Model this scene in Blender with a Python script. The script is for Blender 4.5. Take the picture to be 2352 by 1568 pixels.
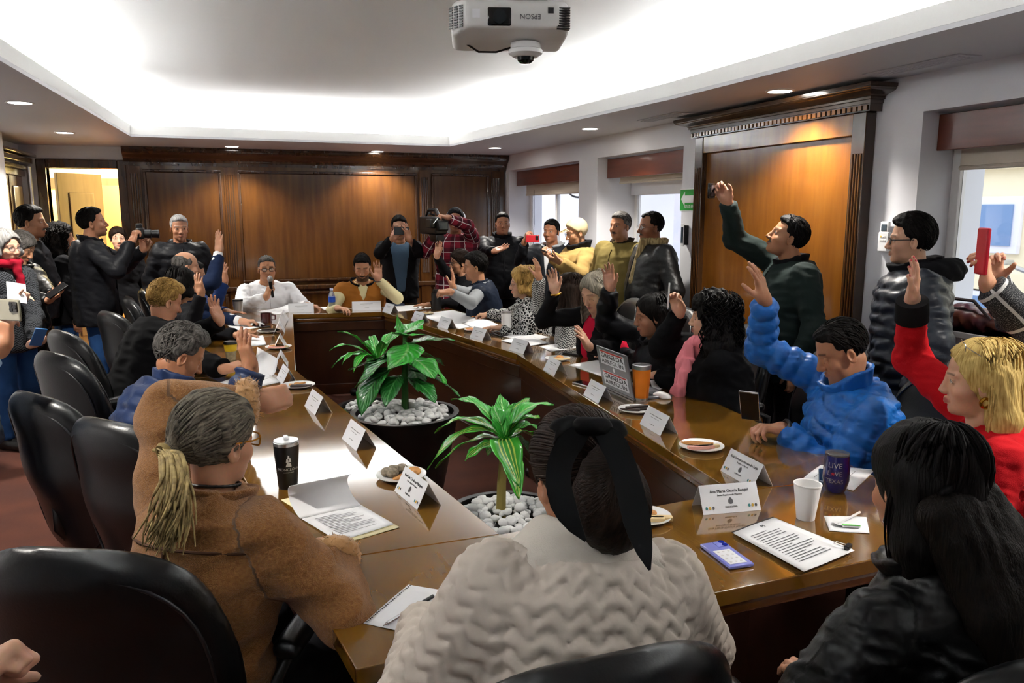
import bpy, bmesh, math, random
import numpy as np
from mathutils import Vector, Matrix
sc = bpy.context.scene
for o in list(bpy.data.objects): bpy.data.objects.remove(o)
COL = sc.collection
# ------------------------------------------------------------------ camera
F, CX, CY, CH = 1800.0, 1176.0, 784.0, 1.66
PITCH = math.atan(302 / F); YAW = math.atan(642 / math.hypot(F, 302))
FW = np.array([math.sin(YAW) * math.cos(PITCH), math.cos(YAW) * math.cos(PITCH), -math.sin(PITCH)])
RT = np.array([math.cos(YAW), -math.sin(YAW), 0.0]); UP = np.cross(RT, FW)
cam = bpy.data.cameras.new('camera'); cam.sensor_width = 36; cam.lens = F * 36 / 2352
cam.clip_start = 0.02
camo = bpy.data.objects.new('camera', cam); COL.objects.link(camo)
M = Matrix.Identity(4)
for i in range(3): M[i][0] = RT[i]; M[i][1] = UP[i]; M[i][2] = -FW[i]
M[2][3] = CH
camo.matrix_world = M; sc.camera = camo
# ------------------------------------------------------------------ world, exposure
w = bpy.data.worlds.new('overcast_sky'); sc.world = w; w.use_nodes = True
bg = w.node_tree.nodes['Background']; bg.inputs[0].default_value = (0.80, 0.88, 1.0, 1); bg.inputs[1].default_value = 0.75
sc.view_settings.view_transform = 'Standard'; sc.view_settings.look = 'None'
sc.view_settings.exposure = 1.85; sc.view_settings.gamma = 1.0; sc.view_settings.use_curve_mapping = False
COVE_E, SPOT_W = 22.0, 50.0       # brightness of the cove tubes and of the recessed lamps
# ------------------------------------------------------------------ helpers
def at(px, py, z=None, y=None, x=None, t=None):
    """world point seen at photo pixel (px,py) on the plane z= / y= / x= or at depth t"""
    d = FW + RT * (px - CX) / F - UP * (py - CY) / F
    if z is not None: t = (z - CH) / d[2]
    elif y is not None: t = y / d[1]
    elif x is not None: t = x / d[0]
    return np.array([0, 0, CH]) + d * t
def A(*v): return np.array(v, float)
def nrm(v): v = np.asarray(v, float); return v / (np.linalg.norm(v) + 1e-12)
def srgb(h):
    if isinstance(h, str): h = [int(h[i:i + 2], 16) / 255 for i in (0, 2, 4)]
    return tuple((c / 12.92 if c <= .04045 else ((c + .055) / 1.055) ** 2.4) for c in h)
def tag(o, label=None, cat=None, group=None, kind=None):
    if label: o['label'] = label
    if cat: o['category'] = cat
    if group: o['group'] = group
    if kind: o['kind'] = kind
    return o
def link(o, parent=None):
    COL.objects.link(o)
    if parent is not None: o.parent = parent
    return o
def empty(name, loc=(0, 0, 0), rz=0.0, label=None, cat=None, group=None, kind=None):
    o = bpy.data.objects.new(name, None); o.empty_display_size = .1
    o.location = loc; o.rotation_euler = (0, 0, rz); link(o)
    return tag(o, label, cat, group, kind)
MATS = {}
def mat(name, col='808080', rough=.5, metal=0., spec=.5, bump=None, var=None, coat=0., emit=None, trans=0., stretch=None, coord='Object', sheen=0., alpha=1.):
    """procedural material: base colour, optional noise variation var=(scale,other colour,amount), bump=(scale,strength,dist)"""
    if name in MATS: return MATS[name]
    m = bpy.data.materials.new(name); m.use_nodes = True; MATS[name] = m
    nt = m.node_tree; N = nt.nodes; L = nt.links; b = N['Principled BSDF']
    c = srgb(col) if isinstance(col, str) else col
    b.inputs['Base Color'].default_value = (*c, 1); b.inputs['Roughness'].default_value = rough
    b.inputs['Metallic'].default_value = metal; b.inputs['Specular IOR Level'].default_value = spec
    b.inputs['Coat Weight'].default_value = coat; b.inputs['Coat Roughness'].default_value = .08
    b.inputs['Transmission Weight'].default_value = trans; b.inputs['Sheen Weight'].default_value = sheen
    b.inputs['Alpha'].default_value = alpha
    if emit:
        b.inputs['Emission Color'].default_value = (*srgb(emit[0]), 1); b.inputs['Emission Strength'].default_value = emit[1]
    vec = None
    if bump or var:
        if coord == 'attr':
            a = N.new('ShaderNodeAttribute'); a.attribute_name = 'uvw'; src = a.outputs['Vector']
        else:
            tc = N.new('ShaderNodeTexCoord'); src = tc.outputs[coord]
        mp = N.new('ShaderNodeMapping'); L.new(src, mp.inputs[0]); vec = mp.outputs[0]
        if stretch: mp.inputs['Scale'].default_value = stretch
    if var:
        n = N.new('ShaderNodeTexNoise'); n.inputs['Scale'].default_value = var[0]; n.inputs['Detail'].default_value = 5
        L.new(vec, n.inputs['Vector'])
        r = N.new('ShaderNodeValToRGB'); c2 = srgb(var[1]) if isinstance(var[1], str) else var[1]
        r.color_ramp.elements[0].position = .5 - .5 / max(var[2], .01) * .3; r.color_ramp.elements[1].position = .5 + .5 / max(var[2], .01) * .3
        r.color_ramp.elements[0].color = (*c, 1); r.color_ramp.elements[1].color = (*c2, 1)
        L.new(n.outputs['Fac'], r.inputs[0]); L.new(r.outputs[0], b.inputs['Base Color'])
    if bump:
        n = N.new('ShaderNodeTexNoise'); n.inputs['Scale'].default_value = bump[0]; n.inputs['Detail'].default_value = 4
        L.new(vec, n.inputs['Vector'])
        u = N.new('ShaderNodeBump'); u.inputs['Strength'].default_value = bump[1]; u.inputs['Distance'].default_value = bump[2] if len(bump) > 2 else .01
        L.new(n.outputs['Fac'], u.inputs['Height']); L.new(u.outputs[0], b.inputs['Normal'])
    return m
class MB:
    """collects shapes, then links them as ONE mesh object"""
    def __init__(s): s.v = []; s.f = []; s.m = []
    def add(s, vs, fs, mi=0):
        o = len(s.v); s.v += [tuple(map(float, p)) for p in vs]; s.f += [tuple(i + o for i in f) for f in fs]; s.m += [mi] * len(fs); return s
    def box(s, lo, hi, mi=0, M=None):
        x0, y0, z0 = lo; x1, y1, z1 = hi
        v = [(x0,y0,z0),(x1,y0,z0),(x1,y1,z0),(x0,y1,z0),(x0,y0,z1),(x1,y0,z1),(x1,y1,z1),(x0,y1,z1)]
        if M is not None: v = [M @ Vector(p) for p in v]
        return s.add(v, [(3,2,1,0),(4,5,6,7),(0,1,5,4),(1,2,6,5),(2,3,7,6),(3,0,4,7)], mi)
    def cbox(s, c, sz, mi=0, M=None):
        c = A(*c); h = A(*sz) / 2; return s.box(c - h, c + h, mi, M)
    def prism(s, poly, z0, z1, mi=0, M=None):
        n = len(poly); ar = sum(poly[i][0] * poly[(i + 1) % n][1] - poly[(i + 1) % n][0] * poly[i][1] for i in range(n))
        if ar < 0: poly = poly[::-1]
        v = [(p[0], p[1], z0) for p in poly] + [(p[0], p[1], z1) for p in poly]
        if M is not None: v = [M @ Vector(p) for p in v]
        return s.add(v, [tuple(range(n - 1, -1, -1)), tuple(range(n, 2 * n))] + [(i, (i + 1) % n, (i + 1) % n + n, i + n) for i in range(n)], mi)
    def tube(s, pts, r, n=8, mi=0, closed=False):
        pts = [A(*p) for p in pts]; k = len(pts); rs = r if hasattr(r, '__len__') else [r] * k
        vs = []; u = None
        for i in range(k):
            a = pts[(i - 1) % k] if (closed or i > 0) else pts[i]; b = pts[(i + 1) % k] if (closed or i < k - 1) else pts[i]
            d = nrm(b - a)
            if u is None:
                u = np.cross(d, A(0, 0, 1));
                if np.linalg.norm(u) < 1e-3: u = np.cross(d, A(1, 0, 0))
            u = nrm(u - d * (u @ d)); w_ = np.cross(d, u)
            vs += [pts[i] + rs[i] * (u * math.cos(2 * math.pi * j / n) + w_ * math.sin(2 * math.pi * j / n)) for j in range(n)]
        fs = []
        for i in range(k if closed else k - 1):
            i2 = (i + 1) % k
            fs += [(i * n + j, i * n + (j + 1) % n, i2 * n + (j + 1) % n, i2 * n + j) for j in range(n)]
        if not closed: fs += [tuple(range(n - 1, -1, -1)), tuple(range((k - 1) * n, k * n))]
        return s.add(vs, fs, mi)
    def lathe(s, prof, n=32, mi=0, M=None, c=(0, 0, 0)):
        """prof: list of (r,z); open profile revolved about z"""
        vs = []; fs = []
        for (r, z) in prof: vs += [(c[0] + r * math.cos(2 * math.pi * j / n), c[1] + r * math.sin(2 * math.pi * j / n), c[2] + z) for j in range(n)]
        for i in range(len(prof) - 1): fs += [(i * n + j, i * n + (j + 1) % n, (i + 1) * n + (j + 1) % n, (i + 1) * n + j) for j in range(n)]
        cl = prof[0] == prof[-1]
        if prof[0][0] > 1e-4 and not cl: fs.append(tuple(range(n - 1, -1, -1)))
        if prof[-1][0] > 1e-4 and not cl: fs.append(tuple(range((len(prof) - 1) * n, len(prof) * n)))
        if M is not None: vs = [M @ Vector(p) for p in vs]
        return s.add(vs, fs, mi)
    def mesh(s, name, smooth=False):
        me = bpy.data.meshes.new(name); me.from_pydata(s.v, [], s.f)
        if any(s.m): me.polygons.foreach_set('material_index', s.m)
        if smooth: me.polygons.foreach_set('use_smooth', [True] * len(s.f))
        me.update(); return me
    def build(s, name, mats, parent=None, smooth=False, bevel=0., seg=2, label=None, cat=None, group=None, kind=None, ang=.6):
        me = s.mesh(name, smooth)
        for m in (mats if isinstance(mats, (list, tuple)) else [mats]): me.materials.append(m)
        if bevel or smooth:
            bm = bmesh.new(); bm.from_mesh(me); bmesh.ops.remove_doubles(bm, verts=bm.verts, dist=1e-6)
            if bevel:
                ed = [e for e in bm.edges if len(e.link_faces) == 2 and e.calc_face_angle(0) > .5]
                for f in bm.faces: f.smooth = False
                for f in bmesh.ops.bevel(bm, geom=ed, offset=bevel, segments=seg, affect='EDGES', profile=.5, clamp_overlap=True)['faces']: f.smooth = True
            for e in bm.edges:
                e.smooth = not (len(e.link_faces) == 2 and e.calc_face_angle(0) > ang)
            bm.to_mesh(me); bm.free()
        o = bpy.data.objects.new(name, me); link(o, parent)
        return tag(o, label, cat, group, kind)
def obj(name, me, mats, parent=None, **k):
    if mats is not None:
        me.materials.clear()
        for m in (mats if isinstance(mats, (list, tuple)) else [mats]): me.materials.append(m)
    o = bpy.data.objects.new(name, me); link(o, parent); return tag(o, **k)
def frame(o, x, y, z):
    """matrix with columns x,y,z and origin o"""
    m = Matrix.Identity(4)
    for i in range(3): m[i][0] = x[i]; m[i][1] = y[i]; m[i][2] = z[i]; m[i][3] = o[i]
    return m
def textmesh(s, size=1., extrude=0., align='CENTER'):
    cu = bpy.data.curves.new('t', 'FONT'); cu.body = s; cu.size = size; cu.extrude = extrude; cu.align_x = align; cu.align_y = 'CENTER'; cu.resolution_u = 3
    o = bpy.data.objects.new('t', cu); COL.objects.link(o)
    dg = bpy.context.evaluated_depsgraph_get(); dg.update()
    me = bpy.data.meshes.new_from_object(o.evaluated_get(dg)); bpy.data.objects.remove(o); bpy.data.curves.remove(cu)
    return me
def text(s, size, Mx, m, parent, name='lettering', sx=1., align='CENTER'):
    me = textmesh(s, size, 0.0003, align); me.transform(Mx @ Matrix.Diagonal((sx, 1, 1, 1)))
    return obj(name, me, m, parent)
def copy_tree(o, parent=None):
    c = o.copy(); COL.objects.link(c); c.parent = parent
    for ch in o.children: copy_tree(ch, c)
    return c
# ================================================================== materials of the setting
def wood(name, c1, c2, stretch, rough=.22, coat=.5, scale=3., bumps=.03):
    m = mat(name, c1, rough, coat=coat, var=(scale, c2, .75), bump=(40., bumps, .004), stretch=stretch)
    return m
m_white = mat('painted_plaster_white', 'dadade', .75, bump=(60, .08, .004))
m_ceil = mat('ceiling_plaster', 'e6e6e4', .8, bump=(5., .10, .05), stretch=(.35, 1.6, 1))
m_soff = mat('soffit_paint', 'c6c6ca', .55, bump=(50, .05, .003))
m_carpet = mat('carpet_maroon', '6d3a27', .95, var=(2.2, '4e2a20', .8), bump=(400, .6, .004))
m_wback = wood('wood_panel_dark', '3e240d', '523212', (6, 6, .5), .24, .45)
m_wtrim = wood('wood_trim_dark', '332011', '402812', (8, 8, .8), .26, .5)
m_wdoor = wood('wood_panel_amber', '643910', '764814', (5, 5, .5), .22, .5)
m_wval = wood('wood_valance', '6b3220', '5a2818', (8, .8, 8), .35, .2)
m_dark = mat('near_black', '0c0b0b', .5)
m_cream = mat('room_beyond_cream', 'efe2b0', .8)
m_bdoor = wood('wood_door_tan', '6c5742', '5f4c39', (8, 8, .8), .35, .2)
m_glass = mat('window_glass', 'ffffff', .02, trans=1., spec=.3)
m_frame = mat('window_frame_white', 'd8d6d4', .45)
m_blind = mat('roller_blind_fabric', 'cbbfae', .85, bump=(500, .2, .001))
m_alu = mat('satin_aluminium', 'c2c2c2', .3, metal=.9)
m_plastic = mat('white_plastic', 'dedede', .4)
m_black = mat('black_plastic', '0d0d0e', .35)
m_tile = m_dark
# ================================================================== shell
RX, LX, BY, NY, SZ, CZ = 3.28, -2.07, 9.60, -2.6, 2.33, 2.70
b = MB().box((LX - .4, NY - .3, -.1), (RX + .5, BY + 3.4, 0)); b.build('floor', m_carpet, kind='structure')
# right wall, with three window openings
W = [(1.25, 3.135, 1.08), (5.37, 6.885, .95), (7.31, 9.44, .95)]; WT = 2.144
b = MB(); y = NY - .3; XO = RX + .45
for (y0, y1, zs) in W:
    b.box((RX, y, 0), (XO, y0, 2.75)); b.box((RX, y0, 0), (XO, y1, zs)); b.box((RX, y0, WT), (XO, y1, 2.75)); y = y1
b.box((RX, y, 0), (XO, BY + .2, 2.75)); b.build('wall_right', m_white, kind='structure')
# back wall with door opening
DX0, DX1, DZ = -1.83, -1.15, 2.10
b = MB().box((LX - .3, BY, 0), (DX0, BY + .15, 2.75)).box((DX1, BY, 0), (XO, BY + .15, 2.75)).box((DX0, BY, DZ), (DX1, BY + .15, 2.75))
wb = b.build('wall_back', m_white, kind='structure')
b = MB().box((LX - .15, NY - .3, 0), (LX, BY + .2, 2.75)); wl = b.build('wall_left', m_white, kind='structure')
b = MB().box((LX - .3, NY - .15, 0), (XO, NY, 2.75)); b.build('wall_front', m_white, kind='structure')
# left wall: wood panelling with cornice near the far corner, and the white pier at the picture's edge
for (y0, y1) in ((8.35, 8.95), (9.0, 9.5)):
    MB().box((LX, y0, .12), (LX + .03, y1, 2.0)).build('panel', m_wback, wl, bevel=.004)
    MB().box((LX, y0 + .08, .3), (LX + .045, y1 - .08, 1.9)).build('panel', m_bdoor, wl, bevel=.012)
b = MB()
for k, (d, z0, z1) in enumerate(((.05, 2.0, 2.07), (.09, 2.07, 2.11), (.13, 2.13, 2.19), (.17, 2.2, 2.23))): b.box((LX, 8.3, z0), (LX + d, 9.56, z1))
b.build('cornice', m_wtrim, wl, bevel=.008)
MB().tube([(LX + .10, 9.50, 0), (LX + .10, 9.50, 2.1)], .022, 10).build('conduit_pipe', m_alu, wl, smooth=True)
MB().box((LX, 7.2, 0), (LX + .2, 8.15, SZ)).build('wall_pier', m_white, kind='structure')
# ---- ceiling: soffit ring, lip, lit cove, upper tray
LIP = [(-.85, 8.22), (2.23, 8.36), (2.46, 6.1), (2.58, 4.42), (2.58, -1.8), (-1.12, -1.8), (-.96, 4.3)]
def offs(poly, d):
    n = len(poly); out = []
    cx_ = sum(p[0] for p in poly) / n; cy_ = sum(p[1] for p in poly) / n
    for i in range(n):
        p0, p1, p2 = A(*poly[i - 1]), A(*poly[i]), A(*poly[(i + 1) % n])
        def nn(a, b_):
            t = nrm(b_ - a); q = A(t[1], -t[0]); return q if q @ ((a + b_) / 2 - A(cx_, cy_)) > 0 else -q
        n1, n2 = nn(p0, p1), nn(p1, p2); m_ = nrm(n1 + n2); out.append(tuple(p1 + m_ * d / max(m_ @ n1, .3)))
    return out
OUT = [(LX, BY), (RX, BY), (RX, 6.1), (RX, 4.42), (RX, NY), (LX, NY), (LX, 4.3)]
def ring(b, inner, outer, z0, z1):
    n = len(inner)
    for i in range(n):
        j = (i + 1) % n; b.prism([inner[i], inner[j], outer[j], outer[i]], z0, z1)
b = MB(); ring(b, LIP, OUT, SZ, SZ + .02); b.build('ceiling_soffit', m_soff, kind='structure')
LI2 = offs(LIP, .035); RIS = offs(LIP, .30)
b = MB(); ring(b, LIP, LI2, SZ + .0205, SZ + .105); b.build('trim_1', m_ceil, kind='structure')
b = MB(); ring(b, LI2, RIS, SZ + .0205, SZ + .04); b.build('trim_2', m_ceil, kind='structure')
b = MB(); ring(b, RIS, offs(RIS, .05), SZ + .0405, CZ); b.build('trim_3', m_ceil, kind='structure')
b = MB().prism(offs(RIS, .2), CZ, CZ + .05); b.build('ceiling', m_ceil, kind='structure')
b = MB().box((LX - .3, NY - .3, 2.76), (XO, BY + .2, 2.8)); b.build('roof_slab', m_ceil, kind='structure')
# ---- fluorescent tubes lying in the cove (groups with gaps, as the patches of light show)
m_tube = mat('fluorescent_tube', 'ffffff', .4, emit=('fbfdff', COVE_E))
CV = offs(LIP, .17); CV2 = offs(LIP, .12)
def cove(pa, pb, who):
    pa, pb = A(*pa), A(*pb); n = max(1, int(np.linalg.norm(pb - pa) / 1.2)); d = (pb - pa) / n
    for i in range(n):
        q0 = pa + d * i + nrm(d) * .03; q1 = pa + d * (i + 1) - nrm(d) * .03; z = SZ + .075
        t = empty('cove_tube_lamp', (*(q0 + q1) / 2, SZ + .04), 0, 'white fluorescent tube hidden in the ceiling cove ' + who, 'lamp', 'cove tubes ' + who)
        c = A(*(q0 + q1) / 2, SZ + .04)
        MB().tube([A(*q0, z) - c, A(*q1, z) - c], .013, 6).build('tube', m_tube, t, smooth=True)
        MB().tube([A(*q0, SZ + .05) - c, A(*q1, SZ + .05) - c], .012, 4).build('fitting', m_plastic, t)
def lerp2(i, j, f, P=CV): return tuple(A(*P[i]) * (1 - f) + A(*P[j]) * f)
cove(lerp2(0, 1, .22), lerp2(0, 1, .97), 'above the back wall')
cove(lerp2(1, 2, .30), lerp2(1, 2, 1.0), 'on the window side, far end')
cove(lerp2(2, 3, .35), lerp2(2, 3, 1.0), 'on the window side, middle')
cove(lerp2(3, 4, .03), lerp2(3, 4, .85), 'on the window side, near end')
cove(lerp2(0, 6, .05), lerp2(0, 6, .36), 'on the door side, far end')
cove(lerp2(0, 6, .46), lerp2(0, 6, 1.0), 'on the door side, middle')
cove(lerp2(6, 5, .03), lerp2(6, 5, .85), 'on the door side, near end')
# ---- recessed downlights
m_led = mat('downlight_led', 'ffffff', .4, emit=('fff8ee', 14.)); m_ring = mat('downlight_ring', 'e8e8e8', .4)
LAMPS = [(-1.23, 5.87, 'nearest the picture corner on the door side'), (-1.35, 7.98, 'over the standing people by the door'), (.03, 9.11, 'over the left of the panelled back wall'), (1.62, 9.29, 'over the right of the panelled back wall'), (2.74, 8.35, 'in the far window-side corner'), (2.85, 6.14, 'in the soffit above the second window'), (2.98, 3.87, 'in the soffit before the tall wood panel')]
for (x, y, who) in LAMPS + [(2.95, 1.2, None), (-1.3, 2.8, None)]:
    t = empty('downlight', (x, y, SZ), 0, 'round recessed white downlight ' + who if who else 'round recessed white downlight behind the camera view', 'lamp', 'recessed downlights')
    MB().lathe([(.062, -.002), (.062, .001), (0, .001)][::-1] and [(0, -.004), (.064, -.004), (.064, 0), (0, 0)], 28).build('diffuser', m_led, t)
    MB().lathe([(.066, -.006), (.082, -.004), (.082, 0), (.066, 0), (.066, -.006)], 28).build('ring', m_ring, t, smooth=True)
    ld = bpy.data.lights.new('downlight_beam', 'SPOT'); ld.energy = SPOT_W; ld.spot_size = math.radians(125); ld.spot_blend = .6; ld.shadow_soft_size = .05; ld.color = (1, .95, .87)
    lo = bpy.data.objects.new('beam', ld); link(lo, t); lo.location = (0, 0, -.02)
# ---- air grilles in the right soffit
for (px, py, nm) in ((1525, 268, 'nearer the corner'), (2110, 150, 'above the near window')):
    p = at(px, py, z=SZ); t = empty('air_grille', (p[0], p[1], SZ), 0, 'flat white ceiling air grille in the window-side soffit ' + nm, 'grille', 'soffit air grilles')
    MB().box((-.07, -.28, -.006), (.07, .28, -.0002)).build('frame', m_soff, t, bevel=.002)
    for k in range(4): MB().box((-.05 + .028 * k, -.26, -.010), (-.036 + .028 * k, .26, -.006)).build('slat', m_soff, t)
# ================================================================== panelled back wall
YB = BY - .05
MB().box((-1.06, YB, 0), (RX - .02, BY - .001, SZ - .001)).build('panelling_backing', m_wback, wb)
def pan(x0, x1, z0, z1, amber=False):
    MB().box((x0, YB - .012, z0), (x1, YB, z1)).build('panel', m_wback, wb, bevel=.006)
    for (a, c, e, g) in ((x0 - .03, x1 + .03, z1, z1 + .03), (x0 - .03, x1 + .03, z0 - .03, z0), (x0 - .03, x0, z0, z1), (x1, x1 + .03, z0, z1)):
        MB().box((a, YB - .03, e), (c, YB, g)).build('panel_moulding', m_wtrim, wb, bevel=.008)
for (x0, x1) in ((-.87, -.13), (.10, 2.10), (2.34, 3.02)):
    pan(x0, x1, .86, 2.07); pan(x0, x1, .16, .68)
for xc in (-.98, -.015, 2.22, 3.14):     # fluted pilasters
    MB().box((xc - .06, YB - .02, 0), (xc + .06, YB, 2.13)).build('pilaster', m_wback, wb, bevel=.003)
    for k in range(4): MB().tube([(xc - .036 + .024 * k, YB - .021, .9), (xc - .036 + .024 * k, YB - .021, 2.05)], .008, 6).build('flute', m_wtrim, wb, smooth=True)
MB().box((-1.06, YB - .035, .735), (RX - .02, YB, .79)).build('chair_rail', m_wtrim, wb, bevel=.012)
MB().box((-1.06, YB - .03, 0), (RX - .02, YB, .12)).build('baseboard', m_wtrim, wb, bevel=.008)
b = MB()
def ogee(z0, z1, d0, d1, n=16):
    '''(projection, height) points of a crown moulding'''
    out = [(d0, z0), (d0, z0 + .02), (d0 + .010, z0 + .02), (d0 + .010, z0 + .032)]; h0, h1 = z0 + .034, z1 - .026
    for i in range(n + 1): t = i / n; out.append((d0 + .014 + (d1 - d0 - .022) * (t - math.sin(2 * math.pi * t) / (2 * math.pi) * .75), h0 + (h1 - h0) * t))
    return out + [(d1 - .004, z1 - .024), (d1 - .004, z1 - .018), (d1, z1 - .018), (d1, z1)]
pr = [(YB, 2.14)] + [(YB - d, z) for d, z in ogee(2.14, SZ - .002, .02, .14)] + [(YB, SZ - .002)]; n = len(pr)
b.add([(x, y, z) for x in (-1.08, RX - .01) for (y, z) in pr], [tuple(range(n)), tuple(range(2 * n - 1, n - 1, -1))] + [(i, i + n, (i + 1) % n + n, (i + 1) % n) for i in range(n)])
b.build('cornice', m_wtrim, wb, smooth=True, ang=.5)
# ---- doorway with open door and the lit room beyond
d1 = empty('door_1', ((DX0 + DX1) / 2, BY, 0), 0, kind='structure'); c0 = (DX0 + DX1) / 2
for (x0, x1, z0, z1) in ((DX0 - .09, DX0, 0, DZ + .09), (DX1, DX1 + .09, 0, DZ + .09), (DX0, DX1, DZ, DZ + .09)):
    MB().box((x0 - c0, -.035, z0), (x1 - c0, .16, z1)).build('door_frame', m_wtrim, d1, bevel=.008)
dl = empty('door_leaf_pivot', (DX0 + .06 - c0, .17, 0), math.radians(52)); dl.parent = d1; dl.name = 'door_leaf'
MB().box((0, 0, .02), (.60, .04, 2.06)).build('leaf', m_bdoor, dl, bevel=.003)
for (z0, z1) in ((.25, .95), (1.1, 1.85)):
    MB().box((.13, -.015, z0), (.46, .0, z1)).build('door_panel', m_bdoor, dl, bevel=.012)
MB().tube([(.55, -.05, 1.0), (.55, 0, 1.0)], .012).tube([(.55, -.05, 1.0), (.45, -.05, 1.0)], .01).build('door_handle', m_alu, dl, smooth=True)
b = MB().box((-3.0, BY + 3.0, 0), (1, BY + 3.1, 2.7)).box((-3.1, BY + .16, 0), (-3.0, BY + 3, 2.7)).box((.9, BY + .16, 0), (1.0, BY + 3, 2.7)).box((-3.0, BY + .16, 2.6), (1, BY + 3, 2.7))
wbey = b.build('wall_beyond', m_cream, kind='structure')
MB().box((-2.95, BY + 2.95, 1.95), (.9, BY + 3.0, 2.1)).build('picture_rail', m_bdoor, wbey)
MB().box((-1.75, BY + 2.2, 0), (-1.38, BY + 2.6, 1.98)).build('cupboard', mat('cupboard_orange_wood', 'b0743f', .4), None, bevel=.005, label='tall orange-brown cupboard in the lit room beyond the doorway', cat='cupboard')
pl = bpy.data.lights.new('room_beyond_lamp', 'POINT'); pl.energy = 190; pl.color = (1, .86, .55); pl.shadow_soft_size = .2
po = bpy.data.objects.new('room_beyond_lamp', pl); link(po); po.location = (-.9, BY + 1.6, 2.4); tag(po, 'warm ceiling lamp in the room beyond the doorway', 'lamp')
# ================================================================== windows
def window(n, y0, y1, zs, dv, dg, zb, bars):
    bars = sorted(bars)
    t = empty('window_%d' % n, (RX + dg, (y0 + y1) / 2, zs), 0, kind='structure'); h = (y1 - y0) / 2; H = WT - zs
    fw = .05
    for (a, c, e, g) in ((-h, h, 0, fw), (-h, h, H - fw, H), (-h, -h + fw, fw, H - fw), (h - fw, h, fw, H - fw)):
        MB().box((-.02, a, e), (.03, c, g)).build('window_frame', m_frame, t, bevel=.004)
    for yy in bars: MB().box((-.02, yy - .025, fw), (.03, yy + .025, H - fw)).build('mullion', m_frame, t, bevel=.004)
    ys = [-h + fw] + list(bars) + [h - fw]
    for i in range(len(ys) - 1): MB().box((0, ys[i], fw), (.006, ys[i + 1], H - fw)).build('pane', m_glass, t)
    MB().box((RX - .01 - (RX + dg), -h, -.03), (-.02, h, .0)).build('window_sill', m_frame, t, bevel=.004)
def valance(y0, y1, zb, who):
    o = MB().box((RX + .10, y0 + .004, 1.955), (RX + .13, y1 - .004, WT - .012)).build('window_valance', m_wval, None, bevel=.003, label='reddish-brown wooden pelmet board across the top of ' + who, cat='pelmet')
    t = empty('roller_blind', (RX + .19, (y0 + y1) / 2, zb), 0, 'beige roller blind, mostly raised, in ' + who, 'blind')
    h = (y1 - y0) / 2 - .05
    MB().tube([(0, -h, 2.07 - zb), (0, h, 2.07 - zb)], .03, 14).build('roller', m_blind, t, smooth=True)
    MB().box((.026, -h, .0), (.03, h, 2.08 - zb)).build('fabric', m_blind, t)
    MB().tube([(.028, -h, 0), (.028, h, 0)], .012, 8).build('bottom_bar', m_blind, t, smooth=True)
WHO = ['the near window by the street view', 'the middle window beside the green sign', 'the far window in the corner']
window(3, *W[0], .1, .24, 1.88, (0,)); valance(W[0][0], W[0][1], 1.87, WHO[0])
window(2, *W[1], .1, .42, 1.9, ()); valance(W[1][0], W[1][1], 1.915, WHO[1])
window(1, *W[2], .1, .30, 1.9, (.2, -.75)); valance(W[2][0], W[2][1], 1.845, WHO[2])
MB().box((RX + .36, W[1][0], 1.80), (RX + .45, W[1][1], 1.93)).build('trim_4', m_white, kind='structure')
# loop of cable hanging outside the far window
MB().tube([(RX + .40, 8.2 + .32 * math.sin(a), 1.93 - .13 * math.cos(a)) for a in np.linspace(-1.5, 1.5, 15)], .012, 6).build('hanging_cable', m_black, None, smooth=True, label='dark loop of cable hanging outside the far window', cat='cable')
MB().tube([(RX + .15, 8.95, 1.9), (RX + .15, 8.94, 1.5), (RX + .16, 9.0, 1.3), (RX + .15, 8.94, 1.05)], .003, 5).build('blind_cord', m_black, None, smooth=True, label='thin dark blind cord hanging in the far window', cat='cord')
# ---- outside: pale cream house across the street
m_fac = mat('facade_cream', 'f3e6c4', .9, bump=(30, .1, .01)); m_fac2 = mat('facade_white', 'e9e7ee', .9)
m_bwin = mat('house_window_blue', '6f8fb8', .15, spec=.6)
hs = empty('house_facade', (9.4, 4.6, -3), 0, 'cream house across the street seen through the near window', 'building')
MB().box((0, -9, 0), (.5, 4.2, 9)).build('wall', m_fac, hs)
def hwin(y0, y1, z0, z1):
    f = MB().box((-.06, y0 - .1, z0 - .1), (0, y1 + .1, z1 + .1)).build('window', m_fac2, hs, bevel=.01)
    MB().box((-.08, y0, z0), (-.055, y1, z1)).build('pane', m_bwin, f)
p0 = at(2210, 470, x=9.4) - A(9.4, 4.6, -3); p1 = at(2328, 565, x=9.4) - A(9.4, 4.6, -3)
hwin(p1[1], p0[1], p1[2], p0[2]); hwin(p1[1] - 3, p0[1] - 3, p1[2], p0[2])
q0 = at(2195, 672, x=9.4) - A(9.4, 4.6, -3); q1 = at(2250, 720, x=9.4) - A(9.4, 4.6, -3); hwin(q1[1] - .3, q0[1], q1[2] - .8, q0[2])
MB().box((-.12, -9, p0[2] + .45), (0, 4.2, p0[2] + .53)).build('string_course', m_fac, hs, bevel=.01)
MB().box((-.06, p1[1] + .25, p1[2] - .62), (0, p0[1] - .15, p1[2] - .35)).build('blank_panel', m_fac, hs, bevel=.01)
sl = at(2340, 615, x=7.5); t = empty('street_lamp', (sl[0], sl[1] - .5, -3), 0, 'grey street lamp with a long arm outside the near window', 'lamp')
MB().tube([(0, 0, 0), (0, 0, sl[2] + 2.9)], .05, 8).build('post', m_alu, t, smooth=True)
e0 = at(2305, 602, x=7.5) - A(sl[0], sl[1] - .5, -3)
MB().tube([(0, 0, sl[2] + 2.85), e0 - A(0, .1, .03)], .025, 6).build('arm', m_alu, t, smooth=True)
MB().cbox(e0 + A(0, .1, 0), (.14, .34, .05)).build('lamp_head', m_alu, t, bevel=.01)
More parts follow.
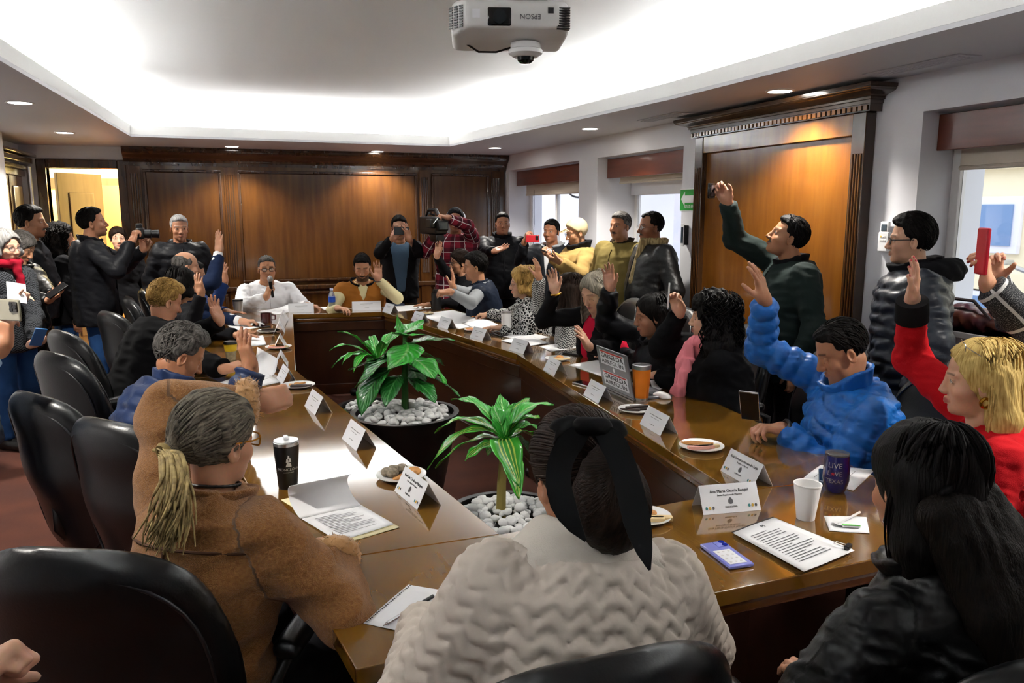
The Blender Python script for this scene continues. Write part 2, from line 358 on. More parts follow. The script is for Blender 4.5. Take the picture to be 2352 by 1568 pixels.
MB().box((5.2, 5.2, -3), (5.5, 14, 4)).build('house_wall', m_fac2, None, label='blank white neighbouring wall outside the far windows', cat='building')
MB().box((3.8, -14, -3.2), (30, 20, -3)).build('street_ground', mat('street_asphalt', '77777a', .9), kind='structure')
# ================================================================== tall framed wood panel on the right wall
d2 = empty('door_2', (RX, 4.27, 0), 0, kind='structure'); ya, yb = 3.44 - 4.27, 5.10 - 4.27
MB().box((-.03, ya + .09, .02), (-.001, yb - .09, 2.10)).build('panel', m_wdoor, d2)
for (a, c) in ((ya, ya + .1), (yb - .1, yb)):
    st = MB().box((-.07, a, 0), (-.001, c, 2.175)).build('pilaster', m_wtrim, d2, bevel=.004)
    for k in range(4): MB().tube([(-.071, a + .02 + .02 * k, .2), (-.071, a + .02 + .02 * k, 1.96)], .006, 6).build('flute', m_wback, d2, smooth=True)
MB().box((-.065, ya + .1, 2.06), (-.001, yb - .1, 2.175)).build('header', m_wdoor, d2, bevel=.003)
b = MB()
b.box((-.085, ya - .035, 2.1755), (-.001, yb + .035, 2.2155))
pr = ogee(2.2155, 2.308, .09, .18, 14); n = len(pr); vs = []
for (d, z) in pr: vs += [(-.001, ya - d + .05, z), (-d, ya - d + .05, z), (-d, yb + d - .05, z), (-.001, yb + d - .05, z)]
b.add(vs, [(4 * i + k, 4 * i + k + 1, 4 * i + 5 + k, 4 * i + 4 + k) for i in range(n - 1) for k in range(3)] + [(3, 2, 1, 0), (4 * n - 4, 4 * n - 3, 4 * n - 2, 4 * n - 1)])
b.build('cornice', m_wtrim, d2, smooth=True, ang=.5)
b = MB()
for k in range(44): b.box((-.092, ya - .02 + k * .0392, 2.182), (-.085, ya - .02 + k * .0392 + .024, 2.208))
b.build('dentil_row', m_wdoor, d2, kind='stuff')
# ---- wall things: evacuation sign, intercom, remote control
g = empty('evacuation_sign', (RX, 5.24, 1.735), 0, 'green and white evacuation route sign with left arrow beside the tall wood panel', 'sign')
m_green = mat('sign_green', '0c9a2c', .4); m_sw = mat('sign_white', 'f2f2f2', .5)
MB().box((-.004, -.13, -.084), (-.0005, .148, .084)).build('board', m_sw, g)
MB().box((-.006, -.125, -.079), (-.004, .143, .079)).build('green_field', m_green, g)
ar = [(.128, 0), (.075, .055), (.075, .026), (-.125, .026), (-.125, -.028), (.075, -.028), (.075, -.055)]
MB().prism([(p[0], p[1]) for p in ar], 0, .002, 0, frame((-.006, 0, .008), (0, 1, 0), (0, 0, 1), (-1, 0, 0)) if False else frame((-.0085, 0, .008), (0, 1, 0), (0, 0, 1), (1, 0, 0))).build('arrow', m_sw, g)
text('RUTA DE EVACUACION', .034, frame((-.007, -.035, -.050), (0, -1, 0), (0, 0, 1), (-1, 0, 0)), m_sw, g, sx=.62)
k = empty('wall_intercom', (RX, 5.27, 1.47), 0, 'slim black and white wall switch panel below the green sign', 'switch')
MB().box((-.035, -.02, -.075), (-.0005, .02, .075)).build('holder', m_black, k, bevel=.006)
MB().box((-.042, -.012, -.085), (-.036, .03, .09)).build('face_plate', m_plastic, k, bevel=.004)
MB().box((-.045, -.004, -.06), (-.042, .022, .06)).build('screen', mat('switch_screen', '3a4650', .1), k)
k = empty('remote_control', (RX, 3.305, 1.515), 0, 'white air conditioner remote in a holder on the wall beside the tall wood panel', 'remote control')
MB().box((-.03, -.034, -.075), (-.0005, .034, .03)).build('holder', m_plastic, k, bevel=.006)
MB().box((-.026, -.028, -.06), (-.008, .028, .085)).build('body', m_plastic, k, bevel=.006)
MB().box((-.028, -.018, .035), (-.0255, .018, .07)).build('display', mat('lcd_grey', '4a545c', .2), k)
for i in range(6):
    MB().lathe([(0, 0), (.005, 0), (.005, .002), (0, .002)], 8, 0, frame((-.030, -.013 + .013 * (i % 3), .005 - .02 * (i // 3)), (0, 1, 0), (0, 0, 1), (-1, 0, 0))).build('button', mat('button_yellow', 'd8b040', .4) if i == 2 else m_frame, k)
# ================================================================== voxel modelling: signed distances -> smooth mesh (surface nets)
BIG = .25
def smin(a, b, k):
    if k <= 0: return np.minimum(a, b)
    h = np.clip(.5 + .5 * (b - a) / k, 0, 1); return b * (1 - h) + a * h - k * h * (1 - h)
def smax(a, b, k): return -smin(-a, -b, k)
RNG = np.random.default_rng(7)
def wob(P, s, seed=0, n=5):
    """cheap smooth noise in about [-1,1] at wavelength s (per-axis tuple allowed)"""
    r = np.random.default_rng(seed); s = np.asarray(s if hasattr(s, '__len__') else (s, s, s), float); o = 0.
    for i in range(n):
        d = r.normal(size=3); d /= np.linalg.norm(d); d = d / s * 6.283 * (0.7 + .7 * r.random()); ph = r.random() * 6.28
        o = o + np.sin(P[0] * d[0] + P[1] * d[1] + P[2] * d[2] + ph)
    return o / n * 1.5
class Vox:
    def __init__(s, lo, hi, res):
        s.lo = np.asarray(lo, float); s.res = res; s.n = np.maximum(np.ceil((np.asarray(hi) - s.lo) / res).astype(int) + 1, 3)
        s.D = np.full(s.n, BIG, np.float32)
        s.ax = [(s.lo[i] + np.arange(s.n[i]) * res).astype(np.float32) for i in range(3)]
    def put(s, fn, lo=None, hi=None, k=0., op='u'):
        """combine fn(X,Y,Z) inside the box lo..hi: op u union, s subtract, i intersect"""
        sl = []
        for i in range(3):
            a = 0 if lo is None else int(np.clip((lo[i] - s.lo[i]) / s.res - 1, 0, s.n[i])); b = s.n[i] if hi is None else int(np.clip((hi[i] - s.lo[i]) / s.res + 2, 0, s.n[i]))
            if b - a < 2: return s
            sl.append(slice(a, b))
        X = s.ax[0][sl[0]][:, None, None]; Y = s.ax[1][sl[1]][None, :, None]; Z = s.ax[2][sl[2]][None, None, :]
        d = fn(X, Y, Z); D = s.D[tuple(sl)]
        s.D[tuple(sl)] = smin(D, d, k) if op == 'u' else smax(D, -d, k) if op == 's' else smax(D, d, k)
        return s
    def cap(s, a, b, r1, r2, k=.02, op='u', disp=None):
        a = np.asarray(a, float); b = np.asarray(b, float); m = max(r1, r2) + k + 2 * s.res + (.03 if disp else 0)
        ba = b - a; L2 = ba @ ba + 1e-12
        def fn(X, Y, Z):
            h = np.clip(((X - a[0]) * ba[0] + (Y - a[1]) * ba[1] + (Z - a[2]) * ba[2]) / L2, 0, 1)
            d = np.sqrt((X - a[0] - ba[0] * h) ** 2 + (Y - a[1] - ba[1] * h) ** 2 + (Z - a[2] - ba[2] * h) ** 2) - (r1 + (r2 - r1) * h)
            if disp: d = d - disp(h * math.sqrt(L2), X, Y, Z)
            return d
        return s.put(fn, np.minimum(a, b) - m, np.maximum(a, b) + m, k, op)
    def ell(s, c, r, k=.02, op='u', R=None):
        c = np.asarray(c, float); r = np.asarray(r, float); m = max(r) + k + 2 * s.res
        def fn(X, Y, Z):
            x, y, z = X - c[0], Y - c[1], Z - c[2]
            if R is not None: x, y, z = R[0][0] * x + R[0][1] * y + R[0][2] * z, R[1][0] * x + R[1][1] * y + R[1][2] * z, R[2][0] * x + R[2][1] * y + R[2][2] * z
            k0 = np.sqrt((x / r[0]) ** 2 + (y / r[1]) ** 2 + (z / r[2]) ** 2); k1 = np.sqrt((x / r[0] ** 2) ** 2 + (y / r[1] ** 2) ** 2 + (z / r[2] ** 2) ** 2) + 1e-6
            return k0 * (k0 - 1) / k1
        return s.put(fn, c - m, c + m, k, op)
    def rbox(s, c, h, r, k=.01, op='u', M=None):
        c = np.asarray(c, float); h = np.asarray(h, float) - r; m = np.linalg.norm(h) + r + k + 2 * s.res
        def fn(X, Y, Z):
            x, y, z = X - c[0], Y - c[1], Z - c[2]
            if M is not None: x, y, z = M[0][0] * x + M[0][1] * y + M[0][2] * z, M[1][0] * x + M[1][1] * y + M[1][2] * z, M[2][0] * x + M[2][1] * y + M[2][2] * z
            qx, qy, qz = np.abs(x) - h[0], np.abs(y) - h[1], np.abs(z) - h[2]
            return np.sqrt(np.maximum(qx, 0) ** 2 + np.maximum(qy, 0) ** 2 + np.maximum(qz, 0) ** 2) + np.minimum(np.maximum(qx, np.maximum(qy, qz)), 0) - r
        return s.put(fn, c - m, c + m, k, op)
    def plane(s, p, n, k=.004):
        """cut away what lies on the side n points to"""
        p = np.asarray(p, float); n = nrm(n)
        return s.put(lambda X, Y, Z: (X - p[0]) * n[0] + (Y - p[1]) * n[1] + (Z - p[2]) * n[2], k=k, op='i')
    def nets(s):
        D = s.D; D[0] = D[-1] = BIG; D[:, 0] = D[:, -1] = BIG; D[:, :, 0] = D[:, :, -1] = BIG
        S = D < 0; c = np.zeros(np.array(S.shape) - 1, np.int8)
        for i in (0, 1):
            for j in (0, 1):
                for k in (0, 1): c += S[i:S.shape[0] - 1 + i, j:S.shape[1] - 1 + j, k:S.shape[2] - 1 + k]
        act = (c > 0) & (c < 8); I = np.nonzero(act); n = len(I[0])
        if n == 0: return np.zeros((0, 3)), np.zeros((0, 4), int)
        idx = np.full(c.shape, -1, np.int32); idx[I] = np.arange(n)
        P = np.zeros((n, 3)); Wt = np.zeros(n)
        cor = [(i, j, k) for i in (0, 1) for j in (0, 1) for k in (0, 1)]
        val = {q: D[I[0] + q[0], I[1] + q[1], I[2] + q[2]] for q in cor}
        for q in cor:
            for a in range(3):
                if q[a] == 0:
                    e = list(q); e[a] = 1; e = tuple(e); d1, d2 = val[q], val[e]; m = (d1 < 0) != (d2 < 0)
                    t = d1[m] / (d1[m] - d2[m]); Q = np.tile(np.array(q, float), (len(t), 1)); Q[:, a] = t
                    P[m] += Q; Wt[m] += 1
        V = s.lo + (np.stack(I, 1) + P / Wt[:, None]) * s.res
        Fs = []
        for a in range(3):
            b, c2 = (a + 1) % 3, (a + 2) % 3
            s1 = [slice(None)] * 3; s2 = [slice(None)] * 3; s1[a] = slice(0, -1); s2[a] = slice(1, None)
            E = S[tuple(s1)] != S[tuple(s2)]; E = E.copy()
            z = [slice(None)] * 3; z[b] = 0; E[tuple(z)] = False; z = [slice(None)] * 3; z[b] = -1; E[tuple(z)] = False
            z = [slice(None)] * 3; z[c2] = 0; E[tuple(z)] = False; z = [slice(None)] * 3; z[c2] = -1; E[tuple(z)] = False
            J = np.array(np.nonzero(E)); ins = S[tuple(J)]
            def g(db, dc):
                Q = J.copy(); Q[b] += db; Q[c2] += dc; return idx[tuple(Q)]
            q = np.stack([g(-1, -1), g(0, -1), g(0, 0), g(-1, 0)], 1); q[~ins] = q[~ins][:, ::-1]; Fs.append(q)
        return V, np.concatenate(Fs)
def smesh(name, V, Fq, col=None, uvw=None, flat=False):
    """numpy vertices/quads -> mesh, smooth shaded, with optional colour and pattern-coordinate attributes"""
    me = bpy.data.meshes.new(name); n = len(V); f = len(Fq); w_ = Fq.shape[1] if f else 4
    me.vertices.add(n); me.vertices.foreach_set('co', np.asarray(V, np.float32).ravel())
    me.loops.add(f * w_); me.loops.foreach_set('vertex_index', np.asarray(Fq, np.int32).ravel())
    me.polygons.add(f); me.polygons.foreach_set('loop_start', np.arange(f, dtype=np.int32) * w_); me.polygons.foreach_set('loop_total', np.full(f, w_, np.int32))
    me.polygons.foreach_set('use_smooth', np.full(f, not flat))
    if col is not None:
        a = me.attributes.new('col', 'FLOAT_COLOR', 'POINT'); c4 = np.ones((n, 4), np.float32); c4[:, :3] = col; a.data.foreach_set('color', c4.ravel())
    if uvw is not None:
        a = me.attributes.new('uvw', 'FLOAT_VECTOR', 'POINT'); a.data.foreach_set('vector', np.asarray(uvw, np.float32).ravel())
    me.update(calc_edges=True); me.validate(); return me
# ================================================================== conference table ring
T = .76
m_table = wood('wood_table_glossy', '6a4512', '7c561c', (4, .7, 1), .07, 1., 2.5, .02)
m_tedge = wood('wood_table_edge', '5c3412', '70441a', (3, 3, 3), .2, .7)
m_tpan = wood('wood_table_panel', '34190b', '40210f', (5, 5, .6), .3, .3)
IN = dict(fl=(.45, 7.05), fr=(1.22, 6.95), mr=(1.65, 4.6), nr=(1.48, 2.05), nl=(.66, 1.98), ml=(.29, 4.54))
ON = dict(fl=(-.12, 7.62), fr=(1.78, 7.52), mr=(2.22, 4.6), nr=(2.03, 2.02), nl=(.10, 1.97), ml=(-.29, 4.5), cl=(.18, 1.45), cr=(1.98, 1.52))
tb = empty('conference_table', (.95, 4.5, 0), 0, 'long ring-shaped conference table of glossy brown wood', 'table'); TO = A(.95, 4.5)
def sh(P): return [(p[0] - TO[0], p[1] - TO[1]) for p in P]
def shrink(P, d):
    c = A(*np.mean(P, 0)); return [tuple(A(*p) + nrm(c - A(*p)) * d) for p in P]
TOPS = [[ON['fl'], IN['fl'], IN['ml'], ON['ml']], [ON['ml'], IN['ml'], IN['nl'], ON['nl']], [ON['cl'], ON['cr'], ON['nr'], IN['nr'], IN['nl'], ON['nl']], [ON['nr'], IN['nr'], IN['mr'], ON['mr']], [ON['mr'], IN['mr'], IN['fr'], ON['fr']], [ON['fr'], IN['fr'], IN['fl'], ON['fl']]]
for P in TOPS:
    MB().prism(sh(shrink(P, .0015)), T - .04, T).build('tabletop_section', m_table, tb, bevel=.003)
    MB().prism(sh(shrink(P, .02)), T - .075, T - .0405).build('edge_moulding', m_tedge, tb, bevel=.01)
ik = ['fl', 'fr', 'mr', 'nr', 'nl', 'ml']; IP = [IN[k] for k in ik]; I2 = offs(IP, .03); I3 = offs(IP, .055); I4 = offs(IP, .045)
for i in range(6):
    j = (i + 1) % 6
    MB().prism(sh([I2[i], I2[j], I3[j], I3[i]]), .02, T - .076).build('front_panel', m_tpan, tb)
    a, c = A(*I2[i]), A(*I2[j]); d = nrm(c - a); q = A(*offs(IP, .018)[i]), A(*offs(IP, .018)[j])
    MB().prism(sh([q[0], q[1], I2[j], I2[i]]), .6, T - .078).build('frieze_rail', m_tpan, tb, bevel=.008)
    MB().prism(sh([q[0], q[1], I2[j], I2[i]]), .02, .12).build('plinth', m_tpan, tb, bevel=.006)
for (k1) in ('ml', 'mr', 'nl', 'nr', 'fl', 'fr'):
    a, c = A(*ON[k1]) * .82 + A(*IN[k1]) * .18, A(*IN[k1]); d = nrm(c - a); n_ = A(-d[1], d[0]) * .02
    MB().prism(sh([a + n_, c + d * -.06 + n_, c + d * -.06 - n_, a - n_]), .0, T - .076).build('slab_leg', m_tpan, tb)
# ================================================================== black leather chairs
m_leather = mat('black_leather', '08090a', .32, spec=.45, bump=(180, .18, .002), var=(6., '0e0f11', .6))
m_pipe = mat('leather_piping', '1c1d20', .3)
m_cbase = mat('chair_black_base', '0b0b0b', .4)
def chair_meshes():
    d = {}
    v = Vox((-.34, -.14, .36), (.34, .14, 1.1), .011)
    def back(X, Y, Z):
        z = (Z - .735) / .335; x = X / .285
        e = (np.abs(x) ** 2.7 + np.abs(z) ** 2.9) ** (1 / 2.8)
        yc = Y - .06 * (X / .28) ** 2 + .02 * z
        side = (e - 1) * .27
        thick = np.abs(yc) - .058 * np.sqrt(np.clip(1 - np.clip(e, 0, 1) ** 3.2, 0.02, 1)) - .006 * np.cos(z * 7)
        return smax(side, thick, .035)
    v.put(back, k=0); d['backrest'] = smesh('backrest', *v.nets())
    v = Vox((-.32, -.33, .34), (.32, .30, .56), .012)
    def seat(X, Y, Z):
        e = (np.abs(X / .28) ** 3.5 + np.abs(Y / .27) ** 3.5) ** (1 / 3.5)
        return smax((e - 1) * .26, np.abs(Z - .45 + .02 * (Y / .27) ** 2) - .055 + .012 * np.clip(e, 0, 1.2) ** 4, .03)
    v.put(seat, k=0); d['seat'] = smesh('seat', *v.nets())
    b = MB(); pts = []
    for a in np.linspace(0, 2 * math.pi, 49)[:-1]:
        ca, sa = math.cos(a), math.sin(a); r = (abs(ca) ** 2.7 + abs(sa) ** 2.9) ** (-1 / 2.8)
        x, z = .285 * .86 * r * ca, .735 + .335 * .86 * r * sa; pts.append((x, -.037 + .06 * (x / .28) ** 2 - .02 * (z - .735) / .335, z))
    b.tube(pts, .0045, 6, closed=True); d['back_piping'] = b.mesh('back_piping', True)
    b = MB(); b.tube([(x, y + .074, z) for (x, y, z) in pts], .005, 6, closed=True); d['front_piping'] = b.mesh('front_piping', True)
    b = MB(); b.tube([(.30, .16, .45), (.315, .17, .56), (.31, .12, .635), (.30, -.05, .64), (.29, -.14, .60), (.285, -.12, .46)], [.016] * 6, 8); d['arm_support'] = b.mesh('arm_support', True)
    v = Vox((.24, -.17, .6), (.37, .22, .72), .01); v.rbox((.305, .03, .658), (.035, .15, .022), .02); d['arm_pad'] = smesh('arm_pad', *v.nets())
    d['column'] = MB().lathe([(0, .06), (.03, .06), (.03, .3), (.045, .3), (.045, .4), (0, .4)], 14).mesh('column', True)
    b = MB()
    b.tube([(0, 0, .10), (.17, 0, .095), (.30, 0, .075)], [.03, .024, .018], 8); d['base_leg'] = b.mesh('base_leg', True)
    d['caster'] = MB().lathe([(0, -.022), (.028, -.022), (.03, -.006), (.03, .006), (.028, .022), (0, .022)], 12, 0, frame((.30, 0, .0302), (1, 0, 0), (0, 0, 1), (0, -1, 0))).mesh('caster', True)
    d['rear_bracket'] = MB().tube([(0, 0, .39), (0, -.27, .40), (0, -.335, .5), (0, -.34, .62)], [.03, .03, .028, .02], 8).mesh('rear_bracket', True)
    return d
CM = chair_meshes()
MIR = Matrix.Diagonal((-1, 1, 1, 1))
for k in ('arm_support', 'arm_pad'):
    m2 = CM[k].copy(); m2.transform(MIR); m2.flip_normals(); CM[k + '_l'] = m2
def chair(x, y, yaw, label, tilt=0.):
    """yaw: direction the sitter faces, 0 = +Y, 90 = +X"""
    t = empty('office_chair', (x, y, 0), -math.radians(yaw), label, 'chair', 'black leather chairs round the table')
    def p(k, m, name=None, loc=None, rot=None):
        o = obj(name or k, CM[k], None, t)
        if not CM[k].materials: CM[k].materials.append(m)
        if loc: o.location = loc
        if rot: o.rotation_euler = rot
        return o
    bk = p('backrest', m_leather, loc=(0, -.29 + .45 * math.sin(math.radians(8 + tilt)), -.03), rot=(math.radians(8 + tilt), 0, 0))
    for k in ('back_piping', 'front_piping'):
        o = obj(k, CM[k], None, bk)
        if not CM[k].materials: CM[k].materials.append(m_pipe)
    p('seat', m_leather)
    for s in ('', '_l'): p('arm_support' + s, m_cbase, 'arm_support'); p('arm_pad' + s, m_leather, 'arm_pad')
    p('column', m_cbase); p('rear_bracket', m_cbase)
    for i in range(5):
        l = p('base_leg', m_cbase, rot=(0, 0, i * 1.2566 + .3)); c = obj('caster', CM['caster'], None, l)
        if not CM['caster'].materials: CM['caster'].materials.append(m_cbase)
    return t
# ================================================================== planters and plants inside the ring
m_pot = mat('black_planter', '0e0d0d', .3, spec=.5, bump=(200, .05, .001))
m_soil = mat('dark_soil', '1a1512', .9)
m_peb = mat('white_pebble', 'e2e2e0', .45, var=(8., 'cfcfce', .6))
def pebble_meshes():
    out = []
    for i in range(6):
        bm = bmesh.new(); bmesh.ops.create_icosphere(bm, subdivisions=2, radius=1.); r = random.Random(i)
        ph = [r.random() * 6 for _ in range(3)]
        for v in bm.verts:
            p = v.co; s = 1 + .10 * math.sin(2 * p.x + ph[0]) + .08 * math.sin(2.4 * p.y + ph[1]); v.co = (p.x * 1.25 * s, p.y * .95 * s, p.z * .72 * s)
        for f in bm.faces: f.smooth = True
        me = bpy.data.meshes.new('pebble'); bm.to_mesh(me); bm.free(); me.materials.append(m_peb); out.append(me)
    return out
PEB = pebble_meshes()
def planter(x, y, rim, r, rb, n, seed, label):
    t = empty('planter', (x, y, 0), 0, label, 'planter')
    MB().lathe([(0, 0), (rb, 0), (rb * 1.03, .02), (r * .97, rim - .04), (r, rim - .02), (r, rim), (r - .03, rim), (r - .035, rim - .04), (0, rim - .04)], 48).build('pot', m_pot, t, smooth=True)
    R = random.Random(seed); k = 0; pts = []
    s0 = .021
    while k < n:
        a, q = R.random() * 6.283, math.sqrt(R.random()) * (r - .065); px, py = q * math.cos(a), q * math.sin(a)
        if q < .025: continue
        lvl = sum(1 for (u, v_) in pts if (u - px) ** 2 + (v_ - py) ** 2 < (s0 * 1.7) ** 2)
        if lvl > 2: continue
        pts.append((px, py)); k += 1; s = s0 * R.uniform(.75, 1.3)
        o = bpy.data.objects.new('pebble', PEB[k % 6]); link(o, t); o.location = (px, py, rim - .03 + lvl * .011 + .03 * (1 - (q / r) ** 2)); o.scale = (s, s, s); o.rotation_euler = (R.uniform(-.4, .4), R.uniform(-.4, .4), R.random() * 6.28)
    return t
def leafmat(name, c1, c2, stripe=None, rough=.22):
    m = bpy.data.materials.new(name); m.use_nodes = True; N = m.node_tree.nodes; L = m.node_tree.links; b = N['Principled BSDF']
    a = N.new('ShaderNodeAttribute'); a.attribute_name = 'uvw'; sp = N.new('ShaderNodeSeparateXYZ'); L.new(a.outputs['Vector'], sp.inputs[0])
    ab = N.new('ShaderNodeMath'); ab.operation = 'ABSOLUTE'; L.new(sp.outputs[0], ab.inputs[0])
    r = N.new('ShaderNodeValToRGB'); e = r.color_ramp.elements; L.new(ab.outputs[0], r.inputs[0])
    if stripe:
        e[0].position = 0; e[0].color = (*srgb(c1), 1); e[1].position = 1; e[1].color = (*srgb(c2), 1)
        for (p, c) in stripe: q = e.new(p); q.color = (*srgb(c), 1)
    else:
        e[0].position = .02; e[0].color = (*srgb(c1), 1); e[1].position = .12; e[1].color = (*srgb(c2), 1)
    L.new(r.outputs[0], b.inputs['Base Color']); b.inputs['Roughness'].default_value = rough; b.inputs['Coat Weight'].default_value = .3
    # side veins as relief
    w_ = N.new('ShaderNodeTexWave'); w_.wave_type = 'BANDS'; w_.bands_direction = 'Y'; w_.inputs['Scale'].default_value = 3.2 if not stripe else 0.
    mp = N.new('ShaderNodeVectorMath'); mp.operation = 'ADD'; cm = N.new('ShaderNodeCombineXYZ'); mu = N.new('ShaderNodeMath'); mu.operation = 'MULTIPLY'; mu.inputs[1].default_value = -.3
    L.new(ab.outputs[0], mu.inputs[0]); L.new(mu.outputs[0], cm.inputs[1]); L.new(a.outputs['Vector'], mp.inputs[0]); L.new(cm.outputs[0], mp.inputs[1]); L.new(mp.outputs[0], w_.inputs['Vector'])
    u = N.new('ShaderNodeBump'); u.inputs['Strength'].default_value = .5; u.inputs['Distance'].default_value = .006; L.new(w_.outputs['Fac'], u.inputs['Height']); L.new(u.outputs[0], b.inputs['Normal'])
    return m
m_leafA = leafmat('leaf_dark_green', '5aa85a', '2a7a30'); m_leafB = leafmat('leaf_bright_green', '8ad070', '38aa34')
m_leafS = leafmat('leaf_striped', '2f8a2a', '3fae2c', [(.10, '2f8a2a'), (.16, 'c8d860'), (.22, '2c7a2c'), (.34, '2c7a2c'), (.42, 'b8d050'), (.50, '2f8a2a'), (.8, '3fa430')])
m_leafL = leafmat('leaf_light_green', '9ad070', '43b23a')
m_stem = mat('plant_stem_green', '2d6a22', .5); m_cane = mat('plant_cane_brown', '8a7a3a', .7, bump=(60, .3, .003))
def leaf(base, mid, tip, w_, m, parent, org, shape=1.2, fold=.25, petiole=0.):
    """a leaf along a quadratic arc base-mid-tip; w_ half width; folded along the midrib"""
    b0, m0, t0 = A(*base), A(*mid), A(*tip); n, c = 12, 6; V = []; uv = []
    for i in range(n + 1):
        s = i / n; p = b0 * (1 - s) ** 2 + 2 * m0 * s * (1 - s) + t0 * s * s; d = nrm(2 * (1 - s) * (m0 - b0) + 2 * s * (t0 - m0) + 1e-6)
        sd = np.cross(d, A(0, 0, 1));
        if np.linalg.norm(sd) < .1: sd = A(*RT)
        sd = nrm(sd); up_ = np.cross(sd, d)
        q = max(0., (s - petiole) / (1 - petiole)); ww = w_ * (math.sin(math.pi * q ** (1 / shape)) ** .8 if 0 < q < 1 else 0.) + .004 * (1 - s)
        for j in range(c + 1):
            u = j / c * 2 - 1; V.append(p + sd * ww * u + up_ * (ww * abs(u) * fold - .35 * ww * u * u * fold + .006 * math.sin(s * 17 + u * 2) * abs(u)) - A(*org)); uv.append((u, s, 0))
    Fq = np.array([(i * (c + 1) + j, i * (c + 1) + j + 1, (i + 1) * (c + 1) + j + 1, (i + 1) * (c + 1) + j) for i in range(n) for j in range(c)])
    me = smesh('leaf', np.array(V), Fq, uvw=np.array(uv)); o = obj('leaf', me, m, parent)
    so = o.modifiers.new('t', 'SOLIDIFY'); so.thickness = .0012
    return o
P1 = at(930, 945, z=.52); P2 = at(1150, 1178, z=.36); P3 = A(.86, 5.5, .28)
pl1 = planter(P1[0], P1[1], .52, .31, .20, 190, 3, 'large black bowl planter filled with white pebbles inside the table ring')
pl2 = planter(P2[0] + .03, P2[1], .36, .27, .18, 120, 5, 'black planter of white pebbles nearest the camera inside the ring')
pl3 = planter(P3[0], P3[1], .28, .24, .17, 50, 9, 'black planter behind the large bowl, farthest inside the ring')
# broad-leaved plant
ph = empty('broad_leaved_plant', (P1[0], P1[1], .52), 0, 'broad-leaved glossy green plant in the large pebble planter', 'plant'); og = A(P1[0], P1[1], .52)
top = A(P1[0] + .01, P1[1], .98)
MB().tube([A(0, 0, -.03), A(.005, 0, .2), top - og], [.022, .018, .012], 10).build('stem', m_stem, ph, smooth=True)
tP1 = np.dot(P1 - A(0, 0, CH), FW)
def L1(px, py, dt, w_, m, mx=None, my=None, bz=.8, sh=1.25, fold=.25, pet=.18):
    tip = at(px, py, t=tP1 + dt); base = og * 1 + A(0, 0, (top[2] - og[2]) * bz)
    mid = at(mx, my, t=tP1 + dt * .5) if mx else (base + tip) / 2 + A(0, 0, .12)
    return leaf(base, mid, tip, w_ * 1.25, m, ph, og, sh, fold, pet)
L1(912, 722, 0, .018, m_leafB, 918, 775, 1., 1., .9, .05)
L1(975, 735, .10, .075, m_leafB, 930, 765, 1.0)
L1(905, 765, -.15, .085, m_leafB, 965, 770, .95, 1.0, .15)
L1(1045, 782, .12, .06, m_leafA, 990, 775, .85)
L1(890, 850, -.25, .09, m_leafB, 960, 800, .9, 1.0, .15)
L1(815, 890, -.12, .075, m_leafA, 890, 810, .75)
L1(830, 955, -.18, .075, m_leafA, 850, 850, .6)
L1(870, 830, -.02, .06, m_leafA, 900, 800, .75)
L1(998, 870, -.2, .07, m_leafB, 965, 820, .7, 1.0)
L1(1025, 885, .0, .055, m_leafB, 1000, 830, .7)
L1(1057, 912, .05, .045, m_leafA, 1010, 860, .55)
L1(845, 870, .14, .06, m_leafA, 860, 810, .7)
L1(885, 935, -.22, .05, m_leafA, 900, 870, .5)
L1(1000, 925, -.15, .05, m_leafA, 975, 880, .45)
L1(800, 850, .1, .05, m_leafA, 850, 830, .7)
L1(1020, 840, .15, .05, m_leafA, 985, 815, .8)
L1(960, 900, .2, .06, m_leafA, 960, 840, .6)
# light dracaena behind it
pk = empty('narrow_leaved_plant', (P3[0], P3[1], .28), 0, 'light green narrow-leaved plant behind the broad-leaved one', 'plant'); ok = A(P3[0], P3[1], .28)
t3 = at(868, 830, y=P3[1] - .05); MB().tube([A(0, 0, -.03), (t3 - ok) * A(.4, .4, .6), t3 - ok], [.02, .018, .014], 8).build('stem', m_stem, pk, smooth=True)
for (px, py, dy, w_, mx, my) in ((775, 762, -.1, .035, 820, 760), (757, 805, -.05, .022, 800, 770), (762, 845, 0, .02, 800, 790), (785, 838, -.15, .03, 810, 785), (812, 855, -.2, .04, 830, 790), (905, 765, .1, .03, 885, 760), (935, 775, .15, .03, 900, 750), (890, 790, -.2, .035, 880, 770), (850, 775, .1, .03, 855, 760), (830, 790, .1, .03, 845, 770), (900, 850, -.1, .03, 890, 800), (845, 870, -.2, .04, 850, 810)):
    leaf(t3, at(mx, my, y=P3[1] + dy * .5), at(px, py, y=P3[1] + dy), w_, m_leafL if w_ > .025 else m_leafB, pk, ok, 1.1, .4)
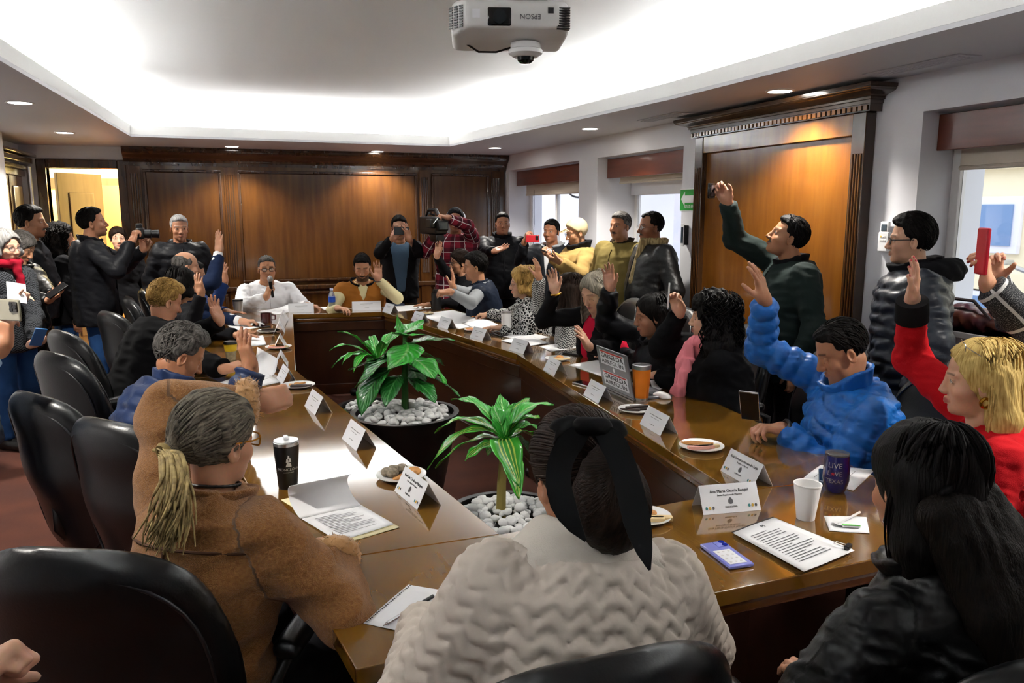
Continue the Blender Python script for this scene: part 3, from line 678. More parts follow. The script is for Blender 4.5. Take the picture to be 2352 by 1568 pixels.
# striped dracaena nearest the camera
pd = empty('striped_leaf_plant', (P2[0], P2[1], .36), 0, 'green and yellow striped dracaena in the near pebble planter', 'plant'); od = A(P2[0], P2[1], .36)
tP2 = np.dot(P2 - A(0, 0, CH), FW); t2 = at(1160, 1010, t=tP2)
MB().tube([at(1150, 1178, t=tP2) - od - A(0, 0, .04), at(1152, 1110, t=tP2) - od, t2 - od], [.022, .02, .018], 10).build('cane', m_cane, pd, smooth=True)
for (px, py, dt, w_, mx, my, m) in ((982, 1078, -.05, .030, 1070, 940, m_leafS), (1036, 918, .05, .034, 1110, 905, m_leafL), (998, 995, .1, .028, 1070, 925, m_leafS), (1068, 1058, -.1, .026, 1100, 1020, m_leafS), (1195, 1120, -.22, .048, 1150, 1000, m_leafS), (1192, 1148, -.2, .032, 1180, 1060, m_leafS), (1272, 930, .12, .036, 1190, 915, m_leafL), (1240, 985, .0, .03, 1200, 960, m_leafL), (1218, 915, .18, .03, 1180, 930, m_leafS), (1240, 960, -.1, .03, 1195, 945, m_leafS), (1150, 905, .2, .03, 1155, 945, m_leafL), (1185, 925, -.02, .034, 1170, 950, m_leafL), (1000, 1075, .12, .026, 1080, 985, m_leafS), (1120, 1045, .15, .022, 1130, 1010, m_leafS), (1215, 1040, .1, .03, 1190, 985, m_leafA), (1130, 930, .05, .034, 1150, 960, m_leafB), (1230, 1010, .2, .03, 1200, 970, m_leafS)):
    leaf(t2, at(mx, my, t=tP2 + dt * .5), at(px, py, t=tP2 + dt), w_ * 1.35, m, pd, od, 1.15, .35)
# ================================================================== people
def skinmat():
    m = bpy.data.materials.new('skin'); m.use_nodes = True; N = m.node_tree.nodes; L = m.node_tree.links; b = N['Principled BSDF']
    a = N.new('ShaderNodeAttribute'); a.attribute_name = 'col'; n = N.new('ShaderNodeTexNoise'); n.inputs['Scale'].default_value = 90
    mx = N.new('ShaderNodeMix'); mx.data_type = 'RGBA'; mx.blend_type = 'MULTIPLY'; mx.inputs[0].default_value = .18
    L.new(a.outputs['Color'], mx.inputs[6]); L.new(n.outputs['Color'], mx.inputs[7]); L.new(mx.outputs[2], b.inputs['Base Color'])
    b.inputs['Roughness'].default_value = .48; b.inputs['Specular IOR Level'].default_value = .4
    b.inputs['Subsurface Weight'].default_value = .12; b.inputs['Subsurface Radius'].default_value = (.01, .004, .002); b.inputs['Subsurface Scale'].default_value = .5
    return m
m_skin = skinmat()
def hairmat(name, c1, c2, rough=.6, f=240.):
    if name in MATS: return MATS[name]
    m = bpy.data.materials.new(name); m.use_nodes = True; MATS[name] = m; N = m.node_tree.nodes; L = m.node_tree.links; b = N['Principled BSDF']
    a = N.new('ShaderNodeAttribute'); a.attribute_name = 'uvw'; n = N.new('ShaderNodeTexNoise'); n.inputs['Scale'].default_value = f; n.inputs['Detail'].default_value = 3
    L.new(a.outputs['Vector'], n.inputs['Vector']); r = N.new('ShaderNodeValToRGB'); e = r.color_ramp.elements
    e[0].position = .30; e[0].color = (*srgb(c1), 1); e[1].position = .72; e[1].color = (*srgb(c2), 1); L.new(n.outputs['Fac'], r.inputs[0]); L.new(r.outputs[0], b.inputs['Base Color'])
    u = N.new('ShaderNodeBump'); u.inputs['Strength'].default_value = .5; u.inputs['Distance'].default_value = .006; L.new(n.outputs['Fac'], u.inputs['Height']); L.new(u.outputs[0], b.inputs['Normal'])
    b.inputs['Roughness'].default_value = rough; b.inputs['Specular IOR Level'].default_value = .12
    return m
def cloth(name, col, rough=.85, kind=None, col2=None, sc_=1., sheen=.0, spec=.12):
    """fabric in pattern coordinates (metres round / along the garment): kind None|knit|leather|nylon|plaid|herring|crackle"""
    if name in MATS: return MATS[name]
    m = bpy.data.materials.new(name); m.use_nodes = True; MATS[name] = m; N = m.node_tree.nodes; L = m.node_tree.links; b = N['Principled BSDF']
    b.inputs['Base Color'].default_value = (*srgb(col), 1); b.inputs['Roughness'].default_value = rough; b.inputs['Sheen Weight'].default_value = sheen; b.inputs['Specular IOR Level'].default_value = spec
    a = N.new('ShaderNodeAttribute'); a.attribute_name = 'uvw'; V = a.outputs['Vector']; sp = N.new('ShaderNodeSeparateXYZ'); L.new(V, sp.inputs[0])
    def mth(op, x, y=None):
        q = N.new('ShaderNodeMath'); q.operation = op
        for i, v in enumerate((x, y)):
            if v is None: continue
            if isinstance(v, (int, float)): q.inputs[i].default_value = v
            else: L.new(v, q.inputs[i])
        return q.outputs[0]
    def mix(f, c1, c2):
        q = N.new('ShaderNodeMix'); q.data_type = 'RGBA'; L.new(f, q.inputs[0])
        for i, c in ((6, c1), (7, c2)):
            if isinstance(c, str): q.inputs[i].default_value = (*srgb(c), 1)
            else: L.new(c, q.inputs[i])
        return q.outputs[2]
    fine = N.new('ShaderNodeTexNoise'); fine.inputs['Scale'].default_value = {'leather': 60, 'nylon': 45}.get(kind, 420); fine.inputs['Detail'].default_value = 3; L.new(V, fine.inputs['Vector'])
    u = N.new('ShaderNodeBump'); u.inputs['Strength'].default_value = {'leather': .35, 'nylon': .35, 'knit': .6}.get(kind, .35); u.inputs['Distance'].default_value = .004 if kind in ('leather', 'nylon') else .0018
    L.new(fine.outputs['Fac'], u.inputs['Height']); L.new(u.outputs[0], b.inputs['Normal'])
    if kind == 'herring':
        z = mth('ABSOLUTE', mth('SUBTRACT', mth('FRACT', mth('MULTIPLY', sp.outputs[0], 26. * sc_)), .5)); s = mth('FRACT', mth('ADD', mth('MULTIPLY', sp.outputs[1], 60. * sc_), mth('MULTIPLY', z, 2.)))
        L.new(mix(mth('GREATER_THAN', s, .5), col, col2), b.inputs['Base Color'])
    elif kind == 'plaid':
        def st(o, f, w_): return mth('LESS_THAN', mth('FRACT', mth('MULTIPLY', sp.outputs[o], f)), w_)
        c = mix(mth('MULTIPLY', st(0, 9 * sc_, .45), .6), col, col2[0]); c = mix(mth('MULTIPLY', st(1, 9 * sc_, .45), .6), c, col2[0])
        c = mix(st(0, 9 * sc_ * 1.0, .06), c, col2[1]); c = mix(st(1, 9 * sc_, .06), c, col2[1]); L.new(c, b.inputs['Base Color'])
    elif kind == 'crackle':
        v = N.new('ShaderNodeTexVoronoi'); v.feature = 'DISTANCE_TO_EDGE'; v.inputs['Scale'].default_value = 45 * sc_; L.new(V, v.inputs['Vector'])
        L.new(mix(mth('LESS_THAN', v.outputs['Distance'], .09), col, col2), b.inputs['Base Color'])
    elif kind == 'check':
        def st2(o, f, w_): return mth('LESS_THAN', mth('ABSOLUTE', mth('SUBTRACT', mth('FRACT', mth('MULTIPLY', sp.outputs[o], f)), .5)), w_)
        c = mix(st2(0, 7 * sc_, .04), col, col2); c = mix(st2(1, 7 * sc_, .04), c, col2); n2 = N.new('ShaderNodeTexNoise'); n2.inputs['Scale'].default_value = 300; L.new(V, n2.inputs['Vector'])
        c = mix(mth('MULTIPLY', mth('GREATER_THAN', n2.outputs['Fac'], .56), .5), c, '8a8a8a'); L.new(c, b.inputs['Base Color'])
    elif kind == 'wool':
        n2 = N.new('ShaderNodeTexNoise'); n2.inputs['Scale'].default_value = 150; n2.inputs['Detail'].default_value = 6; L.new(V, n2.inputs['Vector']); L.new(mix(n2.outputs['Fac'], col, col2), b.inputs['Base Color']); u.inputs['Strength'].default_value = 1.; u.inputs['Distance'].default_value = .004
    elif kind == 'jean':
        n2 = N.new('ShaderNodeTexNoise'); n2.inputs['Scale'].default_value = 8; L.new(V, n2.inputs['Vector']); L.new(mix(n2.outputs['Fac'], col, col2), b.inputs['Base Color'])
    return m
class G:
    """list of garment pieces; mesh() turns them into one surface with pattern coordinates"""
    def __init__(s): s.p = []; s.cuts = []
    def cap(s, a, b, r1, r2, k=.03, puff=None, cut=False, pat=None): s.p.append(dict(t='c', a=A(*a), b=A(*b), r1=r1, r2=r2, k=k, puff=puff, cut=cut, pat=pat)); return s
    def ell(s, c, r, k=.03, R=None): s.p.append(dict(t='e', a=A(*c), r=A(*r), k=k, R=R)); return s
    def torso(s, P, Nb, R, Fv, prof, k=.03, puff=None, s0=-.2, s1=1.05, pat=None):
        L_ = np.linalg.norm(Nb - P); s.p.append(dict(t='t', a=A(*P), b=A(*Nb), U=(Nb - P) / L_, L=L_, R=nrm(R - (R @ ((Nb - P) / L_)) * (Nb - P) / L_), prof=np.array(prof), k=k, puff=puff, s0=s0, s1=s1, Fv=Fv, pat=pat)); return s
    def _bb(s, p):
        if p['t'] == 'c': m = max(p['r1'], p['r2']) + .05; return np.minimum(p['a'], p['b']) - m, np.maximum(p['a'], p['b']) + m
        if p['t'] == 'e': m = max(p['r']) + .04; return p['a'] - m, p['a'] + m
        m = max(p['prof'][:, 1]) + .06; a = p['a'] + p['U'] * p['L'] * p['s0']; b = p['a'] + p['U'] * p['L'] * p['s1']; return np.minimum(a, b) - m, np.maximum(a, b) + m
    def _tor(s, p, X, Y, Z):
        a, U, R = p['a'], p['U'], p['R']; Fv = np.cross(U, R); x, y, z = X - a[0], Y - a[1], Z - a[2]
        h = (x * U[0] + y * U[1] + z * U[2]) / p['L']; u = x * R[0] + y * R[1] + z * R[2]; v = x * Fv[0] + y * Fv[1] + z * Fv[2]
        pr = p['prof']; ra = np.interp(h, pr[:, 0], pr[:, 1]); rb = np.interp(h, pr[:, 0], pr[:, 2]); vo = np.interp(h, pr[:, 0], pr[:, 3]) if pr.shape[1] > 3 else 0.
        return h, u, v - vo, ra, rb
    def dist(s, p, X, Y, Z):
        if p['t'] == 'c':
            a, ba = p['a'], p['b'] - p['a']; L2 = ba @ ba + 1e-9; h = ((X - a[0]) * ba[0] + (Y - a[1]) * ba[1] + (Z - a[2]) * ba[2]) / L2; hc = np.clip(h, 0, 1)
            d = np.sqrt((X - a[0] - ba[0] * hc) ** 2 + (Y - a[1] - ba[1] * hc) ** 2 + (Z - a[2] - ba[2] * hc) ** 2) - (p['r1'] + (p['r2'] - p['r1']) * hc)
            if p['puff']: d = d - p['puff'][1] * np.abs(np.sin(math.pi * hc * math.sqrt(L2) / p['puff'][0]))
            if p.get('pat'):
                bn = nrm(ba); e1 = nrm(np.cross(bn, A(.3, .9, .2))); e2 = np.cross(bn, e1); x, y, z = X - a[0], Y - a[1], Z - a[2]
                d = d - p['pat'](np.arctan2(x * e2[0] + y * e2[1] + z * e2[2], x * e1[0] + y * e1[1] + z * e1[2]) * (p['r1'] + p['r2']) / 2, h * math.sqrt(L2))
            if p['cut']: d = smax(d, (h - 1) * math.sqrt(L2), .006)
            return d
        if p['t'] == 'e':
            x, y, z = X - p['a'][0], Y - p['a'][1], Z - p['a'][2]; r = p['r']; R = p['R']
            if R is not None: x, y, z = R[0][0] * x + R[0][1] * y + R[0][2] * z, R[1][0] * x + R[1][1] * y + R[1][2] * z, R[2][0] * x + R[2][1] * y + R[2][2] * z
            k0 = np.sqrt((x / r[0]) ** 2 + (y / r[1]) ** 2 + (z / r[2]) ** 2); return k0 * (k0 - 1) / (np.sqrt((x / r[0] ** 2) ** 2 + (y / r[1] ** 2) ** 2 + (z / r[2] ** 2) ** 2) + 1e-6)
        h, u, v, ra, rb = s._tor(p, X, Y, Z); q = np.sqrt((u / ra) ** 2 + (v / rb) ** 2); d = (q - 1) * np.minimum(ra, rb)
        if p['puff']: d = d - p['puff'][1] * np.abs(np.sin(math.pi * h * p['L'] / p['puff'][0])) * (1 if len(p['puff']) < 3 else np.clip(1.2 - (u / ra) ** 4, 0, 1))
        if p['pat']: d = d - p['pat'](np.arctan2(u, v) * .16, h * p['L'])
        return smax(d, smax((h - p['s1']) * p['L'], (p['s0'] - h) * p['L'], .01), .02)
    def mesh(s, name, res, wr=(.12, .005), seed=1, org=None, cuts=()):
        bb = [s._bb(p) for p in s.p]; lo = np.min([b[0] for b in bb], 0); hi = np.max([b[1] for b in bb], 0); v = Vox(lo, hi, res)
        for p, b in zip(s.p, bb): v.put(lambda X, Y, Z: s.dist(p, X, Y, Z), b[0], b[1], p['k'])
        if wr: v.D += np.where(np.abs(v.D) < .06, wr[1] * (.55 * wob((v.ax[0][:, None, None], v.ax[1][None, :, None], v.ax[2][None, None, :]), wr[0], seed) + .8 * np.abs(wob((v.ax[0][:, None, None], v.ax[1][None, :, None], v.ax[2][None, None, :]), (wr[0] * .9, wr[0] * .9, wr[0] * .6), seed + 9, 4)) - .35), 0).astype(np.float32)
        for c in cuts: c(v)
        V, Fq = v.nets(); X, Y, Z = V[:, 0], V[:, 1], V[:, 2]
        best = np.full(len(V), 9.); uv = np.zeros((len(V), 3))
        for i, p in enumerate(s.p):
            d = s.dist(p, X, Y, Z); m = d < best; best[m] = d[m]
            if p['t'] == 'c':
                ba = nrm(p['b'] - p['a']); e1 = nrm(np.cross(ba, A(.3, .9, .2))); e2 = np.cross(ba, e1); q = V - p['a']
                uv[m] = np.stack([np.arctan2(q @ e2, q @ e1) * (p['r1'] + p['r2']) / 2, q @ ba, np.full(len(V), i * .37)], 1)[m]
            elif p['t'] == 't':
                h, u, w_, ra, rb = s._tor(p, X, Y, Z); uv[m] = np.stack([np.arctan2(u, w_) * .16, h * p['L'], np.zeros(len(V))], 1)[m]
            else: uv[m] = (V - p['a'])[m]
        return smesh(name, V - (org if org is not None else 0), Fq, uvw=uv)
# ---- head, in its own frame: x right, y face forward, z up, origin between the ears
def rot(yaw, pitch=0., roll=0.):
    """columns right / forward / up for a head or body facing yaw (0=+Y, 90=+X), pitch up, roll to its right"""
    y, p, r = map(math.radians, (yaw, pitch, roll)); f = A(math.sin(y), math.cos(y), 0); rt = A(math.cos(y), -math.sin(y), 0)
    f2 = f * math.cos(p) + A(0, 0, math.sin(p)); up = np.cross(rt, f2); r2 = rt * math.cos(r) - up * math.sin(r); u2 = np.cross(r2, f2)
    return np.stack([r2, f2, u2], 1)
def head_vox(res, fem, neck, nr, o):
    """o: face options jaw, chub, nose"""
    jw = o.get('jaw', 1.) * (.92 if fem else 1.); ch = o.get('chub', 0.); ns = o.get('nose', 1.) * (.88 if fem else 1.)
    v = Vox((-.11, -.14, -.26), (.11, .14, .14), res)
    v.cap((0, -.02, -.05), neck, nr * 1.02, nr * 1.1, .02)
    v.ell((0, -.012, .034), (.0735, .094, .082), .0); v.ell((0, .026, -.028), (.060 + .006 * ch, .058, .078), .02)
    v.ell((0, .030, -.072), (.050 * jw + .010 * ch, .048, .036 + .004 * ch), .02); v.ell((0, .064, -.096), (.020 * jw, .018, .016), .018)
    if ch: v.ell((0, .03, -.098), (.038, .035, .02 * ch), .02)
    for s in (-1, 1):
        v.ell((s * .040, .048, -.030 - .008 * ch), (.022 + .004 * ch, .026, .022), .018)
        v.cap((s * .012, .078, .020), (s * .046, .062, .020), .010 if not fem else .008, .008, .012)
        v.ell((s * .0315, .092, .001), (.0165, .016, .0095), .010, 's')
        v.ell((s * .031, .0665, .001), (.0135, .0135, .0125), .003)
        v.cap((s * .019, .0775, .0065), (s * .044, .0715, .0055), .0036, .0032, .003)
        v.cap((s * .020, .0765, -.0075), (s * .043, .071, -.0065), .003, .0028, .004)
        R = rot(s * 12, 0, 0).T
        v.ell((s * .0765, -.010, -.014), (.0075, .018, .030), .006, R=R); v.ell((s * .081, -.006, -.010), (.006, .009, .017), .005, 's', R=R)
    v.cap((0, .080, .012), (0, .093 + .009 * ns, -.033), .0078, .0118 * ns, .014)
    for s in (-1, 1): v.ell((s * .0125 * ns, .088 + .004 * ns, -.038), (.0092 * ns, .012, .0085), .006)
    lz = -.064; f = 1.25 if fem else 1.
    for s in (-1, 1):
        v.cap((0, .0875, lz + .004), (s * .021, .0785, lz + .001), .0052 * f, .003, .005); v.cap((0, .0865, lz - .0055), (s * .019, .078, lz - .003), .0062 * f, .003, .005)
    v.cap((-.020, .0905, lz - .0005), (.020, .0905, lz - .0005), .0014, .0014, .003, 's')
    return v
def face_paint(V, skin, o, fem):
    x, y, z = V[:, 0], V[:, 1], V[:, 2]; sk = A(*srgb(skin)); C = np.tile(sk, (len(V), 1)); ax = np.abs(x)
    def mixc(m, c):
        m = np.clip(m, 0, 1)[:, None]; return C * (1 - m) + A(*(srgb(c) if isinstance(c, str) else c)) * m
    fr = (y > .045)
    C = mixc(np.exp(-((ax - .038) / .02) ** 2 - ((z + .035) / .02) ** 2) * fr * .30, tuple(sk * A(1.0, .62, .55)))
    hc = o.get('brow', '1c1512')
    lip = np.clip(1.4 - ((ax / .023) ** 2 + ((z + .066) / .0095) ** 2), 0, 1) * (y > .07)
    C = mixc(lip * (.8 if fem else .55), o.get('lip', 'a8483f' if fem else '96574a'))
    bz = .0245 - .10 * np.clip(ax - .03, 0, 1) ** 1.1
    C = mixc(np.clip(1.3 - np.abs(z - bz) / (.0036 if fem else .0048), 0, 1) * ((ax > .012) & (ax < .050) & fr) * .75, hc)
    if o.get('eyes', 1):
        e = ((ax - .0315) / .0125) ** 2 + ((z - .0005) / .0055) ** 2
        C = mixc((e < 1) * fr * 1., 'd8d2cc'); C = mixc((((ax - .0315) ** 2 + (z - .001) ** 2) < .0053 ** 2) * fr * 1., '20120c')
    C = mixc(np.clip(1.2 - np.abs(z - (.0065 if o.get('eyes', 1) else -.003) + 1.5 * (ax - .0315) ** 2 / .02) / .0022, 0, 1) * (np.abs(ax - .0315) < .0145) * fr * (.9 if fem else .6), '1a100c')
    if o.get('must'): C = mixc(np.clip(1.5 - ((ax / .031) ** 2 + ((z + .0535 + 6 * ax ** 2) / .0085) ** 2), 0, 1) * (y > .066), o['must'])
    if o.get('beard'): C = mixc(np.clip((-.045 - z - .6 * np.clip(y - .05, 0, 1) + .4 * np.clip(ax - .02, 0, 1)) / .012, 0, 1) * (z > -.118) * (y > -.0) * (lip < .3) * .8, o['beard'])
    if o.get('stub'): C = mixc(np.clip((-.048 - z) / .02, 0, 1) * (y > .0) * (z > -.12) * .25, '4a3a34')
    return C
# ---- hair
def hair_mesh(h, res, Rh, hc, s, fem, part='cap'):
    """h: dict(kind, thick, ...) in head frame (metres at scale 1); returns verts in head frame, faces, uvw"""
    k = h['kind']; th = h.get('th', .010); long_ = k in ('long', 'curly', 'bob', 'pony', 'bun', 'longback')
    down = Rh.T @ A(0, 0, -1.)           # gravity in head frame
    lo, hi = A(-.15, -.17, -.12), A(.15, .15, .17)
    ext = h.get('len', .25)
    if k in ('long', 'curly', 'bob', 'longback', 'pony', 'bun'): lo = lo + np.minimum(down * (ext + .12), 0) - .05; hi = hi + np.maximum(down * (ext + .12), 0) + .05
    v = Vox(lo, hi, res)
    if long_ or h.get('name'): v.ell((0, -.014, .036), (.0735 + th, .095 + th, .082 + th * h.get('top', 1.2)), 0)
    else:
        v.ell((0, -.014, .034), (.0742 + th * .35, .0945 + th * .6, .082 + th * .6), 0); v.ell((0, .004, .062), (.060 + th * .5, .082 + th * .5, .054 + th * h.get('top', 1.3)), .02)
    if h.get('quiff'): v.ell((0, .045, .098), (.055, .045, .022), .02)
    fl = h.get('line', .066)               # height of the hairline on the forehead
    p1, p2 = A(0, .080, fl), A(0, .018, -.018 if k not in ('bald',) else -.02)
    dd = p2 - p1; n1 = nrm(A(0, -dd[2], dd[1])); n1 = n1 if n1[1] > 0 else -n1
    if not h.get('noface'):
        pw = .0045 if not h.get('name') else 0.
        v.put(lambda X, Y, Z: (Y - p1[1]) * n1[1] + (Z - p1[2]) * n1[2] + pw * wob((X, Y, Z), .022, 21) - .10 * np.abs(X) * (1 if not h.get('name') else 0), k=.008, op='i')
    if k == 'bald': v.ell((0, .015, .085), (.068, .105, .075), .01, 's')
    if k == 'recede':
        for sg in (-1, 1): v.ell((sg * .045, .075, .075), (.022, .05, .03), .01, 's')
    if not long_ and not h.get('name'):
        for sg in (-1, 1): v.ell((sg * .058, .070, .052), (.020, .034, .026), .010, 's')
    if not long_:
        v.plane(A(0, -.06, -.062), A(0, -.12, -1), .01); v.plane(A(0, -.02, -.028), nrm(A(0, .75, -.66)), .008)
        for sg in (-1, 1): v.ell((sg * .082, -.008, -.016), (.016, .022, .030), .004, 's')
    else:
        if k in ('pony', 'bun'):
            v.plane(A(0, -.05, -.055), nrm(A(0, .1, -1)), .012)
            for sg in (-1, 1): v.ell((sg * .080, .002, -.018), (.014, .022, .026), .004, 's')
        if k == 'pony':
            kn = A(*h.get('knot', (0, -.112, .005))); pts = [kn] + [A(*p) for p in h['tail']]; rr = h.get('tr', [.022, .036, .04, .03, .012])
            if part == 'tail': v.D[:] = BIG
            else: v.ell(kn, (.026, .024, .024), .015)
            for i in range(len(pts) - 1 if part == 'tail' else 0): v.cap(pts[i], pts[i + 1], rr[i], rr[i + 1], .03)
        if k in ('long', 'curly', 'bob', 'longback'):
            wd = h.get('w', 1.); fr = h.get('front', .02); e = ext
            for sg in (-1, 1):
                if k != 'longback' or sg == h.get('side', 0):
                    a0 = A(sg * .070 * wd, fr, .045); a1 = A(sg * .082 * wd, fr - .012, -.03); a2 = a1 + down * e * .5 + A(sg * .012, -.004, 0); a3 = a2 + down * e * .5 + A(-sg * .012, .01, 0)
                    v.cap(a0, a1, .022, .024, .025); v.cap(a1, a2, .026, .030 * wd, .025); v.cap(a2, a3, .030 * wd, .016, .025)
                b0 = A(sg * .055 * wd, -.055, .02); b1 = b0 + down * (.07 + e * .4) + A(sg * .012, -.018, 0); b2 = b1 + down * e * .6 + A(sg * .004, -.008, 0)
                v.cap(b0, b1, .045, .046 * wd, .03); v.cap(b1, b2, .046 * wd, .022, .03)
            b0 = A(0, -.08, .02); b1 = b0 + down * (.08 + e * .45) + A(0, -.025, 0); b2 = b1 + down * e * .55
            v.cap(b0, b1, .045, .05, .03); v.cap(b1, b2, .05, .024, .03)
            # keep the face free
            v.ell((0, .098, -.022), (.064, .082, .098), .012, 's')
    for e in h.get('extra', []): v.cap(A(*e[0]), A(*e[1]), e[2], e[3], .02)
    for e in h.get('carve', []): v.ell(A(*e[0]), A(*e[1]), .01, 's')
    X, Y, Z = v.ax[0][:, None, None], v.ax[1][None, :, None], v.ax[2][None, None, :]
    am = h.get('amp', .0022)
    if k == 'curly': n = .010 * wob((X, Y, Z), .045, 3, 7) + .005 * wob((X, Y, Z), .022, 4, 7)
    elif h.get('wavy'): n = am * 2 * wob((X, Y, Z), (.05, .08, .05), 3, 6) + am * wob((X, Y, Z), (.018, .05, .03), 5)
    else: n = am * wob((X, Y, Z), (.012, .09, .09) if not h.get('short') else (.018, .035, .03), 3, 6) * 1.6
    v.D += np.where(np.abs(v.D) < .04, n, 0).astype(np.float32)
    V, Fq = v.nets()
    ang = np.arctan2(V[:, 0], -(V[:, 1] + .02)); uv = np.stack([ang * .09 if long_ else V[:, 0] * 1., V[:, 2] * .10, V[:, 1] * (.05 if long_ else .25)], 1)
    if k == 'pony':
        kn = A(*h.get('knot', (0, -.112, .005))); d = V - kn; r = np.linalg.norm(d, axis=1); uv = np.stack([np.arctan2(d[:, 0], d[:, 2]) * .09, r * .08, np.arctan2(d[:, 1], d[:, 2]) * .03], 1)
    return V, Fq, uv
# ---- hands: x thumb side, y fingers, z back of the hand; origin at the wrist
POSE = dict(open=([8, 10, 8], 5, 40), flat=([3, 4, 3], 2, 25), relax=([25, 35, 22], 1, 25), grip=([62, 70, 40], 0, 30), fist=([78, 95, 55], -1, 10), phone=([45, 55, 30], 0, 35), pen=([40, 60, 35], 0, 10), pinch=([35, 45, 25], 0, 5))
def hand_mesh(res, side, pose, sc_, nails=None, fore=None, skin='c08a68'):
    cu, spread, tho = POSE[pose]; v = Vox((-.10, -.11, -.105), (.125, .215, .06), res)
    if fore is not None: v.cap((0, .005, 0), fore, .026, .030, .02)
    v.rbox((.0, .050, 0), (.039, .048, .013), .012, .0); v.ell((.026, .032, -.008), (.020, .034, .016), .012); v.ell((-.024, .035, -.006), (.015, .036, .013), .012); v.cap((0, -.01, 0), (0, .02, 0), .024, .026, .02)
    tips = []
    for i, (bx, by, ln, r) in enumerate(((.029, .094, .072, .0087), (.0095, .099, .080, .0090), (-.0105, .094, .074, .0086), (-.0295, .084, .058, .0076))):
        p = A(bx, by, .001); a = 0.; az = math.radians(spread * (1.5 - i)); f3 = (.46, .30, .24)
        for j in range(3):
            extra = {'pinch': (8, 0, -5, -10), 'phone': (-12, 0, 5, 10), 'pen': (-8, 0, 20, 30)}.get(pose, (0, 0, 2, 4))[i]
            a += math.radians(cu[j] + (extra if j == 0 else 0)); d = A(math.sin(az) * math.cos(a), math.cos(az) * math.cos(a), -math.sin(a)); q = p + d * ln * f3[j]
            v.cap(p, q, r * (1 - .08 * j), r * (.94 - .09 * j), .006 if j else .010); p = q
        tips.append((p, d, r * .7))
    c = math.radians(tho); p0 = A(.026, .022, -.008); d1 = nrm(A(math.sin(c) * 1.05, .75, -.32)); p1 = p0 + d1 * .042; d2 = nrm(d1 + A(-.15, .25, -.15 if pose in ('open', 'flat') else -.55)); p2 = p1 + d2 * .032; d3 = nrm(d2 + A(-.2, .1, -.1 if pose in ('open', 'flat') else -.3)); p3 = p2 + d3 * .024
    v.cap(p0, p1, .0155, .0115, .012); v.cap(p1, p2, .0112, .0100, .006); v.cap(p2, p3, .0098, .0080, .005); tips.append((p3, d3, .008))
    V, Fq = v.nets(); C = np.tile(A(*srgb(skin)), (len(V), 1))
    pal = np.clip((-V[:, 2] + .002) / .012, 0, 1)[:, None] * .35; C = C * (1 - pal) + A(*srgb('d6a086')) * pal
    if nails:
        for (p, d, r) in tips:
            q = V - (p + A(0, 0, .004)); m = (np.linalg.norm(q, axis=1) < .0085) & (V[:, 2] > p[2] - .002); C[m] = srgb(nails)
    V = V * sc_
    if side < 0: V = V * A(-1, 1, 1); Fq = Fq[:, ::-1]
    return V, Fq, C
def strand_mesh(paths, r0, r1, ns=5):
    '''many tapered hair strands as one mesh; paths (n,k,3); uvw.x differs per strand'''
    P = np.asarray(paths, float); n, k = P.shape[:2]; T_ = np.gradient(P, axis=1); T_ /= np.linalg.norm(T_, axis=2, keepdims=True) + 1e-9
    ref = np.where(np.abs(T_[..., 2:3]) < .9, A(0, 0, 1.), A(1., 0, 0)); u = np.cross(T_, ref); u /= np.linalg.norm(u, axis=2, keepdims=True) + 1e-9; w_ = np.cross(T_, u)
    rr = ((r0 + (r1 - r0) * np.linspace(0, 1, k) ** 1.5) * np.minimum(1, .25 + 3 * np.linspace(0, 1, k)))[None, :, None, None]; an = np.arange(ns) * 2 * math.pi / ns
    V = P[:, :, None, :] + rr * (u[:, :, None, :] * np.cos(an)[None, None, :, None] + w_[:, :, None, :] * np.sin(an)[None, None, :, None])
    i = np.arange(n)[:, None, None]; j = np.arange(k - 1)[None, :, None]; a = np.arange(ns)[None, None, :]; b_ = (a + 1) % ns
    q = lambda jj, aa: (i * k + jj) * ns + aa
    Fq = np.stack([q(j, a), q(j, b_), q(j + 1, b_), q(j + 1, a)], -1).reshape(-1, 4)
    uv = np.zeros((n, k, ns, 3)); uv[..., 0] = (np.arange(n) * .0137 % 1.)[:, None, None]; uv[..., 1] = np.linspace(0, .05, k)[None, :, None]
    return V.reshape(-1, 3), Fq, uv.reshape(-1, 3)
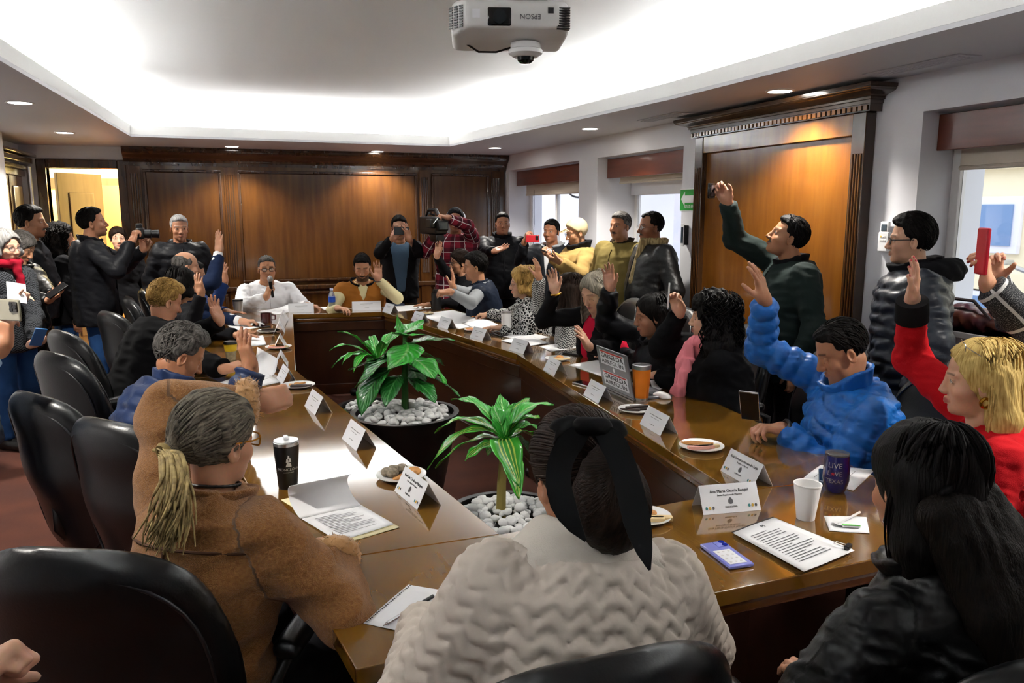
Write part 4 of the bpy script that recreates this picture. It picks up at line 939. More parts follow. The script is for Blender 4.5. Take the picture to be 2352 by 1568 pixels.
def scalp_strands(h, Rh, fem, seed=1):
    '''strand paths in the head frame following the style of hair h'''
    R = np.random.default_rng(seed); k = h['kind']; th = h.get('th', .01); down = Rh.T @ A(0, 0, -1.); long_ = k in ('long', 'bob', 'longback', 'curly'); C0 = A(0, -.014, .036)
    rad = (A(.0735 + th, .095 + th, .082 + th * h.get('top', 1.2)) if long_ or k in ('pony', 'bun') else A(.0742 + th * .42, .0945 + th * .65, .084 + th * 1.1)) * 1.004
    p1 = A(0, .080, h.get('line', .066)); dd = A(0, .018, -.018) - p1; n1 = nrm(A(0, -dd[2], dd[1])); out = []
    N_ = h.get('ns', 200 if not long_ else 150); tries = 0
    while len(out) < N_ and tries < N_ * 12:
        tries += 1
        if long_:
            sg = R.choice([-1, 1]); y0 = R.uniform(-.10, .055); ph = math.radians(R.uniform(55 if k != 'longback' else 95, 178)); d = A(sg * math.sin(ph), math.cos(ph), 0); P = []
            pt = A(sg * .004, y0, 0); th_max = math.radians(R.uniform(92, 112)); t0 = R.uniform(.05, .5)
            for t in np.linspace(t0, 1, 7):
                a = t * th_max; q = A(d[0] * math.sin(a), d[1] * math.sin(a) * (1 if d[1] < 0 else .55), math.cos(a)); P.append(C0 + rad * q + pt * A(1, (1 - t), 0) * .6)
            L = h.get('len', .2) * R.uniform(.75, 1.05) + (.02 if k == 'bob' else .05); q = P[-1]; o_ = nrm(q - C0) * A(1, 1, 0)
            for t in np.linspace(.15, 1, 7): P.append(q + down * L * t + o_ * (.020 * math.sin(t * 2.6) - .012 * t) + (wob((q[0] + t * .1, q[1], q[2]), .12, 5) * .012 * A(1, 1, 0) if h.get('wavy') or k == 'curly' else 0))
            if n1 @ (P[1] - p1) > .0 and P[1][2] > 0: continue
            if k == 'curly':
                P = np.array(P); x_ = np.linspace(0, 1, len(P)); xx = np.linspace(.08, 1, 44); P = np.stack([np.interp(xx, x_, P[:, i]) for i in range(3)], 1); ph_ = R.uniform(0, 6.28); cr = R.uniform(.008, .013); w2 = R.uniform(30, 46); sd_ = R.choice([-1, 1])
                P = P + np.stack([np.cos(ph_ + sd_ * xx * w2), np.sin(ph_ + sd_ * xx * w2), 0 * xx], 1) * (cr * np.minimum(1, xx * 4))[:, None] + o_ * (.012 * np.sin(xx * 3))[:, None]
            out.append(P)
        elif k in ('pony', 'bun'):
            kn = A(*h.get('knot', (0, -.105, -.02))); u = R.normal(size=3); u /= np.linalg.norm(u); q = C0 + rad * u
            if n1 @ (q - p1) > -.002 or q[2] < -.045: continue
            v = (kn - C0) / rad; v /= np.linalg.norm(v); P = []
            for t in np.linspace(0, 1, 14): w_ = u * (1 - t) + v * t; w_ /= np.linalg.norm(w_) + 1e-9; P.append(C0 + rad * w_ * 1.002)
            out.append(P)
        else:
            u = R.normal(size=3); u /= np.linalg.norm(u); q = C0 + rad * u
            if n1 @ (q - p1) > -.001 or q[2] < -.045 or (q[2] < .02 and q[1] > -.03 and abs(q[0]) > .05): continue
            if k == 'bald' and q[2] > .04: continue
            fl = A(.35 * np.sign(u[0]) * abs(u[0]), -.75, -.25 - .9 * abs(u[0])) + R.normal(size=3) * (.28 if not h.get('wavy') else .6); P = [q]; L = h.get('sl', .016)
            for t in range(4):
                g = (P[-1] - C0) / rad ** 2; g = nrm(g); d = nrm(fl - (fl @ g) * g); w_ = (P[-1] + d * L - C0) / rad; w_ /= np.linalg.norm(w_); P.append(C0 + rad * w_ * (1.006 + .010 * math.sin(t * 1.1)))
            if P[-1][2] < -.058 or any(n1 @ (q_ - p1) > -.006 - .10 * abs(q_[0]) * 0 or (abs(q_[0]) > .040 and q_[1] > .030 and q_[2] < .078) or (q_[2] < .018 and q_[1] > -.035) for q_ in P): continue
            out.append(P)
    return np.array(out)
PROF_M = [(-.25, .175, .135, .0), (0, .172, .135, .0), (.3, .165, .128, .0), (.6, .178, .132, .0), (.80, .185, .122, -.005), (.90, .165, .10, -.012), (.98, .105, .078, -.02), (1.06, .068, .066, -.02)]
PROF_F = [(-.25, .185, .14, .0), (0, .172, .135, .0), (.3, .140, .11, .0), (.58, .155, .132, .012), (.78, .162, .116, .0), (.89, .148, .094, -.008), (.97, .09, .07, -.018), (1.06, .058, .056, -.018)]
def ik(S, W, l1, l2, pole):
    d = W - S; L = np.linalg.norm(d); k = max(1., L / (.985 * (l1 + l2))); l1 *= k; l2 *= k; u = d / L
    a = (l1 * l1 - l2 * l2 + L * L) / (2 * L); h = math.sqrt(max(l1 * l1 - a * a, 0)); p = A(*pole); p = nrm(p - (p @ u) * u); return S + u * a + p * h
def join(parts):
    V = []; Fq = []; C = []; o = 0
    for (v, f, c) in parts: V.append(v); Fq.append(f + o); C.append(c); o += len(v)
    return np.concatenate(V), np.concatenate(Fq), np.concatenate(C)
def glasses(parent, Hm, m, w_=.0015, thick=False, z=.0, off=0., up=0.):
    """spectacles in the head frame; up>0 pushes them onto the hair"""
    b = MB(); r = .0022 if thick else .0014; M4 = Hm
    def P(x, y, z_): return M4 @ Vector((x, y, z_))
    oy, oz = (.0, 0.) if not up else (-.05, .112)
    for s in (-1, 1):
        pts = [P(s * .032 + .0225 * np.sign(math.cos(a)) * abs(math.cos(a)) ** .7, .094 + oy - .004 * abs(math.cos(a)), -.003 + oz + .0165 * np.sign(math.sin(a)) * abs(math.sin(a)) ** .7) for a in np.linspace(0, 6.283, 21)[:-1]]
        b.tube(pts, r, 5, closed=True)
        b.tube([P(s * .054, .09 + oy, .003 + oz), P(s * .074, .05 + oy, .004 + oz * .75), P(s * .080, -.01, .006 + oz * .3)], r, 5)
    b.tube([P(-.010, .096 + oy, .002 + oz), P(.010, .096 + oy, .002 + oz)], r, 5)
    g = b.build('glasses', m, parent, smooth=True)
    for s in (-1, 1):
        bb = MB(); bb.add([P(s * .032 + .0215 * math.cos(a), .093 + oy - .003 * abs(math.cos(a)), -.003 + oz + .0155 * math.sin(a)) for a in np.linspace(0, 6.283, 17)[:-1]], [tuple(range(16))])
        bb.build('lens', MATS.get('lens') or mat('lens', 'e8eef2', .05, alpha=.22, spec=.8), g)
    return g
m_gold = mat('gold', 'c89a3a', .25, metal=1.); m_silver = mat('silver', 'c8c8cc', .25, metal=1.)
def person(label, head, yaw, pitch=0, roll=0, skin='b98262', fem=False, hs=1., sit=True, pel=None, byaw=None, arms=None, top=None, legs='1a1a1e', hair=None, face=None, glass=None, w=1., belly=0., res=None, shoes='141414', inner=None, collar=None, nbf=0.03, leg_kind=None, legyaw=None, shrug=0., nbx=0., rh=None):
    """build a person. head: centre between the ears. arms: {'L':..,'R':..} dict(w=wrist, fd=finger dir, pn=palm normal, pose, pole) or 'down'/'lap'."""
    face = face or {}; arms = arms or {}; head = A(*head); byaw = yaw if byaw is None else byaw
    dist = np.linalg.norm(head - A(0, 0, CH)); res = res or float(np.clip(.0019 * dist + .0025, .0072, .0150)); rh = rh or float(np.clip(.00095 * dist, .0034, .0058))
    Rb = rot(byaw); Bx, By = Rb[:, 0], Rb[:, 1]; Rh = rot(yaw, pitch, roll); hs = hs * (.95 if fem else 1.0)
    NB = head - By * nbf + Bx * nbx + A(0, 0, -.142 * hs)
    if pel is None: pel = (NB[0], NB[1]) if not sit else tuple((NB - By * .10)[:2])
    hipz = .53 if sit else min(.90, NB[2] * .64)
    PV = A(pel[0], pel[1], hipz)
    root = empty('person', (PV[0], PV[1], 0), 0, label, 'person'); org = A(PV[0], PV[1], 0)
    U = nrm(NB - PV); Sx = nrm(Bx - (Bx @ U) * U); Fv = np.cross(U, Sx)
    sw = (.178 if not fem else .158) * w
    SH = {s: NB + Sx * sg * sw - U * .062 for s, sg in (('R', 1), ('L', -1))}
    # ---- arms
    l1, l2 = (.285, .255) if not fem else (.265, .235); EL = {}; WR = {}; HD = {}
    for s, sg in (('R', 1), ('L', -1)):
        a = arms.get(s, 'lap' if sit else 'down')
        if a == 'down': a = dict(w=SH[s] + Sx * sg * .07 + Fv * .05 - A(0, 0, .50), fd=(0, 0, -1), pn=-Sx * sg, pose='relax', pole=-Fv + Sx * sg)
        elif a == 'lap': a = dict(w=PV + Sx * sg * .09 + By * .30 + A(0, 0, .12), fd=By - Sx * sg * .6, pn=(0, 0, -1), pose='relax', pole=Sx * sg * .8 - Fv * .4 - A(0, 0, .6))
        elif a == 'pockets': a = dict(w=SH[s] + Sx * sg * .06 + Fv * .08 - A(0, 0, .48), fd=A(0, 0, -1) + Fv * .3 - Sx * sg * .4, pn=-Sx * sg, pose='relax', pole=-Fv + Sx * sg * .8)
        elif a == 'fold': a = dict(w=PV + Fv * .19 + Sx * sg * .03 + A(0, 0, .12 if not sit else .2), fd=-Sx * sg + Fv * .2, pn=-Fv, pose='relax', pole=Sx * sg - A(0, 0, .5))
        W = A(*a['w']); reach = W - SH[s]; lift = max(0., nrm(reach)[2]); SH[s] = SH[s] + U * .035 * lift - Sx * sg * .02 * lift + nrm(reach) * .03 * lift
        pole = a.get('pole', Sx * sg * .6 - A(0, 0, 1) - Fv * .3); EL[s] = ik(SH[s], W, l1, l2, A(*pole)); WR[s] = W; HD[s] = a
    # ---- body (one mesh: head with neck, hands with wrists, trunk and limbs under the clothes)
    parts = []
    neck = (Rh.T @ (NB - head)) / hs; nr = (.052 if not fem else .043) + .006 * face.get('chub', 0)
    v = head_vox(rh / hs, fem, neck * .92, nr, face); V, Fq = v.nets(); C = face_paint(V, skin, {**dict(brow='1c1512'), **face}, fem)
    parts.append((head + (V * hs) @ Rh.T, Fq, C))
    hsc = (.94 if not fem else .86) * hs
    for s, sg in (('R', 1), ('L', -1)):
        a = HD[s]; y = nrm(A(*a['fd'])); z = -A(*a['pn']); z = nrm(z - (z @ y) * y); x = np.cross(y, z)  # right hand: thumb on +x with palm down
        fo = EL[s] - WR[s]; fo = nrm(fo) * .10; x_l = -x
        fl = A(fo @ x, fo @ y, fo @ z) / hsc
        # thumb side: for the right hand seen with the palm down thumb points to -x of (y x z) frame
        sd = -1 if s == 'R' else 1; fl2 = fl * A(sd, 1, 1)
        V, Fq, C = hand_mesh(.0075 if isinstance(arms.get(s, 'down'), str) else max(rh * .88, .0036), sd, a.get('pose', 'relax'), hsc, a.get('nails'), fl2, skin)
        parts.append((WR[s] + V @ np.stack([x, y, z], 0), Fq, C))
    g = G(); g.torso(PV, NB, Sx, Fv, [(p[0], p[1] * .84 * w, p[2] * .84, p[3]) for p in (PROF_F if fem else PROF_M)], s1=1.04)
    for s in 'RL': g.cap(SH[s], EL[s], .045, .038); g.cap(EL[s], WR[s], .036, .024)
    HP = {s: PV + Sx * sg * .085 - U * .02 for s, sg in (('R', 1), ('L', -1))}; KN = {}; AN = {}
    Rl = rot(legyaw if legyaw is not None else byaw); Lx, Ly = Rl[:, 0], Rl[:, 1]
    for s, sg in (('R', 1), ('L', -1)):
        if sit: KN[s] = A(*HP[s][:2], .50) + Ly * .40 + Lx * sg * .04; AN[s] = A(*KN[s][:2], .09) - Ly * .04
        else: AN[s] = A(PV[0], PV[1], .08) + Lx * sg * .10 - Ly * .02; KN[s] = (HP[s] + AN[s]) / 2 + Ly * .02
        g.cap(HP[s], KN[s], .06, .05); g.cap(KN[s], AN[s], .045, .035)
    bb = [g._bb(p) for p in g.p]; vb = Vox(np.min([b[0] for b in bb], 0), np.max([b[1] for b in bb], 0), .04)
    for p, b in zip(g.p, bb): vb.put(lambda X, Y, Z: g.dist(p, X, Y, Z), b[0], b[1], p['k'])
    V, Fq = vb.nets(); parts.append((V, Fq, np.tile(A(*srgb(skin)), (len(V), 1))))
    V, Fq, C = join(parts); obj('body', smesh('body', V - org, Fq, C), m_skin, root)
    # ---- trousers and shoes
    g = G(); tk = 1.05 * (.95 if fem else 1)
    g.ell(PV - U * .02, (.165 * w, .125, .11), R=np.stack([Sx, Fv, U]))
    for s in 'RL': g.cap(HP[s], KN[s], .088 * tk, .066 * tk); g.cap(KN[s], AN[s] + A(0, 0, .0), .064 * tk, .054 * tk, cut=True)
    obj('trousers', g.mesh('trousers', .022 if sit else max(res * 1.4, .018), (.10, .006), 5, org), legs if not isinstance(legs, str) else cloth('trousers_' + legs, legs, .8, leg_kind or None), root)
    ms = mat('shoe_' + shoes, shoes, .35)
    for s, sg in (('R', 1), ('L', -1)):
        a = A(*AN[s][:2], 0); v = Vox(a - .22, a + A(.22, .22, .16), .016); f = Ly
        v.cap(a + A(0, 0, .045) - f * .03, a + A(0, 0, .035) + f * .15, .045, .038, .01); v.cap(a + A(0, 0, .05) - f * .03, a + A(0, 0, .12), .045, .045, .02); v.plane((0, 0, .003), (0, 0, -1))
        V, Fq = v.nets(); obj('shoe', smesh('shoe', V - org, Fq), ms, root)
    # ---- upper garment(s)
    prof = np.array(PROF_F if fem else PROF_M, float); L_ = np.linalg.norm(NB - PV)
    fa = .93 if fem else 1.
    def garment(name, gm, th, m, sl=.93, hem=-.1, puff=None, apuff=None, wr=(.12, .010), cuts=(), open_=None, arms_=True, s1=1.02, sr=1., pat=None, apat=None):
        g = G(); pr = prof.copy(); pr[:, 1] = pr[:, 1] * w + th; pr[:, 2] = pr[:, 2] + th + belly * np.exp(-((pr[:, 0] - .25) / .3) ** 2); pr[:, 3] += belly * .6 * np.exp(-((pr[:, 0] - .25) / .3) ** 2)
        g.torso(PV, NB, Sx, Fv, pr, puff=puff, s0=hem, s1=s1, pat=pat)
        if arms_:
            for s in 'RL':
                e = EL[s]; c = e + (WR[s] - e) * sl
                tk = th * .72; g.cap(SH[s], e, (.051 + tk) * sr * fa, (.041 + tk) * sr * fa, .035, apuff, pat=apat); g.cap(e, c, (.041 + tk) * sr * fa, (.031 + tk * .8) * sr * fa, .02, apuff, cut=True, pat=apat)
        else:
            for s in 'RL': g.cap(SH[s] - U * .01, SH[s] + (EL[s] - SH[s]) * .12, .054 + th, .05 + th, .03)
        cs = list(cuts)
        if open_:           # V opening at the front: (half width at top, bottom height s)
            wt, sb, dp = open_
            def cutter(v):
                def fn(X, Y, Z):
                    x, y, z = X - PV[0], Y - PV[1], Z - PV[2]; h = (x * U[0] + y * U[1] + z * U[2]) / L_; u = x * Sx[0] + y * Sx[1] + z * Sx[2]; q = x * Fv[0] + y * Fv[1] + z * Fv[2]
                    return np.maximum(np.abs(u) - wt * np.clip((h - sb) / (1 - sb), 0, 1.15), .03 - q)
                v.put(fn, k=.006, op='s')
            cs.append(cutter)
        # neck hole
        cs.append(lambda v: v.cap(NB - U * .01, NB + U * .2 + (head - NB) * .4, nr * hs * 1.18, nr * hs * 1.6, .004, 's') if gm.get('hole', True) else None)
        return obj(name, g.mesh(name, gm.get('res') or (res * 1.35 if gm.get('inner') else res), wr, gm.get('seed', 3), org, cs), m, root)
    if inner: garment(inner.get('name', 'shirt'), dict(hole=True, inner=not inner.get('arms')), inner.get('th', .002), inner['m'], sl=inner.get('sl', .96), hem=-.05, wr=(.1, .003), arms_=inner.get('arms', False))
    if top: garment(top.get('name', 'jacket'), top, top.get('th', .02), top['m'], **{k: top[k] for k in ('sl', 'hem', 'puff', 'apuff', 'wr', 'open_', 'arms_', 's1', 'sr', 'pat', 'apat') if k in top})
    if top and top.get('zip'):
        pr = prof.copy(); th = top.get('th', .02); pts = []
        for h in np.linspace(max(top.get('hem', -.1), -.2) + .02, .90, 14):
            rb = np.interp(h, pr[:, 0], pr[:, 2]) + th + belly * math.exp(-((h - .25) / .3) ** 2) * 1.6; vo = np.interp(h, pr[:, 0], pr[:, 3]); pts.append(PV + U * h * L_ + Fv * (rb + vo + .002) - org)
        MB().tube(pts, .007, 6).build('zip_placket', top['zip'] if not isinstance(top['zip'], int) else top['m'], root, smooth=True)
    # ---- collar: ring of cloth round the neck
    if collar:
        cm, hgt, rad, fold = collar['m'], collar.get('h', .06), collar.get('r', .075), collar.get('out', .012)
        v = Vox(NB - .2, NB + .25, max(.0045, res * .7)); ax_ = nrm((head - NB) * .6 + U * .12)
        b0 = NB - U * .02 - Fv * .0
        def fn(X, Y, Z):
            x, y, z = X - b0[0], Y - b0[1], Z - b0[2]; h = x * ax_[0] + y * ax_[1] + z * ax_[2]; rr = np.sqrt(np.maximum(x * x + y * y + z * z - h * h, 0)); q = x * Fv[0] + y * Fv[1] + z * Fv[2]
            R_ = rad + fold * np.clip(h / hgt, 0, 1); d = np.abs(rr - R_) - collar.get('t', .008)
            d = smax(d, smax(h - hgt * (1 - collar.get('dip', .3) * np.clip(q / rad, 0, 1)), -h, .006), .008)
            return d + .004 * wob((X, Y, Z), .06, 2)
        v.put(fn, k=0)
        if collar.get('gap'):
            v.put(lambda X, Y, Z: np.maximum(np.abs((X - b0[0]) * Sx[0] + (Y - b0[1]) * Sx[1] + (Z - b0[2]) * Sx[2]) - collar['gap'], -((X - b0[0]) * Fv[0] + (Y - b0[1]) * Fv[1] + (Z - b0[2]) * Fv[2])), k=.006, op='s')
        V, Fq = v.nets(); obj(collar.get('name', 'collar'), smesh('collar', V - org, Fq, uvw=V), cm, root)
    # ---- hair, glasses
    if hair:
        if 'tailw' in hair: hair['tail'] = [(Rh.T @ (A(*q) - head)) / hs for q in hair['tailw']]
        if 'extraw' in hair: hair['extra'] = [((Rh.T @ (A(*q[0]) - head)) / hs, (Rh.T @ (A(*q[1]) - head)) / hs, q[2], q[3]) for q in hair['extraw']]
        V, Fq, uv = hair_mesh(hair, max(rh * 1.4, hair.get('res', 0)) / hs, Rh, head, hs, fem)
        obj(hair.get('name', 'hair'), smesh('hair', head + (V * hs) @ Rh.T - org, Fq, uvw=uv), hair['m'], root)
    if hair and not hair.get('name') and hair.get('strands', True):
        sp_ = scalp_strands(hair, Rh, fem, int(abs(head[0] * 977 + head[1] * 131)))
        if len(sp_):
            lg = hair['kind'] in ('long', 'bob', 'longback', 'curly'); V, Fq, uv = strand_mesh(sp_, hair.get('sr', .0042 if lg else .0030), .0016 if lg else .0012, 3 if dist > 4 else 5)
            obj('hair_strands', smesh('hair_strands', head + (V * hs) @ Rh.T - org, Fq, uvw=uv), hair['m'], root)
    if hair and hair['kind'] == 'pony' and 'tailw' not in hair:
        V, Fq, uv = hair_mesh(hair, max(rh * 1.2, .005) / hs, Rh, head, hs, fem, 'tail')
        obj('ponytail', smesh('ponytail', head + (V * hs) @ Rh.T - org, Fq, uvw=uv), hair.get('tailm', hair['m']), root)
    Hm = frame(head - org, Rh[:, 0] * hs, Rh[:, 1] * hs, Rh[:, 2] * hs)
    if glass: glasses(root, Hm, glass.get('m', m_black), thick=glass.get('thick', False), up=glass.get('up', 0))
    return dict(root=root, org=org, Hm=Hm, head=head, Rh=Rh, NB=NB, PV=PV, U=U, Sx=Sx, Fv=Fv, SH=SH, EL=EL, WR=WR, hs=hs, res=res, L=L_)
H_BLACK = hairmat('hair_black', '070606', '15110f'); H_DARK = hairmat('hair_dark_brown', '17100c', '2e2018'); H_GREY = hairmat('hair_grey', '4a4846', '9a9896'); H_SALT = hairmat('hair_salt_pepper', '2a2826', '6e6a66')
H_SILVER = hairmat('hair_silver', '6a6a6a', 'b4b2b0'); H_BLOND = hairmat('hair_blond', '9a7a3c', 'd8bd78'); H_BLONDB = hairmat('hair_blond_brown', '6e4f26', 'c09a56'); H_ASH = hairmat('hair_ash_streaked', '4a4440', 'a39b88')
# ================================================================== the cast
def a_(px, py, t): return at(px, py, t=t)
def tz(px, py, z): return at(px, py, z=z)
C_ = cloth
def arm(w, fd, pn, pose='open', pole=None, nails=None):
    d = dict(w=w, fd=fd, pn=pn, pose=pose)
    if pole is not None: d['pole'] = pole
    if nails: d['nails'] = nails
    return d
def soft(p, name, m, caps, k=.02, res=None, amp=.004, wl=.05, plane=None):
    """extra soft cloth piece (scarf, hood, cuff) made of blended strokes, child of a person"""
    res = res or max(.006, p['res'] * .8); P = np.array([q for c in caps for q in (c[0], c[1])]); r = max(max(c[2], c[3]) for c in caps) + .05
    v = Vox(P.min(0) - r, P.max(0) + r, res)
    for c in caps: v.cap(c[0], c[1], c[2], c[3], k)
    X, Y, Z = v.ax[0][:, None, None], v.ax[1][None, :, None], v.ax[2][None, None, :]
    if amp: v.D += np.where(np.abs(v.D) < .05, amp * wob((X, Y, Z), wl, 8), 0).astype(np.float32)
    if plane: v.plane(*plane)
    V, Fq = v.nets(); return obj(name, smesh(name, V - p['org'], Fq, uvw=V), m, p['root'])
def ringpts(c, ax1, ax2, r1, r2, n=10, a0=0, a1=2 * math.pi): return [c + ax1 * r1 * math.cos(a) + ax2 * r2 * math.sin(a) for a in np.linspace(a0, a1, n)]
def chainc(pts, r): return [(pts[i], pts[i + 1], r, r) for i in range(len(pts) - 1)]
def hoop(p, name, c, ax, r, t, m):
    """bracelet / watch strap / earring"""
    e1 = nrm(np.cross(ax, A(.2, .3, .9))); e2 = np.cross(nrm(ax), e1); return MB().tube([c - p['org'] + r * (e1 * math.cos(a) + e2 * math.sin(a)) for a in np.linspace(0, 6.283, 21)[:-1]], t, 6, closed=True).build(name, m, p['root'], smooth=True)
BLK = C_('cloth_black', '131316', .85); BLKN = C_('nylon_black', '15161a', .5, 'nylon'); LEA = C_('leather_jacket_black', '0d0d0e', .4, 'leather', spec=.3)
NAVY = C_('cloth_navy', '16233f', .8); JEAN = C_('denim', '1c3a66', .85, 'jean', '2c5184'); WHITE = C_('shirt_white', 'e4e4e6', .8)
short = lambda m=H_BLACK, **k: dict(kind='short', m=m, short=True, **k)
# ---------------------------------------------------------------- head table
p = person('seated man in white shirt and glasses speaking into a microphone at the far end', a_(613, 617, 7.35), 176, 0, 0, 'ba835f', face=dict(chub=1, brow='2a2624'), hair=short(H_SALT, th=.006), byaw=170, w=1.12, belly=.03,
    arms=dict(R=arm(a_(612, 682, 7.05), (.35, -.2, 1), (.9, .3, .1), 'grip', (-1, -.3, -.6)), L=arm(tz(705, 701, .80), (.9, -.4, -.1), (0, 0, -1), 'relax')), top=dict(m=WHITE, name='shirt', th=.028, sl=.92, wr=(.075, .012), zip=1), collar=dict(m=WHITE, h=.035, r=.072, out=.012, gap=.02), glass=dict(thick=True), legs='23252c')
mic = A(*a_(622, 660, 7.02)); t = empty('microphone', mic - A(0, 0, .09), 0, 'black handheld microphone with grey mesh head held by the man in white', 'microphone')
MB().tube([(.015, .0, -.0), (0, 0, .10), (-.002, .0, .15)], [.012, .014, .018], 12).build('handle', m_black, t, smooth=True)
MB().lathe([(0, 0), (.018, .0), (.025, .018), (.025, .03), (.018, .045), (0, .052)], 16, 0, Matrix.Translation((-.003, .0, .145))).build('mesh_head', m_alu, t, smooth=True)
TAN = C_('vest_tan', '9a5f22', .8); CREAM = C_('shirt_cream', 'd8cda0', .85)
p = person('seated bearded man in tan vest and cream shirt raising his hand at the far end', a_(832, 614, 7.3), 190, -18, 0, 'c18c6c', face=dict(must='1e1714', beard='1e1714', eyes=0), hair=short(H_BLACK, th=.014, line=.058), byaw=186, w=1.05, belly=.02,
    arms=dict(L=arm(a_(868, 641, 7.1), (.02, .0, 1), (-.15, -1, 0), 'open', (1, -.2, -1)), R=arm(tz(775, 708, .80), (.5, -.7, 0), (0, 0, -1), 'relax')), inner=dict(m=CREAM, arms=True, sl=.95, th=.016), top=dict(m=TAN, name='vest', th=.026, arms_=False, open_=(.05, .7, 0)), collar=dict(m=C_('collar_black', '14161c'), h=.05, r=.085, out=.03, gap=.03), legs='23252c')
hoop(p, 'bracelet', a_(868, 646, 7.1), A(0, 0, 1), .034, .004, m_black)
# ---------------------------------------------------------------- seated on the right, far to near
p = person('seated woman in black with dark glasses raising her hand, farthest on the window side', a_(1055, 602, 7.5), -95, -5, 0, 'c08a68', True, hair=dict(kind='bun', m=H_DARK, th=.014, len=.05, extra=[((0, -.09, -.02), (0, -.11, -.05), .035, .04)]), arms=dict(R=arm(a_(1003, 588, 7.2), (.25, .1, 1), (-.7, -.7, 0), 'open', (0, .2, -1)), L=arm(tz(985, 700, .80), (-.6, .3, 0), (0, 0, -1))), top=dict(m=BLK, th=.016, sl=.95), glass=dict(thick=True), face=dict(lip='9a2f33'))
GREYS = C_('shirt_grey', '8a8d90', .85)
p = person('seated man with moustache in navy vest and grey shirt raising one hand', a_(1091, 613, 6.75), -72, -4, 0, 'b98462', face=dict(must='16110e'), hair=short(H_BLACK, th=.016), w=1.05,
    arms=dict(R=arm(a_(1040, 662, 6.4), (.08, .1, 1), (-.75, .4, .1), 'open', (.4, -.4, -1)), L=arm(a_(1034, 670, 6.15), (-1, .1, .0), (0, .3, -1), 'fist', (.4, -.6, -1))), inner=dict(m=GREYS, arms=True, sl=.94, th=.014, name='shirt'), top=dict(m=C_('vest_navy', '18202f', .6, 'nylon'), name='vest', th=.026, arms_=False), collar=dict(m=C_('vest_navy', '18202f'), h=.05, r=.075, out=.012))
CRK = C_('jacket_crackle', '121214', .8, 'crackle', 'c8c8c4')
p = person('seated woman with curly dark-blond hair and silver glasses in black jacket with white web pattern', a_(1200, 650, 5.95), -72, -4, 0, 'c99b7c', True, hair=dict(kind='bob', m=H_BLONDB, th=.022, len=.03, wavy=True, amp=.004), arms=dict(R=arm(tz(1122, 722, .80), (-.9, .25, 0), (0, 0, -1), 'pen'), L=arm(tz(1150, 752, .80), (-.8, .3, 0), (0, 0, -1))), top=dict(m=CRK, th=.022, sl=.95), collar=dict(m=CRK, h=.06, r=.068, out=.008), glass=dict(m=m_silver))
for s in (1, -1): MB().lathe([(0, -.006), (.006, 0), (0, .006)], 10, 0, p['Hm'] @ Matrix.Translation((s * .079, -.008, -.046))).build('earring', m_plastic, p['root'], smooth=True)
HER = C_('jacket_herringbone', '3c3c3e', .85, 'herring', 'bcbcb8')
p = person('seated woman with long dark brown hair in grey zigzag tweed jacket raising her hand', a_(1305, 668, 5.35), -35, -5, 0, 'c08a68', True, byaw=-60, hair=dict(kind='long', m=H_DARK, th=.014, len=.24, w=.95), arms=dict(R=arm(a_(1238, 638, 5.45), (-.12, .05, 1), (-.6, .7, 0), 'open', (.2, .4, -1)), L='lap'), top=dict(m=HER, th=.020, sl=.97))
RED5 = C_('sweater_crimson', 'b01030', .8)
p = person('seated woman with ash streaked hair, black cardigan over crimson top, eyes lowered', a_(1366, 672, 4.8), -112, -22, 0, 'd0a184', True, byaw=-98, hair=dict(kind='long', m=H_ASH, th=.014, len=.22, front=.012), face=dict(eyes=0, lip='a8525a'),
    arms=dict(R=arm(a_(1275, 668, 4.85), (-.18, .1, 1), (-.5, -.8, 0), 'open', (.2, .5, -1)), L=arm(a_(1352, 796, 4.3), (-.55, -.15, .8), (-.6, .6, -.2), 'open', (.5, -.6, -1))), inner=dict(m=RED5, th=.004, name='top'), top=dict(m=C_('cardigan_black', '141416', .9), name='cardigan', th=.020, open_=(.075, .05, 0), sl=.93))
hoop(p, 'bracelet', a_(1277, 675, 4.85), A(-.2, 0, 1), .032, .006, m_gold)
soft(p, 'top_panel', RED5, [(p['PV'] + p['U'] * .12 + p['Sx'] * -.10 - p['Fv'] * .02, p['PV'] + p['U'] * .30 - p['Sx'] * .12, .095, .085)], amp=.003)
p = person('seated dark-haired woman in black quilted coat looking down, hand raised beside the ash-haired woman', a_(1497, 724, 4.3), -72, -10, 0, 'a9765a', True, byaw=-75, hair=dict(kind='longback', m=H_BLACK, th=.010, len=.16, front=-.02), face=dict(eyes=0, chub=.5),
    arms=dict(R=arm(a_(1402, 662, 4.35), (-.12, .05, 1), (-.6, -.6, 0), 'open', (.2, .5, -1)), L=arm(tz(1420, 812, .80), (-.9, .2, 0), (0, 0, -1))), top=dict(m=BLKN, th=.028, sl=.96, puff=(.075, .006), apuff=(.08, .006)), collar=dict(m=BLKN, h=.06, r=.075, out=.03))
COAT = C_('coat_black_wool', '0f0f11', .95)
p = person('seated woman with voluminous black curls, black coat and pink scarf', a_(1632, 730, 3.82), -50, 0, 0, 'cf9f82', True, byaw=-58, hair=dict(kind='curly', m=H_BLACK, th=.030, len=.22, w=1.25, front=-.01, res=.005), face=dict(lip='9a2f3a'),
    arms=dict(R=arm(a_(1562, 718, 3.9), (-.35, .1, 1), (-.6, -.6, 0), 'pinch', (.2, .5, -1)), L=arm(tz(1512, 862, .81), (-.95, .35, .05), (0, 0, -1), 'relax', (.3, -.9, -.6))), top=dict(m=COAT, th=.034, sl=.95, hem=-.2))
PINK = C_('scarf_pink', 'ea8a94', .9)
c0 = p['NB'] + p['U'] * .035; f, s = p['Fv'], p['Sx']
